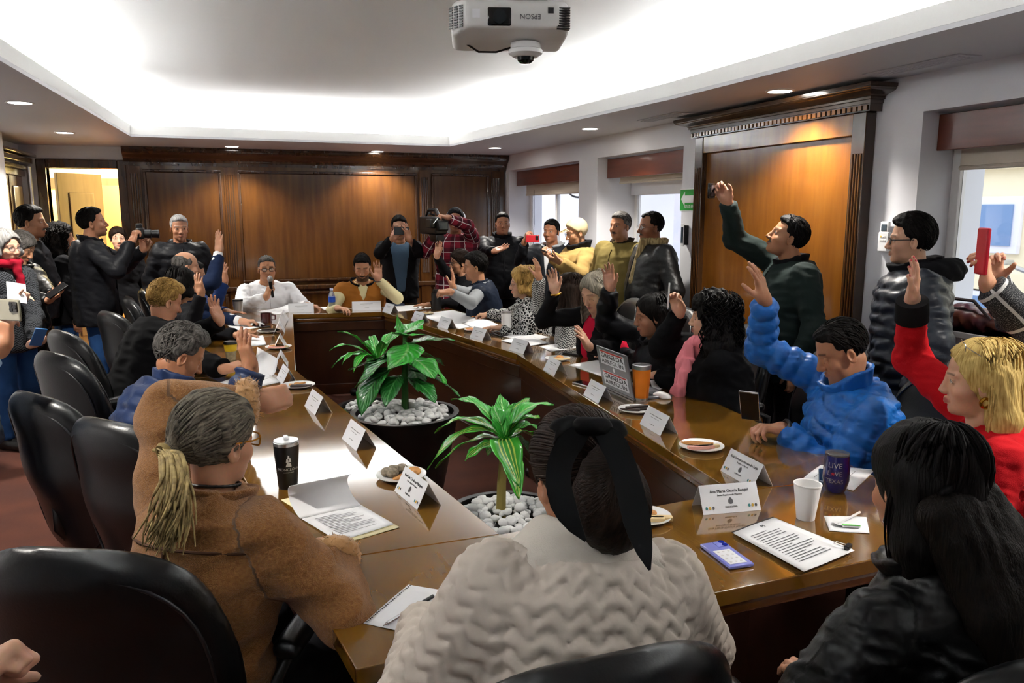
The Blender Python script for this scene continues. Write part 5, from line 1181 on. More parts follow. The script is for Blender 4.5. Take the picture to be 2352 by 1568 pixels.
soft(p, 'scarf', PINK, chainc(ringpts(c0, s, f, .075, .085, 12), .030) + [(c0 + f * .10 - A(0, 0, .02), c0 + f * .14 - A(0, 0, .10), .045, .045), (c0 + f * .13 - s * .01 - A(0, 0, .09), c0 + f * .17 - s * .02 - A(0, 0, .24), .032, .034), (c0 + f * .12 - s * .05 - A(0, 0, .09), c0 + f * .17 - s * .075 - A(0, 0, .27), .030, .026)], amp=.008, wl=(.022, .022, .12), k=.01, res=.006)
MB().lathe([(0, -.010), (.007, 0), (0, .012)], 10, 0, p['Hm'] @ Matrix.Translation((-.079, -.004, -.05))).build('earring', m_gold, p['root'], smooth=True)
t = A(*a_(1535, 682, 3.85)); pen = empty('white_pen', t - A(0, 0, .06), 0, 'white pen held upright in the raised hand of the curly-haired woman', 'pen')
MB().tube([(0, 0, 0), (0, 0, .012), (.004, .0, .13)], [.001, .0045, .0045], 8).build('barrel', m_plastic, pen, smooth=True); MB().tube([(.008, 0, .085), (.010, 0, .125)], .0015, 5).build('clip', m_silver, pen)
BLUE = C_('puffer_blue', '1560b0', .42, 'nylon', spec=.4)
def quiltb(u, v): return .016 * np.sqrt(np.abs(np.sin(math.pi * (v + .35 * np.abs(u)) / .062)))
p = person('seated man in bright blue puffer jacket, arm raised, looking down at a phone', a_(1932, 805, 3.06), -66, -26, 0, 'b27c5c', byaw=-72, hair=dict(kind='short', m=H_BLACK, th=.007, short=True, line=.085, top=.5), face=dict(eyes=0, chub=.6), w=1.12, belly=.03,
    arms=dict(R=arm(a_(1757, 690, 3.15), (-.30, .1, 1), (-.5, .8, 0), 'open', (.3, .5, -1)), L=arm(tz(1800, 985, .815), (-1, .25, .1), (.2, -.1, -1), 'phone', (.4, -.8, -.5))), top=dict(m=BLUE, th=.026, zip=1, sl=.97, res=.0068, wr=(.05, .006), pat=quiltb, apuff=(.062, .010), hem=-.15), collar=dict(m=BLUE, h=.095, r=.078, out=.022, t=.012, dip=.45))
hoop(p, 'watch_strap', tz(1806, 985, .82), A(-1, .25, .1), .033, .008, m_black)
REDW = C_('cardigan_red', 'b4141c', .9, 'knit'); CUFF = C_('cuff_black', '141214', .9, 'knit')
p = person('seated blonde woman in red cardigan with glasses pushed up in her hair, hand raised', a_(2245, 872, 2.42), -47, -4, 0, 'd09e80', True, hs=1.02, byaw=-52, hair=dict(kind='longback', m=H_BLOND, th=.016, len=.17, w=.98, front=-.03, line=.104), face=dict(chub=.6, lip='a8484a', nose=.9),
    arms=dict(R=arm(a_(2095, 692, 2.62), (.10, .05, 1), (-.75, .45, 0), 'open', (.4, .5, -1), 'a01028'), L='lap'), inner=dict(m=WHITE, th=.004), top=dict(m=REDW, name='cardigan', th=.026, sl=.93, open_=(.05, .5, 0), wr=(.07, .006)), glass=dict(m=m_silver, up=1), w=1.08)
wv = p['WR']['R'] - p['EL']['R']; q = p['EL']['R'] + wv * .93
MB().tube([q - nrm(wv) * .055 - p['org'], q - nrm(wv) * .02 - p['org'], q + nrm(wv) * .02 - p['org']], [.054, .053, .050], 24).build('cuff', CUFF, p['root'], smooth=True)
hoop(p, 'earring', p['head'] + p['Rh'] @ A(-.082, -.012, -.055), A(.3, .8, 0), .014, .005, m_gold)
# ---------------------------------------------------------------- near side of the table
hd = a_(2115, 1118, 1.46)
p = person('seated woman with very long straight black hair and black leather jacket in the near corner', hd, 2, -8, 4, 'b98262', True, byaw=-8, pel=(1.26, .92), hair=dict(kind='longback', m=H_BLACK, th=.016, len=.12, w=.96, front=-.03, amp=.003), rh=.0046, arms=dict(L=arm(A(1.02, 1.12, .72), (.2, .8, .2), (0, .2, -1), 'relax', (-1, -.3, -.4)), R='lap'), top=dict(m=LEA, th=.026, sl=.95, wr=(.07, .008)), collar=dict(m=LEA, h=.05, r=.075, out=.03), legs='15151a', w=1.05)
hoop(p, 'earring', p['head'] + p['Rh'] @ A(-.080, -.012, -.052), A(0, .9, .3), .012, .003, m_silver)
RIB = mat('ribbon_black', '060607', .8, spec=.2)
bk, U_, S_, h0 = -p['Fv'], p['U'], p['Sx'], p['head'] + p['Rh'] @ A(0, -.085, -.02)
st = []
for k in range(9):
    x = (k - 4) / 4; q1 = p['NB'] + bk * (.155 - .03 * abs(x)) + S_ * (.085 * x + .03) - U_ * .06; q2 = p['NB'] + bk * (.180 - .02 * abs(x)) + S_ * (.10 * x + .06) - U_ * .26; q3 = q2 - U_ * (.12 + .05 * (k % 3)) + S_ * .02 - bk * .01
    st += [(h0 + S_ * .055 * x, q1, .040, .036), (q1, q2, .036, .028), (q2, q3, .028, .008)]
o = soft(p, 'hair_length', hairmat('hair_black_long', '070606', '1a120c', f=260.), st, k=.02, amp=.003, wl=(.016, .016, .2), res=.0065)
a = o.data.attributes['uvw']; uv = np.zeros(len(o.data.vertices) * 3); a.data.foreach_get('vector', uv); uv = uv.reshape(-1, 3) * A(1, 1, .06); a.data.foreach_set('vector', uv.ravel())
tr = a_(2195, 1112, 1.36); soft(p, 'hair_ribbon', RIB, [(tr, a_(2248, 1098, 1.36), .006, .014), (tr, a_(2235, 1128, 1.36), .006, .012), (tr - S_ * .05 + bk * .01, tr, .007, .008)], amp=.001, k=.004, res=.004)
QU = C_('quilted_beige', 'cdc1b4', .75, 'nylon', spec=.2); FLE = C_('collar_beige_fleece', 'd2cabe', .95, 'knit')
def quilt(u, v):
    tr = np.abs(((u / .052) % 1.) - .5) * 2; zz = ((v + .022 * tr) / .036) % 1.; e = np.minimum(zz, 1 - zz) * .036
    hz = (v / .036) % 1.; e2 = np.minimum(hz, 1 - hz) * .036
    sm = np.minimum(np.abs(np.abs(u) - .33), 9) ; d = .011 * (1 - np.exp(-e / .007)) + .003 * (1 - np.exp(-e2 / .006)) - .006 * np.exp(-(sm / .006) ** 2)
    return d
hd = a_(1325, 1092, 1.44); kn = hd + A(.0, -.125, .035)
p = person('woman in beige quilted jacket with large black bow in dark hair, back to camera', hd, -4, -14, 0, 'b98262', True, hs=1.0, byaw=2, pel=(.50, 1.13), nbf=.04, w=1.0, rh=.0046, hair=dict(kind='pony', m=H_DARK, th=.016, len=.22, knot=(0, -.108, .035), tail=[(0, -.120, .01), (0, -.125, -.025), (0, -.12, -.055), (.006, -.115, -.078)], tr=[.030, .046, .060, .064, .052]), 
    arms=dict(L=arm(A(.34, 1.50, .80), (.8, .5, 0), (0, 0, -1), 'relax', (-.6, -.6, -.7)), R=arm(A(.80, 1.52, .80), (-.8, .5, 0), (0, 0, -1), 'relax', (.6, -.6, -.7))), top=dict(m=QU, th=.034, sl=.97, pat=quilt, apat=quilt, hem=-.2, sr=1.12, res=.0056, wr=(.16, .003)), legs='2a2a30')
cn = p['NB'] + A(0, 0, .0)
soft(p, 'collar', FLE, [(cn + p['Sx'] * (.155 * math.cos(a)) - p['Fv'] * (.095 * math.sin(a)) + p['U'] * (-.012 - .016 * abs(math.cos(a))), cn + p['Sx'] * (.080 * math.cos(a)) - p['Fv'] * (.062 * math.sin(a)) + p['U'] * .040, .015, .017) for a in np.linspace(-.5, math.pi + .5, 15)], k=.035, amp=.001, res=.005)
def ribbon(p, pts, wds, m, name, nv, th=.004):
    '''flat band along pts whose face looks towards nv'''
    pts = [A(*q) for q in pts]; n = len(pts); V = []
    for i, (q, w_) in enumerate(zip(pts, wds)):
        d = pts[min(i + 1, n - 1)] - pts[max(i - 1, 0)]; sd = nrm(np.cross(d, nv)); nn = nrm(np.cross(sd, d)) * th / 2
        V += [q - sd * w_ + nn, q + sd * w_ + nn, q + sd * w_ - nn, q - sd * w_ - nn]
    b = MB(); fs = []
    for i in range(n - 1):
        for k in range(4): fs.append((4 * i + k, 4 * i + (k + 1) % 4, 4 * i + 4 + (k + 1) % 4, 4 * i + 4 + k))
    fs += [(3, 2, 1, 0), tuple(range(4 * n - 4, 4 * n))]
    return b.add([v - p['org'] for v in V], fs).build(name, m, p['root'], smooth=True, ang=1.)
def bez(P, n=10): P = [A(*q) for q in P]; return [((1 - s) ** 3) * P[0] + 3 * s * (1 - s) ** 2 * P[1] + 3 * s * s * (1 - s) * P[2] + s ** 3 * P[3] for s in np.linspace(0, 1, n)]
kb = a_(1360, 978, 1.27); vw = -nrm(kb - A(0, 0, CH))
for e in (a_(1262, 1000, 1.30), a_(1436, 1012, 1.30)):
    d = nrm(e - kb); z_ = nrm(np.cross(d, np.cross(A(0, 0, 1), d))); y_ = np.cross(z_, d); L = np.linalg.norm(e - kb); v = Vox(np.minimum(kb, e) - .06, np.maximum(kb, e) + .06, .004)
    v.ell(kb + (e - kb) * .56, (L * .5, .013, .026), 0, R=np.stack([d, y_, z_])); v.cap(kb, kb + (e - kb) * .4, .010, .016, .012); v.ell(e, (.012, .02, .012), .006, 's', R=np.stack([d, y_, z_]))
    X_, Y_, Z_ = v.ax[0][:, None, None], v.ax[1][None, :, None], v.ax[2][None, None, :]; v.D += np.where(np.abs(v.D) < .03, .002 * wob((X_, Y_, Z_), .03, 5), 0).astype(np.float32); V, Fq = v.nets(); obj('bow_loop', smesh('bow_loop', V - p['org'], Fq), RIB, p['root'])
ribbon(p, bez([kb, a_(1290, 1010, 1.25), a_(1235, 1110, 1.24), a_(1345, 1242, 1.20)], 14), [.008, .012, .016] + [.020] * 8 + [.017, .011, .002], RIB, 'bow_tail', vw)
ribbon(p, bez([kb, a_(1440, 1010, 1.25), a_(1440, 1130, 1.22), a_(1492, 1308, 1.14)], 14), [.008, .012, .016] + [.021] * 8 + [.018, .012, .002], RIB, 'bow_tail', vw)
soft(p, 'bow_knot', RIB, [(kb - A(.016, -.004, 0), kb + A(.016, -.006, -.002), .016, .016)], amp=.001, res=.004)
# ---------------------------------------------------------------- seated on the left, near to far
CAM = C_('coat_camel', '6e4420', 1., 'wool', 'b07c48', sheen=.25); FUR = C_('fur_camel', 'b58a5c', 1., 'knit', sheen=.4)
hd = a_(497, 1012, 1.84)
kt = a_(432, 1025, 1.73)
p = person('seated woman in camel coat with streaked blond ponytail, arm lifted, in the near left seat', hd, 50, -6, 0, 'c99474', True, hs=1.0, byaw=42, pel=(-.14, 1.80), nbf=.02, w=1.02, rh=.0044, hair=dict(kind='pony', m=hairmat('hair_ash_dark', '2e2a26', '8a8070', f=160.), tailm=hairmat('hair_streaked_blond', '7a6a48', 'c8b078', f=200.), th=.012, len=.34, knot=(-.02, -.108, -.012), tailw=[a_(415, 1070, 1.68), a_(405, 1140, 1.64), a_(390, 1200, 1.62), a_(372, 1245, 1.62)], tr=[.018, .027, .031, .026, .006], wavy=False, amp=.005),
    arms=dict(L=arm(a_(598, 922, 2.12), (1, .25, .12), (.2, .9, -.2), 'fist', (-1, .2, .30)), R=arm(tz(762, 1262, .815), (-.45, .9, -.05), (0, 0, -1), 'relax', (.2, -1, -.5))), top=dict(m=CAM, th=.026, sl=.88, sr=1.2, hem=-.15, wr=(.17, .012), seed=16, s1=1.06), collar=dict(m=CAM, h=.055, r=.068, out=.030, t=.012, dip=.1))
for s in 'RL':
    wv = nrm(p['WR'][s] - p['EL'][s]); q = p['WR'][s] - wv * .035; e1 = nrm(np.cross(wv, A(.1, .2, 1))); e2 = np.cross(wv, e1)
    soft(p, 'fur_cuff', FUR, chainc(ringpts(q, e1, e2, .038, .038, 11), .024), amp=.004, wl=.012, res=.005)
R_ = np.random.default_rng(4); k0 = p['head'] + p['Rh'] @ A(-.02, -.125, -.014); pts_ = []
for i in range(150):
    o1, o2, o3 = R_.normal(size=3) * .006, R_.normal(size=3) * .017, R_.normal(size=3) * A(.024, .02, .02); pts_.append(bez([k0 + o1, a_(418, 1060, 1.66) + o2, a_(405, 1150, 1.62) + o3, a_(R_.normal(375, 24), R_.normal(1238, 18), 1.62) + o3 * .3], 12))
V, Fq, uv = strand_mesh(np.array(pts_), .0058, .0014, 5); obj('ponytail', smesh('ponytail', V - p['org'], Fq, uvw=uv), hairmat('hair_streaked_blond', '6a5a3a', 'd2bb82', f=200.), p['root'])
hoop(p, 'bracelet', p['WR']['L'] - nrm(p['WR']['L'] - p['EL']['L']) * .02, p['WR']['L'] - p['EL']['L'], .033, .003, m_gold)
MB().tube([(-.02, -.125, -.012), (-.055, -.135, -.010)], .004, 6).build('hair_stick', mat('hair_stick', 'b09a60', .5), p['root']).matrix_local = p['Hm']
hoop(p, 'hair_tie', p['head'] + p['Rh'] @ A(-.02, -.122, -.014), p['Rh'] @ A(0, -1, -.3), .020, .007, C_('hair_tie', 'a08a5a', .8))
SEAM = mat('coat_seam', '4a2c14', .9)
def backpt(u, h, lift=.0):
    '''point on the back of the coat: u sideways (-1..1 of the half width), h height fraction'''
    pr = np.array(PROF_F); ra = np.interp(h, pr[:, 0], pr[:, 1]) * 1.02 + .026; rb = np.interp(h, pr[:, 0], pr[:, 2]) + .026; vo = np.interp(h, pr[:, 0], pr[:, 3])
    return p['PV'] + p['U'] * h * p['L'] + p['Sx'] * ra * math.sin(u) + p['Fv'] * (vo - rb * math.cos(u)) - p['org']
MB().tube([backpt(0, h) for h in np.linspace(.05, .93, 16)], .0035, 6).build('back_seam', SEAM, p['root'], smooth=True)
MB().tube([backpt(u, .80) for u in np.linspace(-1.2, 1.2, 20)], .0035, 6).build('yoke_seam', SEAM, p['root'], smooth=True)
R_ = np.random.default_rng(8)
for s_ in 'RL':
    wv = nrm(p['WR'][s_] - p['EL'][s_]); q = p['WR'][s_] - wv * .035; e1 = nrm(np.cross(wv, A(.1, .2, 1))); e2 = np.cross(wv, e1); pts_ = []
    for i in range(700):
        a, b_ = R_.uniform(0, 6.28), R_.uniform(0, 6.28); ctr = q + (e1 * math.cos(a) + e2 * math.sin(a)) * .038; n_ = (e1 * math.cos(a) + e2 * math.sin(a)) * math.cos(b_) + wv * math.sin(b_); st_ = ctr + n_ * .022; fl = n_ * .7 + R_.normal(size=3) * .45; pts_.append([st_, st_ + fl * .007, st_ + fl * .013 + R_.normal(size=3) * .002])
    V, Fq, uv = strand_mesh(np.array(pts_), .0013, .0004, 3); o = obj('fur_fibres', smesh('fur_fibres', V - p['org'], Fq, uvw=uv), FUR, p['root'])
    o['kind'] = 'stuff'
soft(p, 'necklace', m_black, chainc(ringpts(p['NB'] + p['U'] * .035, p['Sx'], p['Fv'], .055, .060, 14), .004), amp=0, k=.001, res=.003)
glasses(p['root'], p['Hm'], mat('amber_frame', 'a8701c', .25), thick=True)
NP = C_('puffer_navy', '1b2c50', .42, 'nylon', spec=.4)
p = person('seated grey-haired man in navy ribbed puffer jacket, hand raised, looking down', a_(415, 815, 3.3), 72, -30, 0, 'b57c5a', byaw=66, pel=(-.46, 3.38), hair=short(H_SALT, th=.020, wavy=True, amp=.004, line=.062), face=dict(eyes=0, brow='3a3634', chub=.4), w=1.12,
    arms=dict(R=arm(a_(577, 848, 3.05), (-.22, .1, 1), (.75, .5, 0), 'open', (-.2, -.7, -1)), L='lap'), top=dict(m=NP, th=.034, sl=.96, puff=(.060, .012), apuff=(.055, .010), hem=-.15), collar=dict(m=NP, h=.085, r=.078, out=.02, t=.012))
p = person('seated man with blond-topped hair, black coat and red collar, hand raised', a_(380, 692, 4.75), 62, -22, 0, 'c88e6c', byaw=62, pel=(-.62, 4.95), hair=short(H_BLONDB, th=.020, quiff=1, wavy=True, amp=.003), w=1.1, face=dict(eyes=0),
    arms=dict(L=arm(a_(505, 738, 4.75), (-.28, .1, 1), (.6, -.6, 0), 'open', (.3, .5, -1)), R=arm(tz(515, 848, .83), (.75, .25, .15), (.0, .3, -1), 'grip', (-.2, -.9, -.5))), top=dict(m=COAT, th=.036, sl=.95), collar=dict(m=C_('collar_red', 'a01818'), h=.04, r=.066, out=.01))
p = person('seated dark-haired person in black sweater with ringed hand raised, behind the blond-topped man', a_(420, 655, 5.55), 60, -10, 0, 'c08a68', True, byaw=65, hair=dict(kind='bob', m=H_BLACK, th=.016, len=.04), arms=dict(R=arm(a_(462, 675, 5.2), (-.14, .05, 1), (.6, .7, 0), 'open', (-.2, -.6, -1)), L=arm(tz(545, 770, .80), (.9, -.1, 0), (0, 0, -1))), top=dict(m=BLK, th=.022, sl=.95))
p = person('seated bald man in navy suit with white cuff raising a straight hand', a_(428, 612, 6.3), 75, -4, 0, 'c99474', byaw=72, hair=dict(kind='bald', m=H_SALT, th=.006, short=True), w=1.05,
    arms=dict(R=arm(a_(503, 578, 6.1), (.05, .05, 1), (.6, .6, 0), 'flat', (-.2, -.6, -1)), L=arm(tz(556, 738, .80), (.9, -.2, 0), (0, 0, -1), 'pen')), inner=dict(m=WHITE, arms=True, sl=.98, th=.012), top=dict(m=C_('suit_navy', '14213c', .75), name='suit_jacket', th=.024, sl=.84, open_=(.05, .5, 0)), legs='14213c')
p = person('seated man in bright navy sleeve with hand raised, farthest on the door side', a_(446, 632, 6.95), 78, -6, 0, 'b98262', byaw=75, hair=short(), arms=dict(R=arm(a_(516, 648, 6.7), (0, .05, 1), (.7, .5, 0), 'open', (-.2, -.6, -1)), L=arm(tz(520, 716, .80), (.9, -.2, 0), (0, 0, -1))), top=dict(m=C_('jacket_bright_navy', '1a3060', .7), th=.024, sl=.95))
# ---------------------------------------------------------------- standing on the left
HB = C_('jacket_dark_herringbone', '17181b', .9, 'herring', '3c3e42')
p = person('standing grey-haired woman with glasses and red scarf holding papers at the left edge', a_(14, 568, 5.35), 125, -4, 0, 'cfa288', True, sit=False, hs=1.0, hair=dict(kind='bob', m=H_GREY, th=.016, len=.02, wavy=True), arms=dict(R=arm(a_(30, 690, 5.0), (.9, .0, .1), (-.2, .3, .8), 'grip', (-.6, -.3, -1)), L=arm(a_(70, 792, 5.0), (.7, -.2, .3), (-.2, .6, .4), 'grip', (.5, .3, -1))), top=dict(m=HB, th=.024, sl=.93, hem=-.25, open_=(.05, .4, 0)), inner=dict(m=C_('sweater_grey', '6a6c70', .9, 'knit'), th=.004), glass=dict(m=m_black), legs=JEAN)
c0 = p['NB'] + p['U'] * .03; soft(p, 'scarf', C_('scarf_red', '8a1024', .9), chainc(ringpts(c0, p['Sx'], p['Fv'], .078, .082, 11), .028) + [(c0 + p['Fv'] * .1, c0 + p['Fv'] * .13 - A(0, 0, .16), .03, .026)], amp=.005)
o = MB().box((-.055, -.075, 0), (.055, .075, .004)).build('paper_sheaf', mat('paper_white', 'e9e9ea', .85), None, label='white papers held by the woman with the red scarf', cat='papers'); o.location = a_(38, 672, 4.97); o.rotation_euler = (.9, .25, .5)
p = person('standing dark-haired woman in leather jacket looking down at a phone, at the left edge', a_(50, 568, 5.92), 110, -32, 0, 'bd8a6a', True, sit=False, hair=dict(kind='bun', m=H_SALT, th=.014, len=.03), face=dict(eyes=0), arms=dict(R=arm(a_(112, 690, 5.55), (.7, .1, .4), (-.3, .2, .8), 'phone', (-.3, -.5, -1)), L=arm(a_(118, 675, 5.75), (.8, -.2, .2), (-.3, -.3, .8), 'phone', (.3, .6, -1))), top=dict(m=LEA, th=.024, sl=.95), collar=dict(m=LEA, h=.05, r=.075, out=.03), legs='17171b')
p = person('tall standing man with black moustache in black jacket facing right by the door', a_(72, 510, 6.55), 92, 0, 0, 'a97656', sit=False, hs=1.1, hair=short(H_BLACK, th=.012), face=dict(must='16110e', chub=.6), arms=dict(R=arm(a_(112, 770, 6.1), (.9, -.3, -.2), (0, .3, -1), 'relax', (-.6, -.6, -.6)), L='down'), top=dict(m=BLKN, th=.026, hem=-.3), inner=dict(m=WHITE, th=.012), collar=dict(m=BLKN, h=.04, r=.075, out=.02, gap=.02), w=1.1, belly=.03)
p = person('standing woman with long curly black hair and sunglasses on her head by the door', a_(140, 545, 6.95), 68, 0, 0, 'b98262', True, sit=False, hs=1.08, hair=dict(kind='curly', m=H_BLACK, th=.018, len=.24, w=1.05, front=-.02, res=.006), arms=dict(R='down', L='down'), top=dict(m=BLK, th=.026, hem=-.35), glass=dict(thick=True, up=1), legs=JEAN)
p = person('standing photographer in black jacket and jeans aiming a camera, in profile before the door', a_(213, 512, 6.3), 84, 8, 0, 'b98262', sit=False, hair=short(H_BLACK, th=.008, top=1.8), face=dict(stub=1), arms=dict(R=arm(a_(302, 556, 6.2), (.4, .2, 1), (.6, .4, -.1), 'grip', (-.2, -.5, -1)), L=arm(a_(330, 572, 6.5), (.6, -.2, 1), (.3, -.4, .6), 'grip', (.2, .5, -1))), top=dict(m=BLKN, th=.034, zip=1, hem=-.32, sl=.96), collar=dict(m=BLKN, h=.065, r=.076, out=.016), legs=JEAN, w=1.08)
cc = a_(322, 536, 6.3); t = empty('camera', cc, 0, 'black photo camera held up by the standing photographer', 'camera')
MB().cbox((0, 0, 0), (.06, .13, .09)).build('camera_body', m_black, t, bevel=.012); MB().cbox((-.005, 0, .06), (.05, .05, .04)).build('viewfinder', m_black, t, bevel=.01)
MB().lathe([(0, 0), (.034, 0), (.036, .05), (.030, .055), (.034, .11), (.026, .11), (.024, .105), (0, .105)], 20, 0, frame((.03, 0, -.005), (0, 1, 0), (0, 0, 1), (1, 0, 0))).build('lens_barrel', m_black, t, smooth=True)
p = person('woman half hidden behind the photographer, face to the camera', a_(271, 548, 7.9), 168, 0, 0, 'd8ab90', True, sit=False, hair=dict(kind='bun', m=H_DARK, th=.012, len=.03), top=dict(m=BLK, th=.022, hem=-.25), legs='1b1b20')
p = person('standing silver-haired man in black puffer jacket against the panelled wall', a_(412, 524, 7.55), 168, -4, 0, 'a8765a', sit=False, hs=1.03, hair=short(H_SILVER, th=.008), face=dict(brow='5a5654'), arms=dict(R='down', L='down'), top=dict(m=BLKN, th=.040, zip=1, puff=(.085, .010), apuff=(.085, .008), hem=-.25), collar=dict(m=BLKN, h=.055, r=.08, out=.025, t=.012, gap=.02), inner=dict(m=BLK, th=.004), w=1.0)
MB().cbox(p['NB'] - p['org'] + p['Fv'] * .145 - A(0, 0, .09), (.04, .01, .02)).build('hanging_sunglasses', mat('lens_sky', 'a8c0d8', .1), p['root'], bevel=.004)
SB = C_('shirt_light_blue', '9fb4d0', .8)
p = person('person in light blue shirt mostly outside the left edge, holding up a phone', a_(-135, 600, 2.75), 70, 0, 0, 'b98262', rh=.006, res=.014, sit=False, hair=short(), arms=dict(R=arm(a_(2, 800, 2.62), (.12, .1, 1), (.3, .8, 0), 'phone', (-.4, -.6, -1)), L='down'), top=dict(m=SB, name='shirt', th=.018, sl=.90), legs=JEAN)
ph_c = a_(8, 711, 2.60); ph_ = empty('smartphone', ph_c, -YAW - .3, 'smartphone in a clear case held sideways at the left edge', 'phone')
MB().cbox((0, 0, 0), (.146, .009, .072)).build('case', mat('phone_case_clear', '8f8a78', .15, coat=.6), ph_, bevel=.004); MB().cbox((.05, -.006, .012), (.032, .004, .034)).build('camera_bump', mat('camera_bump', '3a3836', .2), ph_, bevel=.002)
for (u, v) in ((.043, .02), (.043, .003), (.058, .012)): MB().lathe([(0, 0), (.007, 0), (.007, .002), (0, .002)], 14, 0, frame((u, -.008, v), (1, 0, 0), (0, 0, 1), (0, -1, 0))).build('phone_lens', m_black, ph_)
p = person('person beside the camera at the lower left, only a bare hand in view', A(-.62, .42, 1.5), 10, 0, 0, 'c99a7c', rh=.005, res=.014, sit=False, hair=short(), arms=dict(R=arm(a_(-110, 1600, 1.05), (.55, .55, .25), (.3, -.4, -.9), 'fist', (0, -1, -.3)), L='down'), top=dict(m=SB, name='shirt', th=.018, sl=.75), legs='1b1b20')
# ---------------------------------------------------------------- standing along the back and the window side
GB = C_('jacket_blue_grey', '44586c', .8, 'nylon')
p = person('standing man in black and blue-grey jacket photographing with a phone before the panelled wall', a_(917, 524, 8.0), 188, 0, 0, 'a8765a', sit=False, hair=short(H_BLACK, th=.016), arms=dict(R=arm(a_(902, 547, 7.6), (.6, -.1, .8), (.5, .5, 0), 'phone', (-.8, .2, -1)), L=arm(a_(940, 550, 7.6), (-.3, -.1, 1), (-.4, .6, 0), 'open', (.8, .2, -1))), top=dict(m=BLK, th=.022, hem=-.2, open_=(.10, -.6, 0)), inner=dict(m=GB, th=.008), legs='17171b')
t = empty('smartphone', a_(922, 530, 7.55), .1, 'dark smartphone held up by the man before the panelled wall', 'phone'); MB().cbox((0, 0, 0), (.15, .01, .075)).build('case', mat('phone_case_dark', '2b3338', .3), t, bevel=.004)
for (u, v) in ((.05, .015), (.05, -.012), (.03, 0)): MB().lathe([(0, 0), (.008, 0), (.008, .002), (0, .002)], 12, 0, frame((u, -.007, v), (1, 0, 0), (0, 0, 1), (0, -1, 0))).build('phone_lens', m_alu, t)
PLA = C_('shirt_plaid', '8a2436', .85, 'plaid', ('16141c', 'd8d4d2'))
p = person('man in red plaid shirt, black cap and grey hood operating a video camera', a_(1046, 506, 8.0), 200, 0, 0, 'a8765a', sit=False, hair=dict(kind='short', name='cap', m=BLK, th=.014, short=True, line=.05), arms=dict(R=arm(a_(1000, 540, 7.7), (.4, -.3, .8), (.8, -.2, 0), 'grip', (-.8, .2, -1)), L=arm(a_(1030, 500, 7.6), (-.9, -.2, .2), (0, .3, -1), 'grip', (1, .2, -.2))), top=dict(m=PLA, name='shirt', th=.030, hem=-.45, sl=.93), legs='17171b', w=1.08)
soft(p, 'hood', C_('hood_grey', 'a4a6aa', .9), [(p['head'] + p['Rh'] @ A(.03, -.06, .03), p['head'] + p['Rh'] @ A(.02, -.09, -.12), .075, .07), (p['head'] + p['Rh'] @ A(-.03, -.07, .03), p['head'] + p['Rh'] @ A(-.02, -.09, -.12), .07, .07)], amp=.003)
vc = a_(1008, 518, 7.6); t = empty('video_camera', vc, .25, 'large black shoulder video camera aimed at the room', 'video camera')
MB().cbox((0, .12, 0), (.13, .34, .17)).build('camera_body', m_black, t, bevel=.015); MB().cbox((-.0, -.06, .0), (.12, .06, .10)).build('lens_hood', m_black, t, bevel=.012); MB().cbox((.0, -.092, .0), (.095, .006, .075)).build('front_glass', mat('front_glass', '1c2428', .08), t, bevel=.004)
MB().tube([(0, .0, .10), (0, .05, .15), (0, .2, .15), (0, .26, .09)], .016, 8).build('top_handle', m_black, t, smooth=True); MB().cbox((-.09, .0, .02), (.06, .1, .09)).build('viewfinder', m_black, t, bevel=.012); MB().tube([(-.05, .0, .10), (-.16, -.10, .12)], .010, 8).build('microphone_rod', m_black, t, smooth=True); MB().cbox((.0, .04, -.12), (.09, .14, .07)).build('battery_base', m_black, t, bevel=.012); MB().tube([(-.05, -.07, .07), (-.13, -.13, .02)], .004, 6).build('light_wand', m_plastic, t)
p = person('standing man in black jacket and scarf beside the far window, palm turned up', a_(1154, 514, 8.3), 192, 2, 0, 'b07a5a', sit=False, hs=.97, hair=short(H_BLACK, th=.010), face=dict(chub=.9), arms=dict(R=arm(a_(1135, 577, 7.7), (.9, -.2, .35), (-.2, -.5, .8), 'open', (-.6, .2, -1)), L='down'), top=dict(m=BLKN, th=.032, zip=1, hem=-.3), collar=dict(m=BLK, h=.07, r=.082, out=.012, t=.014), w=1.15, belly=.03)
p = person('standing man holding up a red phone before the far window, dark jacket over white shirt', a_(1266, 532, 7.75), 228, 0, 0, 'a97050', sit=False, hs=.97, hair=short(H_BLACK, th=.010), arms=dict(R=arm(a_(1204, 557, 7.5), (.3, -.1, 1), (.8, -.1, 0), 'phone', (-.6, .2, -1)), L='down'), top=dict(m=C_('jacket_charcoal', '1b1d22', .7, 'nylon'), th=.028, hem=-.25, open_=(.05, .3, 0)), inner=dict(m=WHITE, th=.004), collar=dict(m=C_('hood_grey', 'a4a6aa'), h=.05, r=.085, out=.03, t=.014, gap=.04))
t = empty('smartphone', a_(1223, 548, 7.45), -.25, 'red smartphone held sideways in front of the far window', 'phone'); MB().cbox((0, 0, 0), (.13, .01, .068)).build('case', mat('phone_red', 'b3202a', .35), t, bevel=.004); MB().cbox((.042, -.006, .008), (.03, .004, .04)).build('camera_bump', m_black, t, bevel=.002)
KHA = C_('jacket_khaki', 'a08450', .9); CAPM = C_('cap_khaki', 'b3a281', .85)
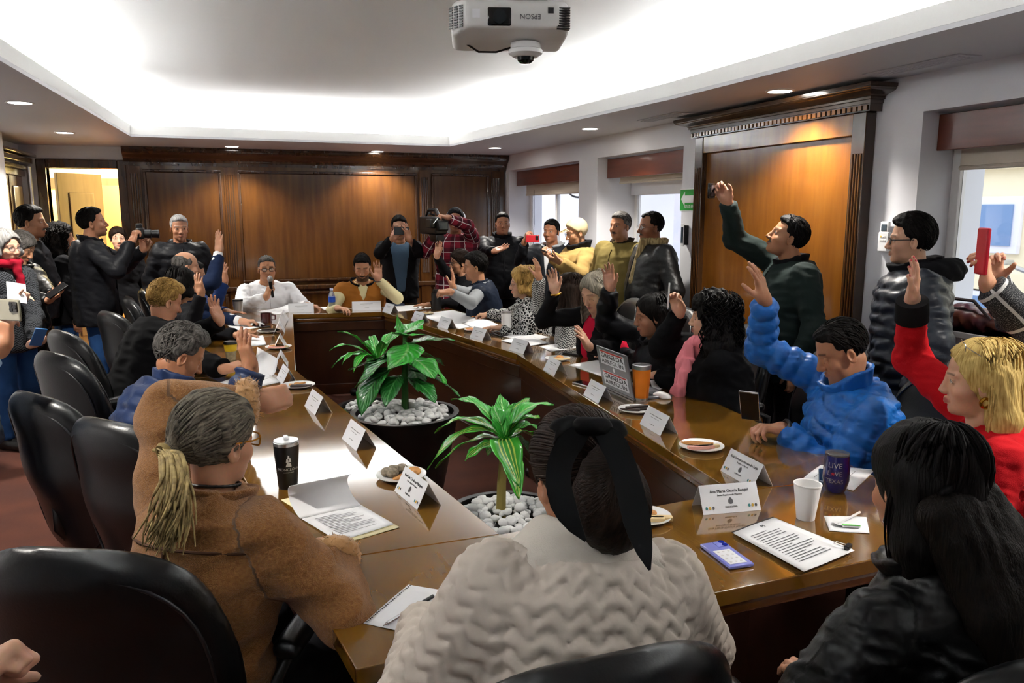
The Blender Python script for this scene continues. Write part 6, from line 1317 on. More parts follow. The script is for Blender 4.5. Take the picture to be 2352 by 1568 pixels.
p = person('standing man in khaki cap and khaki jacket looking at his phone between two windows', a_(1323, 534, 7.15), -88, -14, 0, 'b0805e', sit=False, hs=.98, hair=dict(kind='short', name='cap', m=CAPM, th=.016, short=True, line=.045, amp=.0005), face=dict(eyes=0), arms=dict(R=arm(a_(1270, 592, 6.9), (-.8, -.1, .4), (.2, .1, .9), 'phone', (.2, .2, -1)), L=arm(a_(1284, 600, 6.7), (-.9, .2, .3), (.1, .3, .9), 'phone', (.2, -.5, -1))), top=dict(m=KHA, th=.038, zip=1, hem=-.25, sl=.96), collar=dict(m=C_('hood_black', '17181b'), h=.085, r=.085, out=.03, t=.016), glass=dict(m=m_black), w=1.1)
soft(p, 'cap_peak', CAPM, [(p['head'] + p['Rh'] @ A(x, .085, .058 - abs(x) * .3), p['head'] + p['Rh'] @ A(x * .9, .155 - abs(x) * .5, .045 - abs(x) * .3), .006, .004) for x in (-.05, -.025, 0, .025, .05)], k=.02, amp=0, res=.005)
t = empty('smartphone', a_(1257, 581, 6.85), .3, 'black smartphone in the hands of the man in the khaki cap', 'phone'); o = MB().cbox((0, 0, 0), (.072, .145, .009)).build('case', m_black, t, bevel=.004); t.rotation_euler = (.3, .5, .7)
OLV = C_('jacket_olive', '6f6136', .9)
p = person('standing man with grey moustache in olive jacket between the two windows', a_(1424, 520, 6.48), -112, 2, 0, 'a97454', sit=False, hs=.97, hair=short(H_SALT, th=.008), face=dict(must='2a2522'), arms=dict(R='down', L='down'), top=dict(m=OLV, th=.040, zip=1, hem=-.4, wr=(.12, .008)), collar=dict(m=C_('collar_brown', '2a2018'), h=.06, r=.078, out=.022, gap=.02), w=1.12, belly=.03)
p = person('standing balding man in black leather jacket and tan scarf beside the green sign', a_(1494, 522, 6.0), -84, 0, 0, '8a5a3e', sit=False, hs=.97, hair=dict(kind='recede', m=H_BLACK, th=.005, short=True, line=.088, top=.5), face=dict(must='2a2522', chub=.4), arms=dict(R='pockets', L='pockets'), top=dict(m=LEA, th=.042, zip=1, hem=-.3, wr=(.11, .008)), glass=dict(m=m_silver), w=1.14, belly=.03)
c0 = p['NB'] + p['U'] * .03; f, s = p['Fv'], p['Sx']; soft(p, 'scarf', C_('scarf_tan', '8a7a58', .9, 'herring', '6a5c40', .6), chainc(ringpts(c0, s, f, .080, .085, 11), .026) + [(c0 + f * .10 - s * .03, c0 + f * .19 - s * .04 - A(0, 0, .30), .030, .026)], amp=.004)
GRN = C_('jacket_dark_green', '1e2826', .8); 
p = person('standing man with sunglasses on his head stretching his arm up to film with a phone', a_(1808, 545, 4.4), -62, 22, 0, 'a97656', sit=False, hs=.98, hair=short(H_BLACK, th=.010), face=dict(must='231d1a', chub=.5), byaw=-72, arms=dict(R=arm(a_(1672, 462, 4.45), (-.55, .2, .85), (-.6, -.6, 0), 'phone', (.3, .5, -1)), L='down'), top=dict(m=GRN, th=.034, zip=1, hem=-.35, sl=.96), collar=dict(m=BLK, h=.065, r=.08, out=.02), glass=dict(thick=True, up=1), w=1.1, belly=.02)
t = empty('smartphone', a_(1634, 438, 4.42), .5, 'dark smartphone held high before the tall wood panel', 'phone'); MB().cbox((0, 0, 0), (.075, .012, .085)).build('case', mat('phone_black_gloss', '141618', .1), t, bevel=.005); MB().cbox((.008, -.007, 0), (.045, .002, .06)).build('screen', mat('phone_screen_mixed', '6a5a58', .15, var=(40., '201c20', .8)), t)
PB = C_('puffer_black', '1d222c', .45, 'nylon', spec=.4)
p = person('standing young man with black glasses and black puffer jacket in profile near the wall remote', a_(2090, 552, 3.72), -50, 0, 0, 'c99a7c', sit=False, hs=.95, byaw=-58, hair=short(H_BLACK, th=.022, line=.055), arms=dict(R='down', L='down'), top=dict(m=PB, th=.034, zip=1, puff=(.058, .011), apuff=(.058, .009), hem=-.3), collar=dict(m=BLK, h=.075, r=.085, out=.03, t=.016), glass=dict(thick=True), w=1.08)
c0 = p['NB'] + p['U'] * .02; soft(p, 'hood', BLK, chainc(ringpts(c0 - p['Fv'] * .04 - A(0, 0, .02), p['Sx'], -p['Fv'], .10, .13, 9, -.3, math.pi + .3), .050), amp=.006)
CHK = C_('coat_check', '26272a', .9, 'check', 'c4c4c2')
p = person('woman in dark checked coat at the right edge filming with a red phone', a_(2450, 640, 2.75), -55, 0, 0, 'c99474', True, sit=False, hair=dict(kind='long', m=H_DARK, th=.014, len=.2), arms=dict(L=arm(a_(2268, 655, 2.5), (-.1, .1, 1), (-.4, .7, .1), 'phone', (.4, -.6, -1), '8a1020'), R=arm(a_(2278, 650, 2.62), (-.2, -.1, 1), (-.5, -.6, .1), 'phone', (.5, .5, -1), '8a1020')), top=dict(m=CHK, th=.034, sl=.95, hem=-.5), legs='1b1b20')
t = empty('smartphone', a_(2257, 577, 2.46), -.75, 'red smartphone held upright against the near window', 'phone'); t.rotation_euler = (0, 0, -.5); MB().cbox((0, 0, 0), (.036, .075, .075)) ; MB().cbox((0, 0, 0), (.014, .074, .146)).build('case', mat('phone_red_case', 'c01e30', .35), t, bevel=.005)
MB().lathe([(0, 0), (.012, 0), (.012, .004), (0, .004)], 14, 0, frame((.007, 0, -.02), (0, 1, 0), (0, 0, 1), (1, 0, 0))).build('grip_ring', mat('phone_red_case', 'c01e30'), t)
# ---------------------------------------------------------------- chairs
for (x, y, yw, l) in ((-.17, 1.97, 25, 'black leather chair nearest the camera, under the woman in camel'), (-.12, 2.90, 48, 'empty black leather chair tucked in next to the woman in camel'), (-.40, 3.36, 52, 'black leather chair of the man in navy puffer'), (-.50, 4.25, 55, 'black leather chair between the navy puffer man and the blond-topped man'), (-.58, 4.95, 60, 'black leather chair of the blond-topped man'), (-.45, 5.75, 62, 'black leather chair behind the ringed raised hand'), (-.40, 6.55, 80, 'black leather chair of the bald man in suit'), (-.35, 7.15, 82, 'farthest black leather chair on the door side'),
    (.25, 7.75, 178, 'black leather chair of the man in white shirt'), (1.12, 7.7, 182, 'black leather chair of the man in tan vest'), (.49, 1.33, 0, 'black leather chair of the woman with the bow'), (1.22, 1.10, 6, 'black leather chair in the near right corner'),
    (2.30, 2.35, -80, 'black leather chair of the man in blue puffer'), (2.36, 3.02, -78, 'empty black leather chair between blue puffer and pink scarf'), (2.40, 3.75, -80, 'black leather chair of the pink scarf woman'), (2.42, 4.5, -85, 'black leather chair of the ash-haired woman'), (2.38, 5.15, -80, 'black leather chair of the woman in tweed'), (2.32, 5.85, -75, 'black leather chair of the woman in web pattern jacket'), (2.2, 6.75, -75, 'black leather chair of the man in grey shirt'), (2.35, 1.75, -60, 'black leather chair of the blonde woman in red')):
    c_ = chair(x, y, yw, l)
    if y > 7.5: c_.scale = (.95, .95, .90)
# ================================================================== things on the table
TZ = T + .0004
m_paper = mat('paper_white', 'e9e9ea', .85); m_ink = mat('ink_grey', '5c5c60', .8); m_inkd = mat('ink_dark', '26262a', .7); m_card = mat('card_white', 'e6e7ea', .6)
m_gold_ink = mat('ink_gold', 'c8a030', .6); m_teal_ink = mat('ink_teal', '3a8a8a', .6); m_china = mat('plate_white', 'eeeeec', .25, coat=.3)
def tpos(px, py): return tz(px, py, T)
def card(px, py, yaw, label, L=.19, near=False, name='', sub=''):
    """folded tent card; yaw = direction of its ridge (0 = +Y)"""
    p = tpos(px, py); t = empty('name_card', (p[0], p[1], TZ), -math.radians(yaw), label, 'name card', 'folded white name cards')
    h, d, l = .078, .040, L / 2
    for s in (-1, 1):
        f = MB().add([(s * d, -l, 0), (s * d, l, 0), (0, l, h), (0, -l, h), (s * (d - .0012), -l, 0), (s * (d - .0012), l, 0), (-s * 0, l, h - .0016), (0, -l, h - .0016)], [(0, 1, 2, 3) if s > 0 else (3, 2, 1, 0), (7, 6, 5, 4) if s > 0 else (4, 5, 6, 7), (0, 4, 5, 1), (1, 5, 6, 2), (2, 6, 7, 3), (3, 7, 4, 0)]).build('card_face', m_card, t)
        n = nrm(A(h, 0, d)) * A(s, 1, 1); u = A(0, s, 0); v_ = np.cross(n, u); o = A(s * d / 2, 0, h / 2) + n * .0007
        if near:
            def tx(st, sz, x, y, m): text(st, sz, frame(o + u * x + v_ * y, u, v_, n), m, f)
            tx(name, .0125, 0, .022, m_inkd); tx(sub, .0075, 0, .010, m_ink); tx('MONCLOVA', .007, 0, -.026, m_inkd)
            MB().add([o + u * .008 * math.cos(a) * (1 - .3 * math.sin(a)) + v_ * (.010 * math.sin(a) - .008) for a in np.linspace(0, 6.28, 13)[:-1]], [tuple(range(12))]).build('crest', m_ink, f)
            for sx in (-1, 1):
                for k, mm in enumerate((m_teal_ink, m_gold_ink, m_ink)): MB().add([o + u * (sx * .07 + (k - 1) * .011 + .004 * math.cos(a)) + v_ * (-.026 + .005 * math.sin(a)) for a in np.linspace(0, 6.28, 9)[:-1]], [tuple(range(8))]).build('emblem', mm, f)
        else:
            for (y, w_, hh) in ((.016, .055, .0022), (.006, .035, .0014), (-.022, .02, .002)):
                MB().add([o - u * w_ + v_ * y, o + u * w_ + v_ * y, o + u * w_ + v_ * (y + hh), o - u * w_ + v_ * (y + hh)], [(0, 1, 2, 3)]).build('print_line', m_ink, f)
    return t
card(1668, 1166, 97, 'white name card beside the white foam cup on the near table piece', near=True, name='Ana Maria Osoria Rangel', sub='Sexta Regidora de Mayoria')
card(1713, 1098, 2, 'white name card at the inner corner behind the foam cup card', near=True, name='Aida Veronica Hernandez Leija', sub='Regidora de Mayoria')
card(958, 1143, -10, 'white name card before the plate of dark cookies on the left table', near=True, name='Raul Luis Cardenas Marquez', sub='Tercer Regidor de Mayoria')
for (px, py, yw, l) in ((1512, 985, 3, 'white name card between the dark cookie plate and the wafer plate'), (1374, 915, 3, 'white name card in front of the laptop'), (1275, 855, 3, 'white name card below the cookie plate nearest the laptop'), (1197, 807, -10, 'white name card opposite the woman in tweed'), (1104, 778, -11, 'white name card near the dark phone by the white tumbler'), (1026, 752, -11, 'white name card before the wide white sheets'), (965, 738, -12, 'white name card left of the wide white sheets'), (897, 717, -12, 'smallest white name card at the far right inner corner'), (824, 1018, -9, 'white name card beyond the black tumbler'), (731, 940, -9, 'white name card before the bracelet hand'), (659, 874, -6, 'white name card standing next to the brown cookie plate'), (646, 838, 4, 'white name card beside the curled papers'), (644, 796, 5, 'white name card behind the wafer plate on the left table'), (642, 762, 5, 'white name card beside the far left cookie plate'), (651, 735, 5, 'farthest white name card on the left table')):
    card(px, py, yw, l)
card(842, 711, 93, 'wide white name card before the man in tan vest', L=.26); card(692, 716, 93, 'wide white name card before the man in white shirt', L=.22)
m_bis = mat('biscuit', 'c58a4e', .8, bump=(120, .4, .002)); m_choc = mat('chocolate', '2c1c16', .5); m_waf = mat('wafer_pink', 'e2a493', .8); m_wafc = mat('wafer_cream', 'dcc08e', .8); m_dark_bis = mat('dark_cookie', '2a2424', .7, var=(90., 'a89a80', .5))
def plate(px, py, kind, label, r=.078):
    p = tpos(px, py); t = empty('plate', (p[0], p[1], TZ), 0, 'small white plate ' + label, 'plate', 'small white plates')
    MB().lathe([(0, .001), (r * .6, .001), (r * .68, .004), (r, .014), (r * 1.0, .016), (r * .66, .0065), (0, .005)], 36).build('dish', m_china, t, smooth=True)
    R = random.Random(int(px + py)); z = TZ + .0062
    def put(o, dx, dy, dz, rz=0., tl=(0, 0)): o.location = (p[0] + dx, p[1] + dy, z + dz); o.rotation_euler = (tl[0], tl[1], rz)
    def wafer(m, dx, dy, dz, rz, nm): o = MB().cbox((0, 0, .006), (.022, .082, .012)).build('wafer_cookie', m, None, bevel=.002, label=nm, cat='cookie', group='wafer cookies'); put(o, dx, dy, dz, rz)
    def disc(m, dx, dy, dz, tl, nm, rr=.022): o = MB().lathe([(0, 0), (rr * .9, 0), (rr, .004), (rr * .9, .009), (0, .010)], 16).build('round_cookie', m, None, smooth=True, label=nm, cat='cookie', group='round cookies'); put(o, dx, dy, dz, R.random() * 6, tl)
    def stick(m, dx, dy, dz, rz, nm): o = MB().tube([(0, -.045, .006), (0, .045, .006)], .0058, 8).build('stick_cookie', m, None, smooth=True, label=nm, cat='cookie', group='stick cookies'); put(o, dx, dy, dz, rz)
    if kind == 'wafer':
        for k in range(3): wafer(m_waf if k < 2 else m_wafc, -.005 + .023 * k - .02, -.018, 0, 1.3 + .05 * k, 'wafer on the white plate ' + label)
        for k in range(4): stick(m_bis, -.02 + .013 * k, .030, .0, .9, 'thin biscuit stick on the white plate ' + label)
    elif kind == 'dark':
        for k in range(6): stick(m_choc, -.03 + .012 * k, .004 * (k % 2), .0 + (.0115 if k in (2, 4) else 0), 1.1 + .25 * (k % 3), 'chocolate stick on the white plate ' + label)
    elif kind == 'mix':
        for k, (dx, dy) in enumerate(((-.045, .018), (-.02, .035), (.01, .038), (-.03, .0))): o = MB().lathe([(0, 0), (.018, .004), (.022, .014), (.016, .026), (0, .03)], 14).build('dark_ball_cookie', m_dark_bis, None, smooth=True, label='dark speckled ball cookie on the left table plate', cat='cookie', group='dark ball cookies'); put(o, dx, dy, .0)
        for k in range(4): disc(m_bis, -.01 + .018 * k, -.02 + .006 * k, .0 + .003 * k, (.15, -.25), 'golden biscuit on the white plate ' + label, .024)
    else:
        for k in range(3): disc(m_bis, -.025 + .022 * k, .012 - .01 * (k % 2), .003 * k, (.1, -.2), 'golden biscuit on the white plate ' + label)
        for k in range(2): wafer(m_choc if kind == 'brown' else m_wafc, .0 + .026 * k, -.028, 0, 1.2, 'plain wafer on the white plate ' + label)
    return t
plate(1611, 1030, 'wafer', 'of pink wafers on the right table', .085); plate(1460, 945, 'dark', 'of chocolate sticks below the orange tumbler', .080); plate(1281, 827, 'plain', 'on the right table beside the laptop sheets', .078); plate(1090, 760, 'wafer', 'in front of the wide white sheets', .08); plate(976, 722, 'plain', 'farthest on the right table', .08)
plate(1483, 1193, 'plain', 'half hidden beside the woman with the bow', .075); plate(922, 1097, 'mix', 'of dark ball cookies and biscuits on the left table', .085); plate(685, 889, 'brown', 'of brown cookies next to the bracelet hand', .085); plate(640, 800, 'wafer', 'on the left table behind the raised hand', .085); plate(617, 763, 'dark', 'far along the left table', .085); plate(780, 712, 'brown', 'beside the water bottle', .08)
# ---- paper sheets: thin sheets with a little lift, each its own thing
def sheet(c, label, z=0., lines=0, curl=0., m=None, cat='paper', name='paper_sheet', group=None):
    """c: four photo pixels of its corners on the table, in order round the sheet"""
    P = [tz(px, py, T + z) for (px, py) in c]; o = sum(P) / 4; n = 8; V = []; Fq = []
    for i in range(n + 1):
        for j in range(n + 1):
            u, v_ = i / n, j / n; q = P[0] * (1 - u) * (1 - v_) + P[1] * u * (1 - v_) + P[2] * u * v_ + P[3] * (1 - u) * v_
            V.append(q - A(o[0], o[1], T + z) + A(0, 0, .0012 + .0015 * math.sin(3 * u + 2 * v_) ** 2 + curl * max(0, u - .45) ** 2 * 3))
    for i in range(n):
        for j in range(n): a = i * (n + 1) + j; Fq.append((a, a + n + 1, a + n + 2, a + 1))
    V = np.array(V); Fq = np.array(Fq); 
    nn = np.cross(V[n + 1] - V[0], V[1] - V[0]); Fq = Fq if nn[2] > 0 else Fq[:, ::-1]
    t = empty(name, (o[0], o[1], T + z), 0, label, cat, group); so = obj('sheet', smesh('sheet', V, Fq), m or m_paper, t); md = so.modifiers.new('t', 'SOLIDIFY'); md.thickness = .0006; md.offset = -1
    R = random.Random(int(c[0][0]))
    for k in range(lines):
        v0 = .16 + .72 * k / max(lines, 1); L = R.uniform(.55, .72) if k % 4 else .35; a0 = .14
        b = MB(); q = lambda u, v_: P[0] * (1 - u) * (1 - v_) + P[1] * u * (1 - v_) + P[2] * u * v_ + P[3] * (1 - u) * v_ - A(o[0], o[1], T + z) + A(0, 0, .0034 + curl * max(0, u - .45) ** 2 * 3)
        e = [q(a0, v0), q(a0 + L, v0), q(a0 + L, v0 + .012), q(a0, v0 + .012)]; nn = np.cross(e[1] - e[0], e[3] - e[0]); b.add(e if nn[2] > 0 else e[::-1], [(0, 1, 2, 3)]); b.build('text_line', m_ink, t)
    return t
sheet([(955, 722), (1040, 712), (1135, 738), (1055, 756)], 'wide white sheet before the man in grey shirt'); sheet([(1060, 742), (1108, 730), (1150, 748), (1100, 758)], 'white sheet beside the pencil hand', .003)
sheet([(1155, 772), (1215, 763), (1262, 775), (1205, 786)], 'white sheet right of the white tumbler'); sheet([(1150, 782), (1215, 770), (1262, 788), (1205, 796)], 'white sheet lying askew right of the white tumbler', .004)
sheet([(1238, 795), (1300, 788), (1347, 796), (1265, 808)], 'white sheet in front of the ash-haired woman'); sheet([(1305, 838), (1380, 826), (1460, 850), (1385, 866)], 'white sheet behind the laptop'); sheet([(1490, 862), (1530, 855), (1560, 880), (1500, 900)], 'white sheet under the hand at the laptop')
sheet([(1845, 1098), (1885, 1068), (2010, 1080), (1960, 1128)], 'white sheet behind the blue tumbler', lines=4)
sheet([(735, 706), (800, 702), (850, 706), (745, 712)], 'white sheet by the water bottle'); sheet([(875, 705), (960, 700), (1000, 708), (910, 716)], 'white sheet at the far right of the head table'); sheet([(590, 715), (660, 706), (712, 708), (640, 722)], 'white sheet before the man in white shirt', lines=3, curl=.03); sheet([(520, 745), (600, 738), (612, 750), (540, 760)], 'white sheet under the writing hand'); sheet([(565, 778), (604, 770), (612, 792), (570, 796)], 'white sheet beside the wafer plate on the left'); sheet([(500, 880), (600, 848), (645, 878), (560, 895)], 'white sheet before the navy puffer man', lines=3); sheet([(575, 862), (592, 820), (640, 850), (620, 868)], 'curled white sheets beside the raised hand', curl=.07)
# ---- manila folder with curled pages
m_man = mat('manila_folder', 'e6dcb0', .8)
sheet([(645, 1148), (762, 1122), (918, 1212), (800, 1246)], 'open cream folder with papers beside the camel coat sleeve', m=m_man, cat='folder', name='manila_folder')
sheet([(690, 1190), (830, 1160), (905, 1205), (775, 1244)], 'typed page lying in the cream folder', .003, lines=14)
P = [tz(642, 1165, T + .004), tz(765, 1120, T + .004)]; o = tz(760, 1160, T); V = []; Fq = []; n = 14
a0, a1 = tz(690, 1190, T + .006), tz(830, 1160, T + .006); d = tz(640, 1140, T + .006) - a0; L = np.linalg.norm(d)
for i in range(n + 1):
    s_ = i / n; ang = 2.6 * s_; off = nrm(d) * (.09 * math.sin(ang) + .03 * s_) ; z = .045 * (1 - math.cos(ang)) * .9
    for j in (0, 1): V.append((a0 if j == 0 else a1) + off + A(0, 0, z) - A(o[0], o[1], T))
for i in range(n): Fq.append((2 * i, 2 * i + 1, 2 * i + 3, 2 * i + 2))
t = empty('curled_pages', (o[0], o[1], T), 0, 'white pages curling back over the cream folder', 'papers'); so = obj('pages', smesh('pages', np.array(V), np.array(Fq)), m_paper, t); md = so.modifiers.new('t', 'SOLIDIFY'); md.thickness = .002
# ---- spiral notepad and silver pen
c = [(835, 1432), (938, 1343), (1030, 1360), (925, 1453)]
sheet(c, 'white spiral notepad page beside the beige jacket', name='notepad', cat='notepad'); t = bpy.data.objects.get('notepad')
for k in range(26):
    q = tz(*(A(838, 1430) * (1 - k / 25.5) + A(940, 1345) * k / 25.5), T); b = MB().cbox((0, 0, 0), (.0035, .0035, .0008)).build('spiral_hole', m_inkd, t); b.location = q - A(*t.location) + A(.004, -.002, .0034)
pa, pb = tz(880, 1437, T + .008), tz(985, 1375, T + .008)
t = empty('ballpoint_pen', (pa[0], pa[1], T + .002), 0, 'silver ballpoint pen lying on the notepad page', 'pen'); dv = pb - pa; z0 = A(0, 0, .0065)
MB().tube([z0, z0 + dv * .08], [.0008, .0035], 8).build('tip', m_silver, t, smooth=True); MB().tube([z0 + dv * .08, z0 + dv * .8], .0042, 10).build('barrel', m_silver, t, smooth=True); MB().tube([z0 + dv * .8, z0 + dv * 1.1], .0045, 10).build('cap', m_black, t, smooth=True)
# ---- stack of agenda pages with clip
pc = [(1680, 1222), (1775, 1187), (1957, 1262), (1840, 1310)]
for k in range(3): sheet([(x + 3 * k, y + 2 * k) for x, y in pc], ['bottom dark-edged page stack of the thick agenda', 'middle of the thick agenda page stack', 'top typed page of the thick agenda by the lavender phone'][k], .004 * k, lines=16 if k == 2 else 0, m=m_inkd if k == 0 else None, cat='papers', name='agenda_pages')
q = tz(1752, 1208, T + .013); text('M', .02, frame(q, nrm(tz(1957, 1262, T) - tz(1775, 1187, T)) * 0 + nrm(tz(1775, 1187, T) - tz(1680, 1222, T)), nrm(tz(1680, 1222, T) - tz(1840, 1310, T)), (0, 0, 1)), m_inkd, None); bpy.context.scene.collection.objects[-1].name = 'printed_logo'; lg = bpy.context.scene.collection.objects[-1]
ag = [o_ for o_ in bpy.data.objects if o_.name.startswith('agenda_pages')][-1]; lg.parent = ag; lg.location = -A(*ag.location)
cl = tz(1948, 1255, T + .016); t = empty('binder_clip', cl, .5, 'black binder clip on the corner of the thick agenda', 'clip'); MB().cbox((0, 0, 0), (.03, .014, .012)).build('clip_body', m_black, t, bevel=.003); MB().tube([(-.01, .007, 0), (-.008, .035, .002), (.008, .035, .002), (.01, .007, 0)], .0012, 5).build('clip_handle', m_silver, t, smooth=True)
# ---- napkin, spoon, sugar packet
sheet([(1892, 1185), (1990, 1188), (1997, 1226), (1905, 1220)], 'white paper napkin beside the foam cup', name='napkin', cat='napkin')
s0, s1 = tz(1925, 1203, T + .006), tz(1975, 1178, T + .012); t = empty('plastic_spoon', (s0[0], s0[1], T + .005), 0, 'white plastic spoon on the napkin', 'spoon'); MB().tube([A(0, 0, .002), s1 - s0 + A(0, 0, .004)], [.003, .0035], 6).build('spoon_handle', m_plastic, t, smooth=True); MB().lathe([(0, 0), (.010, .002), (.013, .005), (.011, .0055), (0, .003)], 14, 0, Matrix.Diagonal((1, 1.5, 1, 1))).build('spoon_bowl', m_plastic, t, smooth=True)
q = tz(1952, 1210, T); t = empty('sugar_packet', (q[0], q[1], T + .004), -.5, 'green and white sugar packet on the napkin', 'packet'); MB().cbox((0, 0, .003), (.05, .03, .006)).build('packet', m_paper, t, bevel=.002); MB().cbox((0, -.011, .0065), (.05, .007, .001)).build('green_band', mat('packet_green', '58c040', .5), t)
# ---- drinkware
def rimpos(px, py): p = tpos(px, py); return p
def lathe_thing(name, px, py, label, cat, parts, yaw=0.):
    p = tpos(px, py); t = empty(name, (p[0], p[1], TZ), yaw, label, cat)
    for (nm, prof, m) in parts: MB().lathe(prof, 32).build(nm, m, t, smooth=True, ang=.5)
    return t
def wraptext(t, s, size, r, z, m, yaw, taper=0.):
    """lettering wrapped on a cylinder of radius r, facing yaw (world angle of the outward direction)"""
    me = textmesh(s, size, .0002)
    for v in me.vertices:
        a = yaw + v.co.x / r; rr = r + .0006 + taper * v.co.y; h = v.co.y; v.co = (rr * math.cos(a), rr * math.sin(a), z + h)
    return obj('lettering', me, m, t)
def towards(p): return math.atan2(-p[1], -p[0])
m_tum = mat('tumbler_black', '121214', .38); m_clear = mat('clear_lid', 'e6eaec', .1, alpha=.55, spec=.6); m_ink_w = mat('print_white', 'e8e8e8', .5); m_rim = mat('rim_grey', 'b8b8b8', .25, metal=.8)
t = lathe_thing('tumbler', 662, 1118, 'black tumbler with clear lid and white city crest on the left table', 'tumbler', [('cup_body', [(0, 0), (.030, 0), (.031, .004), (.040, .128), (.041, .150), (.037, .150), (.035, .12), (0, .02)], m_tum), ('rim', [(.0412, .146), (.0415, .156), (.038, .158), (.0375, .150)], m_rim), ('lid', [(0, .154), (.034, .154), (.039, .157), (.039, .161), (0, .161)], m_clear)])
MB().cbox((0, 0, .168), (.016, .034, .012)).build('lid_slider', m_clear, t, bevel=.004)
ya = towards(tpos(662, 1118)) + .12; wraptext(t, 'MONCLOVA', .0125, .0365, .070, m_ink_w, ya, .07); wraptext(t, 'CIUDAD FUERTE', .0045, .0358, .060, m_ink_w, ya, .07)
b = MB()
for k, (u, v_, w_, h_) in enumerate(((0, .086, .009, .012), (-.004, .100, .004, .010), (.004, .102, .004, .012), (0, .112, .003, .010))):
    pts = [(u - w_, v_ - h_ / 2), (u + w_, v_ - h_ / 2), (u + w_ * .8, v_ + h_ / 2), (u - w_ * .5, v_ + h_ / 2 + .003)]
    b.add([((.0372 + (v - .07) * .075 + .0006) * math.cos(ya + x / .037), (.0372 + (v - .07) * .075 + .0006) * math.sin(ya + x / .037), v) for (x, v) in pts], [(0, 1, 2, 3)])
b.build('crest', m_ink_w, t)
m_org = mat('tumbler_orange', 'e8801e', .4)
t = lathe_thing('tumbler', 1472, 918, 'orange tumbler with steel rim beside the laptop', 'tumbler', [('cup_body', [(0, .014), (.0355, .014), (.044, .150), (.044, .152), (0, .152)], m_org), ('steel_base', [(0, 0), (.034, 0), (.0352, .0135), (0, .0135)], m_alu), ('steel_rim', [(.0445, .1525), (.0455, .172), (.041, .174), (.040, .16)], m_alu), ('lid', [(0, .163), (.040, .163), (.041, .168), (0, .169)], m_black)])
m_blu = mat('tumbler_royal_blue', '10145e', .18, coat=.6)
t = lathe_thing('tumbler', 1918, 1128, 'dark blue stemless tumbler with LIVE LOVE TEXAS lettering', 'tumbler', [('cup_body', [(0, 0), (.026, 0), (.034, .010), (.0415, .045), (.0400, .09), (.0365, .124), (.034, .124), (.036, .09), (0, .02)], m_blu), ('lid', [(0, .120), (.0335, .120), (.037, .126), (.0375, .130), (.033, .131), (0, .127)], mat('smoke_lid', '6a6a6c', .1, alpha=.7))])
ya = towards(tpos(1918, 1128)) - .12
for (s_, z, sz, rr_) in (('LIVE', .096, .024, .0395), ('L  VE', .070, .022, .0412), ('TEXAS', .045, .019, .0418)): wraptext(t, s_, sz, rr_, z, m_ink_w, ya, -.06 if z > .06 else .0)
st = [(.0075 * (1 if i % 2 == 0 else .42) * math.sin(i * math.pi / 5), .0075 * (1 if i % 2 == 0 else .42) * math.cos(i * math.pi / 5)) for i in range(10)]
MB().add([(.0424 * math.cos(ya + (x - .005) / .041), .0424 * math.sin(ya + (x - .005) / .041), .070 + y) for (x, y) in st], [tuple(range(10))]).build('red_star', mat('star_red', 'c02030', .5), t)
t = lathe_thing('foam_cup', 1850, 1190, 'white foam cup beside the blue tumbler', 'cup', [('cup_body', [(0, 0), (.026, 0), (.0385, .100), (.0385, .104), (.041, .106), (.040, .109), (.036, .108), (.0255, .006), (0, .006)], mat('foam_white', 'eceae8', .8, bump=(160, .15, .002)))])
t = lathe_thing('tumbler', 1163, 762, 'slim white tumbler with steel lid in front of the tweed jacket woman', 'tumbler', [('cup_body', [(0, 0), (.034, 0), (.037, .005), (.039, .14), (0, .14)], m_china), ('lid', [(0, .1405), (.040, .1405), (.040, .152), (0, .154)], m_alu)])
t = lathe_thing('tumbler', 548, 726, 'stainless steel tumbler beside the navy sleeve at the far left', 'tumbler', [('cup_body', [(0, 0), (.033, 0), (.042, .13), (0, .13)], m_alu), ('lid', [(0, .1305), (.043, .1305), (.042, .145), (0, .146)], m_black)])
t = lathe_thing('coffee_cup', 531, 826, 'yellow paper coffee cup with black lid held by the blond-topped man', 'cup', [('cup_body', [(0, 0), (.028, 0), (.034, .055), (0, .055)], mat('cup_kraft', '9a8a70', .7, var=(60., 'c8b890', .6))), ('yellow_band', [(0, .0555), (.0345, .0555), (.0385, .098), (0, .098)], mat('cup_yellow', 'e8c020', .5)), ('lid', [(0, .0985), (.041, .0985), (.041, .104), (.036, .114), (0, .114)], m_black)])
t = lathe_thing('thermos', 1003, 712, 'black cylindrical flask on the far right table', 'flask', [('flask_body', [(0, 0), (.045, 0), (.046, .16), (0, .16)], m_black), ('cap', [(0, .1605), (.034, .1605), (.034, .19), (0, .192)], m_black)])
t = lathe_thing('red_mug', 612, 740, 'dark red glass mug among the papers on the left table', 'mug', [('mug_body', [(0, 0), (.042, 0), (.045, .075), (.041, .075), (.039, .006), (0, .006)], mat('glass_dark_red', '4a1a1c', .15, coat=.5))]); MB().tube([(.044, 0, .06), (.07, 0, .055), (.07, 0, .025), (.043, 0, .018)], .006, 8).build('mug_handle', mat('glass_dark_red', '4a1a1c'), t, smooth=True)
m_pet = mat('bottle_plastic', 'd8e4ee', .08, trans=.75, spec=.5)
t = lathe_thing('water_bottle', 763, 711, 'clear water bottle with blue label on the head table', 'bottle', [('bottle_body', [(0, 0), (.028, 0), (.031, .01), (.030, .05), (.031, .11), (.026, .145), (.013, .168), (.013, .178), (0, .178)], m_pet), ('label', [(.0306, .070), (.0318, .072), (.0318, .118), (.0306, .120)], mat('label_blue', '1a50c0', .5)), ('cap', [(0, .179), (.015, .179), (.015, .196), (0, .197)], mat('cap_white_blue', 'd0dcf0', .4))])
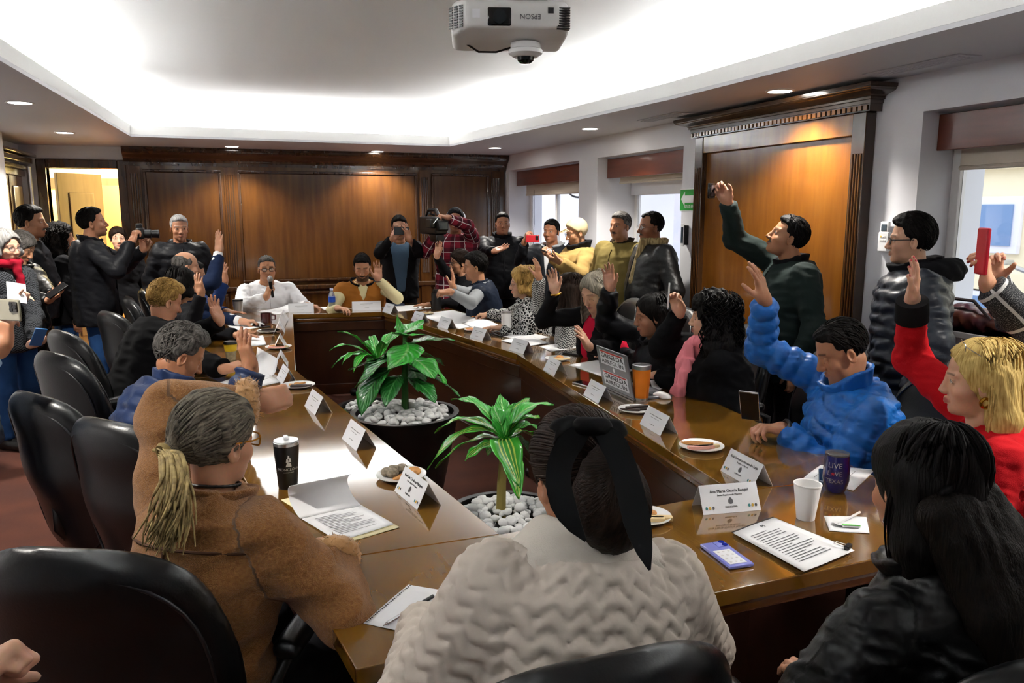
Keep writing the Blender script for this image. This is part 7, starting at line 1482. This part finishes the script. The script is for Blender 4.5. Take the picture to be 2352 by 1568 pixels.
# ---- laptop with stickers
lp = [tz(1385, 889, T), tz(1455, 921, T)]; ctr = (lp[0] + lp[1]) / 2; ex = nrm(lp[1] - lp[0]); Lw = float(np.linalg.norm(lp[1] - lp[0])); 
ny = A(ex[1], -ex[0], 0); ny = ny if ny[0] > 0 else -ny                 # away from the camera, under the screen, towards the user
t = empty('laptop', (ctr[0], ctr[1], TZ), 0, 'silver laptop with campaign stickers on its lid', 'laptop'); m_lap = mat('laptop_silver', '8f9094', .35, metal=.8)
tilt = nrm(A(0, 0, 1) - ny * .22); H = .215; lw = Lw / 2
Ml = frame((0, 0, .012), ex, tilt, np.cross(ex, tilt)); s_ = 1 if np.cross(ex, tilt) @ ny < 0 else -1
if s_ < 0: Ml = frame((0, 0, .012), -ex, tilt, np.cross(-ex, tilt))
MB().cbox((0, H / 2, -.0035), (Lw, H, .007), 0, Ml).build('lid', m_lap, t, bevel=.002)
Mb = frame((0, 0, .006), ex, ny, (0, 0, 1)) if np.cross(ex, ny)[2] > 0 else frame((0, 0, .006), -ex, ny, (0, 0, 1))
kb_ = MB().cbox((0, H / 2, 0), (Lw, H, .011), 0, Mb).build('base', m_lap, t, bevel=.002)
MB().cbox((0, H * .38, .0058), (Lw * .84, H * .42, .001), 0, Mb).build('keyboard', m_black, kb_); MB().cbox((0, H * .78, .0058), (Lw * .35, H * .3, .0008), 0, Mb).build('trackpad', mat('trackpad', 'a4a4a8', .3), kb_)
MB().cbox((0, H / 2, -.0075), (Lw * .92, H * .9, .001), 0, Ml).build('screen', mat('screen_dim', '20242c', .1), t)
for yy in (.165, .055):
    sk = MB().cbox((0, yy, .0006), (Lw * .80, .074, .0009), 0, Ml).build('sticker', m_card, t)
    q = Ml @ Vector((0, yy, .0014)); Mx = Ml.copy(); Mx.translation = q
    MB().cbox((0, yy + .031, .0012), (Lw * .74, .008, .0004), 0, Ml).build('red_strip', mat('sticker_red', 'c83828', .5), sk)
    text('GRISELDA', .033, Mx @ Matrix.Translation((0, .010, 0)), m_inkd, sk, sx=.95 * Lw / .19); text('GRISELDA', .033, Mx @ Matrix.Translation((.0012, .0104, .0001)), m_inkd, sk, sx=.95 * Lw / .19); text('ARREGUÍN', .028, Mx @ Matrix.Translation((0, -.020, 0)), m_inkd, sk, sx=1.0 * Lw / .19)
ap = [(.011 * math.cos(a) * (1.05 if math.sin(a) > 0 else .92), .012 * math.sin(a)) for a in np.linspace(0, 6.283, 21)[:-1]]
ap = [p_ for p_ in ap if not (p_[0] > .0085 and -.002 < p_[1] < .006)]
MB().prism(ap, .0002, .0008, 0, Ml @ Matrix.Translation((0, .110, 0))).prism([(.001, .013), (.006, .020), (.005, .014)], .0002, .0008, 0, Ml @ Matrix.Translation((0, .110, 0))).build('fruit_logo', mat('logo_white', 'f4f4f4', .3), t)
q = tpos(1520, 913); t = empty('computer_mouse', (q[0], q[1], TZ), .4, 'white computer mouse beside the laptop', 'mouse'); v = Vox((-.05, -.07, -.01), (.05, .07, .05), .005); v.ell((0, 0, 0), (.030, .054, .030), 0); v.plane((0, 0, .001), (0, 0, -1)); obj('shell', smesh('shell', *v.nets()), m_china, t)
# ---- phones, tablet, notebook, glasses, pencil
def phone(px, py, yaw, m, label, L=.15, W_=.074, back=None):
    q = tpos(px, py); t = empty('smartphone', (q[0], q[1], TZ), yaw, label, 'phone'); MB().cbox((0, 0, .005), (W_, L, .010)).build('case', m, t, bevel=.0045)
    if back is None: MB().cbox((0, 0, .0103), (W_ * .9, L * .93, .0006)).build('screen', mat('screen_black', '0e1116', .06), t)
    return t
a0, a1 = tz(1640, 1255, T), tz(1700, 1300, T); yw = math.atan2(*(a1 - a0)[:2])
m_lav = mat('phone_lavender', '7f86d8', .25, coat=.5)
t = phone(1668, 1278, -yw, m_lav, 'lavender smartphone with white card on its back beside the beige jacket', .148, .073, 1)
MB().cbox((.004, .022, .0105), (.050, .082, .001)).build('card_holder', m_card, t, bevel=.0004); MB().cbox((-.016, -.052, .0105), (.034, .034, .003)).build('camera_bump', m_lav, t, bevel=.003)
for dy in (-.043, -.061): MB().lathe([(0, 0), (.0075, 0), (.0075, .002), (0, .002)], 16, 0, Matrix.Translation((-.022, dy, .012))).build('phone_lens', mat('lens_blue', '1a2a90', .05), t)
for i in range(12): MB().lathe([(0, 0), (.0035, 0), (.003, .0008), (0, .0008)], 8, 0, Matrix.Translation((-.011 + .015 * (i % 3), -.008 + .02 * (i // 3), .011))).build('card_dot', m_frame, t)
phone(1345, 884, .3, m_silver, 'grey smartphone lying left of the laptop', .14, .07); phone(1147, 769, .2, m_black, 'dark smartphone beside the slim white tumbler', .14, .07); phone(1335, 813, .5, m_black, 'dark tablet in front of the crimson top', .2, .14); phone(478, 884, .6, m_black, 'dark smartphone in front of the navy puffer man', .15, .075); phone(1905, 1098, -.7, mat('phone_steel_blue', '44566a', .2), 'blue-grey smartphone on the sheet behind the blue tumbler', .14, .07); phone(905, 701, 1.4, mat('notebook_blue', '1c2c4a', .5), 'dark blue notebook at the end of the head table', .2, .14, 1); phone(600, 750, .5, m_black, 'black phone among the papers on the left table', .15, .075)
q = A(*a_(1722, 932, 2.93)); t = empty('smartphone', q, 0, 'silver smartphone in the hand of the man in blue puffer', 'phone'); t.rotation_euler = (.0, -.55, .75); MB().cbox((0, 0, 0), (.008, .072, .146)).build('case', m_silver, t, bevel=.0035); MB().cbox((-.0045, 0, .0), (.0012, .066, .136)).build('screen', mat('screen_black', '0e1116'), t)
q = a_(130, 667, 5.45); t = empty('smartphone', q, 0, 'dark smartphone wallet in the hands of the woman looking down', 'phone'); t.rotation_euler = (.3, -.6, .4); MB().cbox((0, 0, 0), (.15, .08, .012)).build('case', m_black, t, bevel=.004)
q = a_(88, 774, 4.95); t = empty('smartphone', q, 0, 'blue smartphone held low by the woman with the red scarf', 'phone'); t.rotation_euler = (.6, .2, .5); MB().cbox((0, 0, 0), (.07, .012, .14)).build('case', mat('phone_blue', '2a6aa8', .3), t, bevel=.004)
q = tpos(1172, 768); t = empty('reading_glasses', (q[0], q[1], TZ), .3, 'folded black reading glasses before the slim white tumbler', 'glasses'); b = MB()
for s_ in (-1, 1): b.tube([(s_ * .034 + .026 * math.cos(a), .0, .024 + .020 * math.sin(a)) for a in np.linspace(0, 6.283, 17)[:-1]], .002, 5, closed=True); b.tube([(s_ * .060, 0, .035), (s_ * .060, .05, .03), (s_ * .055, .13, .004)], .0018, 5)
b.tube([(-.009, 0, .03), (.009, 0, .03)], .002, 5); b.build('frame', m_black, t, smooth=True)
pa, pb = tz(1080, 727, T + .012), tz(1112, 720, T + .03); t = empty('pencil', (pa[0], pa[1], T + .003), 0, 'orange pencil in the hand of the woman in web pattern jacket', 'pencil'); dv = pb - pa; MB().tube([A(0, 0, .004), A(0, 0, .005) + dv * .12], [.0006, .0036], 6).build('tip', m_bis, t); MB().tube([A(0, 0, .005) + dv * .12, A(0, 0, .005) + dv * 1.2], .0036, 6).build('shaft', mat('pencil_orange', 'e07828', .5), t)
q = tpos(960, 708)
for k, (dx, l) in enumerate(((0., 'black pen on the far right sheets'), (.05, 'brown pencil on the far right sheets'))):
    t = empty('pen', (q[0] + dx, q[1] - .03 * k, TZ + .004), 1.2 + .2 * k, l, 'pen'); MB().tube([(-.07, 0, .004), (.07, 0, .004)], .004, 8).build('barrel', m_black if k == 0 else m_bis, t, smooth=True)
# ---- purse on the near window sill
q = at(2235, 745, x=RX + .11); t = empty('handbag', (RX + .11, q[1], 1.081), 0, 'slouched brown and purple leather handbag on the near window sill', 'bag')
v = Vox((-.2, -.3, -.02), (.2, .3, .2), .012); v.ell((0, 0, .05), (.075, .18, .055), 0); v.ell((0, .06, .07), (.07, .13, .05), .03); v.plane((0, 0, .002), (0, 0, -1)); X_, Y_, Z_ = v.ax[0][:, None, None], v.ax[1][None, :, None], v.ax[2][None, None, :]; v.D += (.010 * wob((X_, Y_, Z_), .08, 4)).astype(np.float32); obj('bag_body', smesh('bag_body', *v.nets()), mat('bag_leather_brown', '5a3018', .3, var=(7., '3a1e3c', .8)), t)
MB().tube([(-.06, -.14, .07), (-.07, -.05, .15), (-.07, .08, .15), (-.06, .16, .08)], .008, 8).build('bag_handle', mat('bag_leather_dark', '241418', .35), t, smooth=True)
# ================================================================== projector on the ceiling
q = at(1168, 62, t=2.62); ang = -.28
t = empty('projector', (q[0], q[1], CZ), 0, 'white ceiling projector hanging upside down over the table', 'projector'); t.rotation_euler = (0, 0, ang); zc = q[2] - CZ
m_proj = mat('projector_white', 'd4d4d2', .4)
v = Vox((-.24, -.19, -.08), (.24, .19, .08), .006); v.rbox((0, 0, 0), (.19, .14, .055), .022); v.plane((-.17, -.11, 0), nrm(A(-1, -.9, 0)), .01); v.plane((.175, -.12, 0), nrm(A(1, -1.1, 0)), .01); v.plane((0, -.10, -.045), nrm(A(0, -.4, -1)), .012)
V_, F_ = v.nets(); o = obj('projector_body', smesh('projector_body', V_ + A(0, 0, zc), F_), m_proj, t)
yf = -.1405
MB().box((-.075, yf - .002, zc - .027), (.002, yf + .01, zc + .030)).build('lens_window', mat('lens_window_black', '08090a', .06), o, bevel=.006); MB().lathe([(0, 0), (.019, 0), (.022, .004), (0, .004)], 20, 0, frame((-.036, yf - .002, zc), (1, 0, 0), (0, 0, 1), (0, -1, 0))).build('lens', mat('lens_dark_glass', '101a20', .04), o)
text('EPSON', .022, frame((.062, yf - .0012, zc + .002), (-1, 0, 0), (0, 0, -1), (0, -1, 0)), m_ink, o); MB().box((.118, yf - .001, zc + .012), (.136, yf + .004, zc + .030)).build('sensor_window', m_inkd, o); MB().box((-.122, yf - .001, zc - .004), (-.098, yf + .004, zc + .022)).build('sticker', m_card, o)
for k in range(9):
    MB().box((.147, yf + .004, zc - .034 + .0078 * k), (.1895, yf + .03, zc - .0305 + .0078 * k)).build('vent_slot', m_black, o)
for k in range(9):
    for j in range(3): MB().cbox((0, 0, 0), (.016, .003, .0045), 0, frame((-.158 - .0165 * j, -.128 + .0175 * j, zc - .028 + .0078 * k), nrm(A(-.9, 1, 0)), nrm(A(-1, -.9, 0)), (0, 0, 1))).build('vent_slot', m_black, o)
MB().box((-.05, -.05, zc + .055), (.13, .08, zc + .075)).build('mount_plate', m_black, t, bevel=.006); MB().tube([(.04, .01, zc + .07), (.04, .01, 0)], .025, 14).build('mount_pole', m_plastic, t, smooth=True); MB().lathe([(0, -.02), (.07, -.02), (.07, 0), (0, 0)], 24, 0, Matrix.Translation((.04, .01, 0))).build('ceiling_plate', m_plastic, t)
MB().tube([(-.14, .02, zc - .052), (-.10, .03, zc - .075), (-.04, .03, zc - .075), (.02, .0, zc - .062), (.06, 0, zc - .075)], .0035, 6).build('cable', m_black, t, smooth=True)
dc = at(1207, 100, t=2.60); t2 = empty('dome_camera', (dc[0], dc[1], q[2] - .058), 0, 'white dome camera with dark lens fixed under the projector', 'camera'); z_ = 0.
MB().lathe([(0, 0), (.048, 0), (.050, -.006), (.050, -.018), (.056, -.022), (.056, -.034), (.040, -.044), (0, -.044)], 32).build('dome_base', m_plastic, t2, smooth=True, ang=.5); MB().lathe([(.030, -.0445), (.027, -.056), (.016, -.064), (0, -.066)], 24).build('dome_lens', mat('dome_dark', '141618', .08), t2, smooth=True)
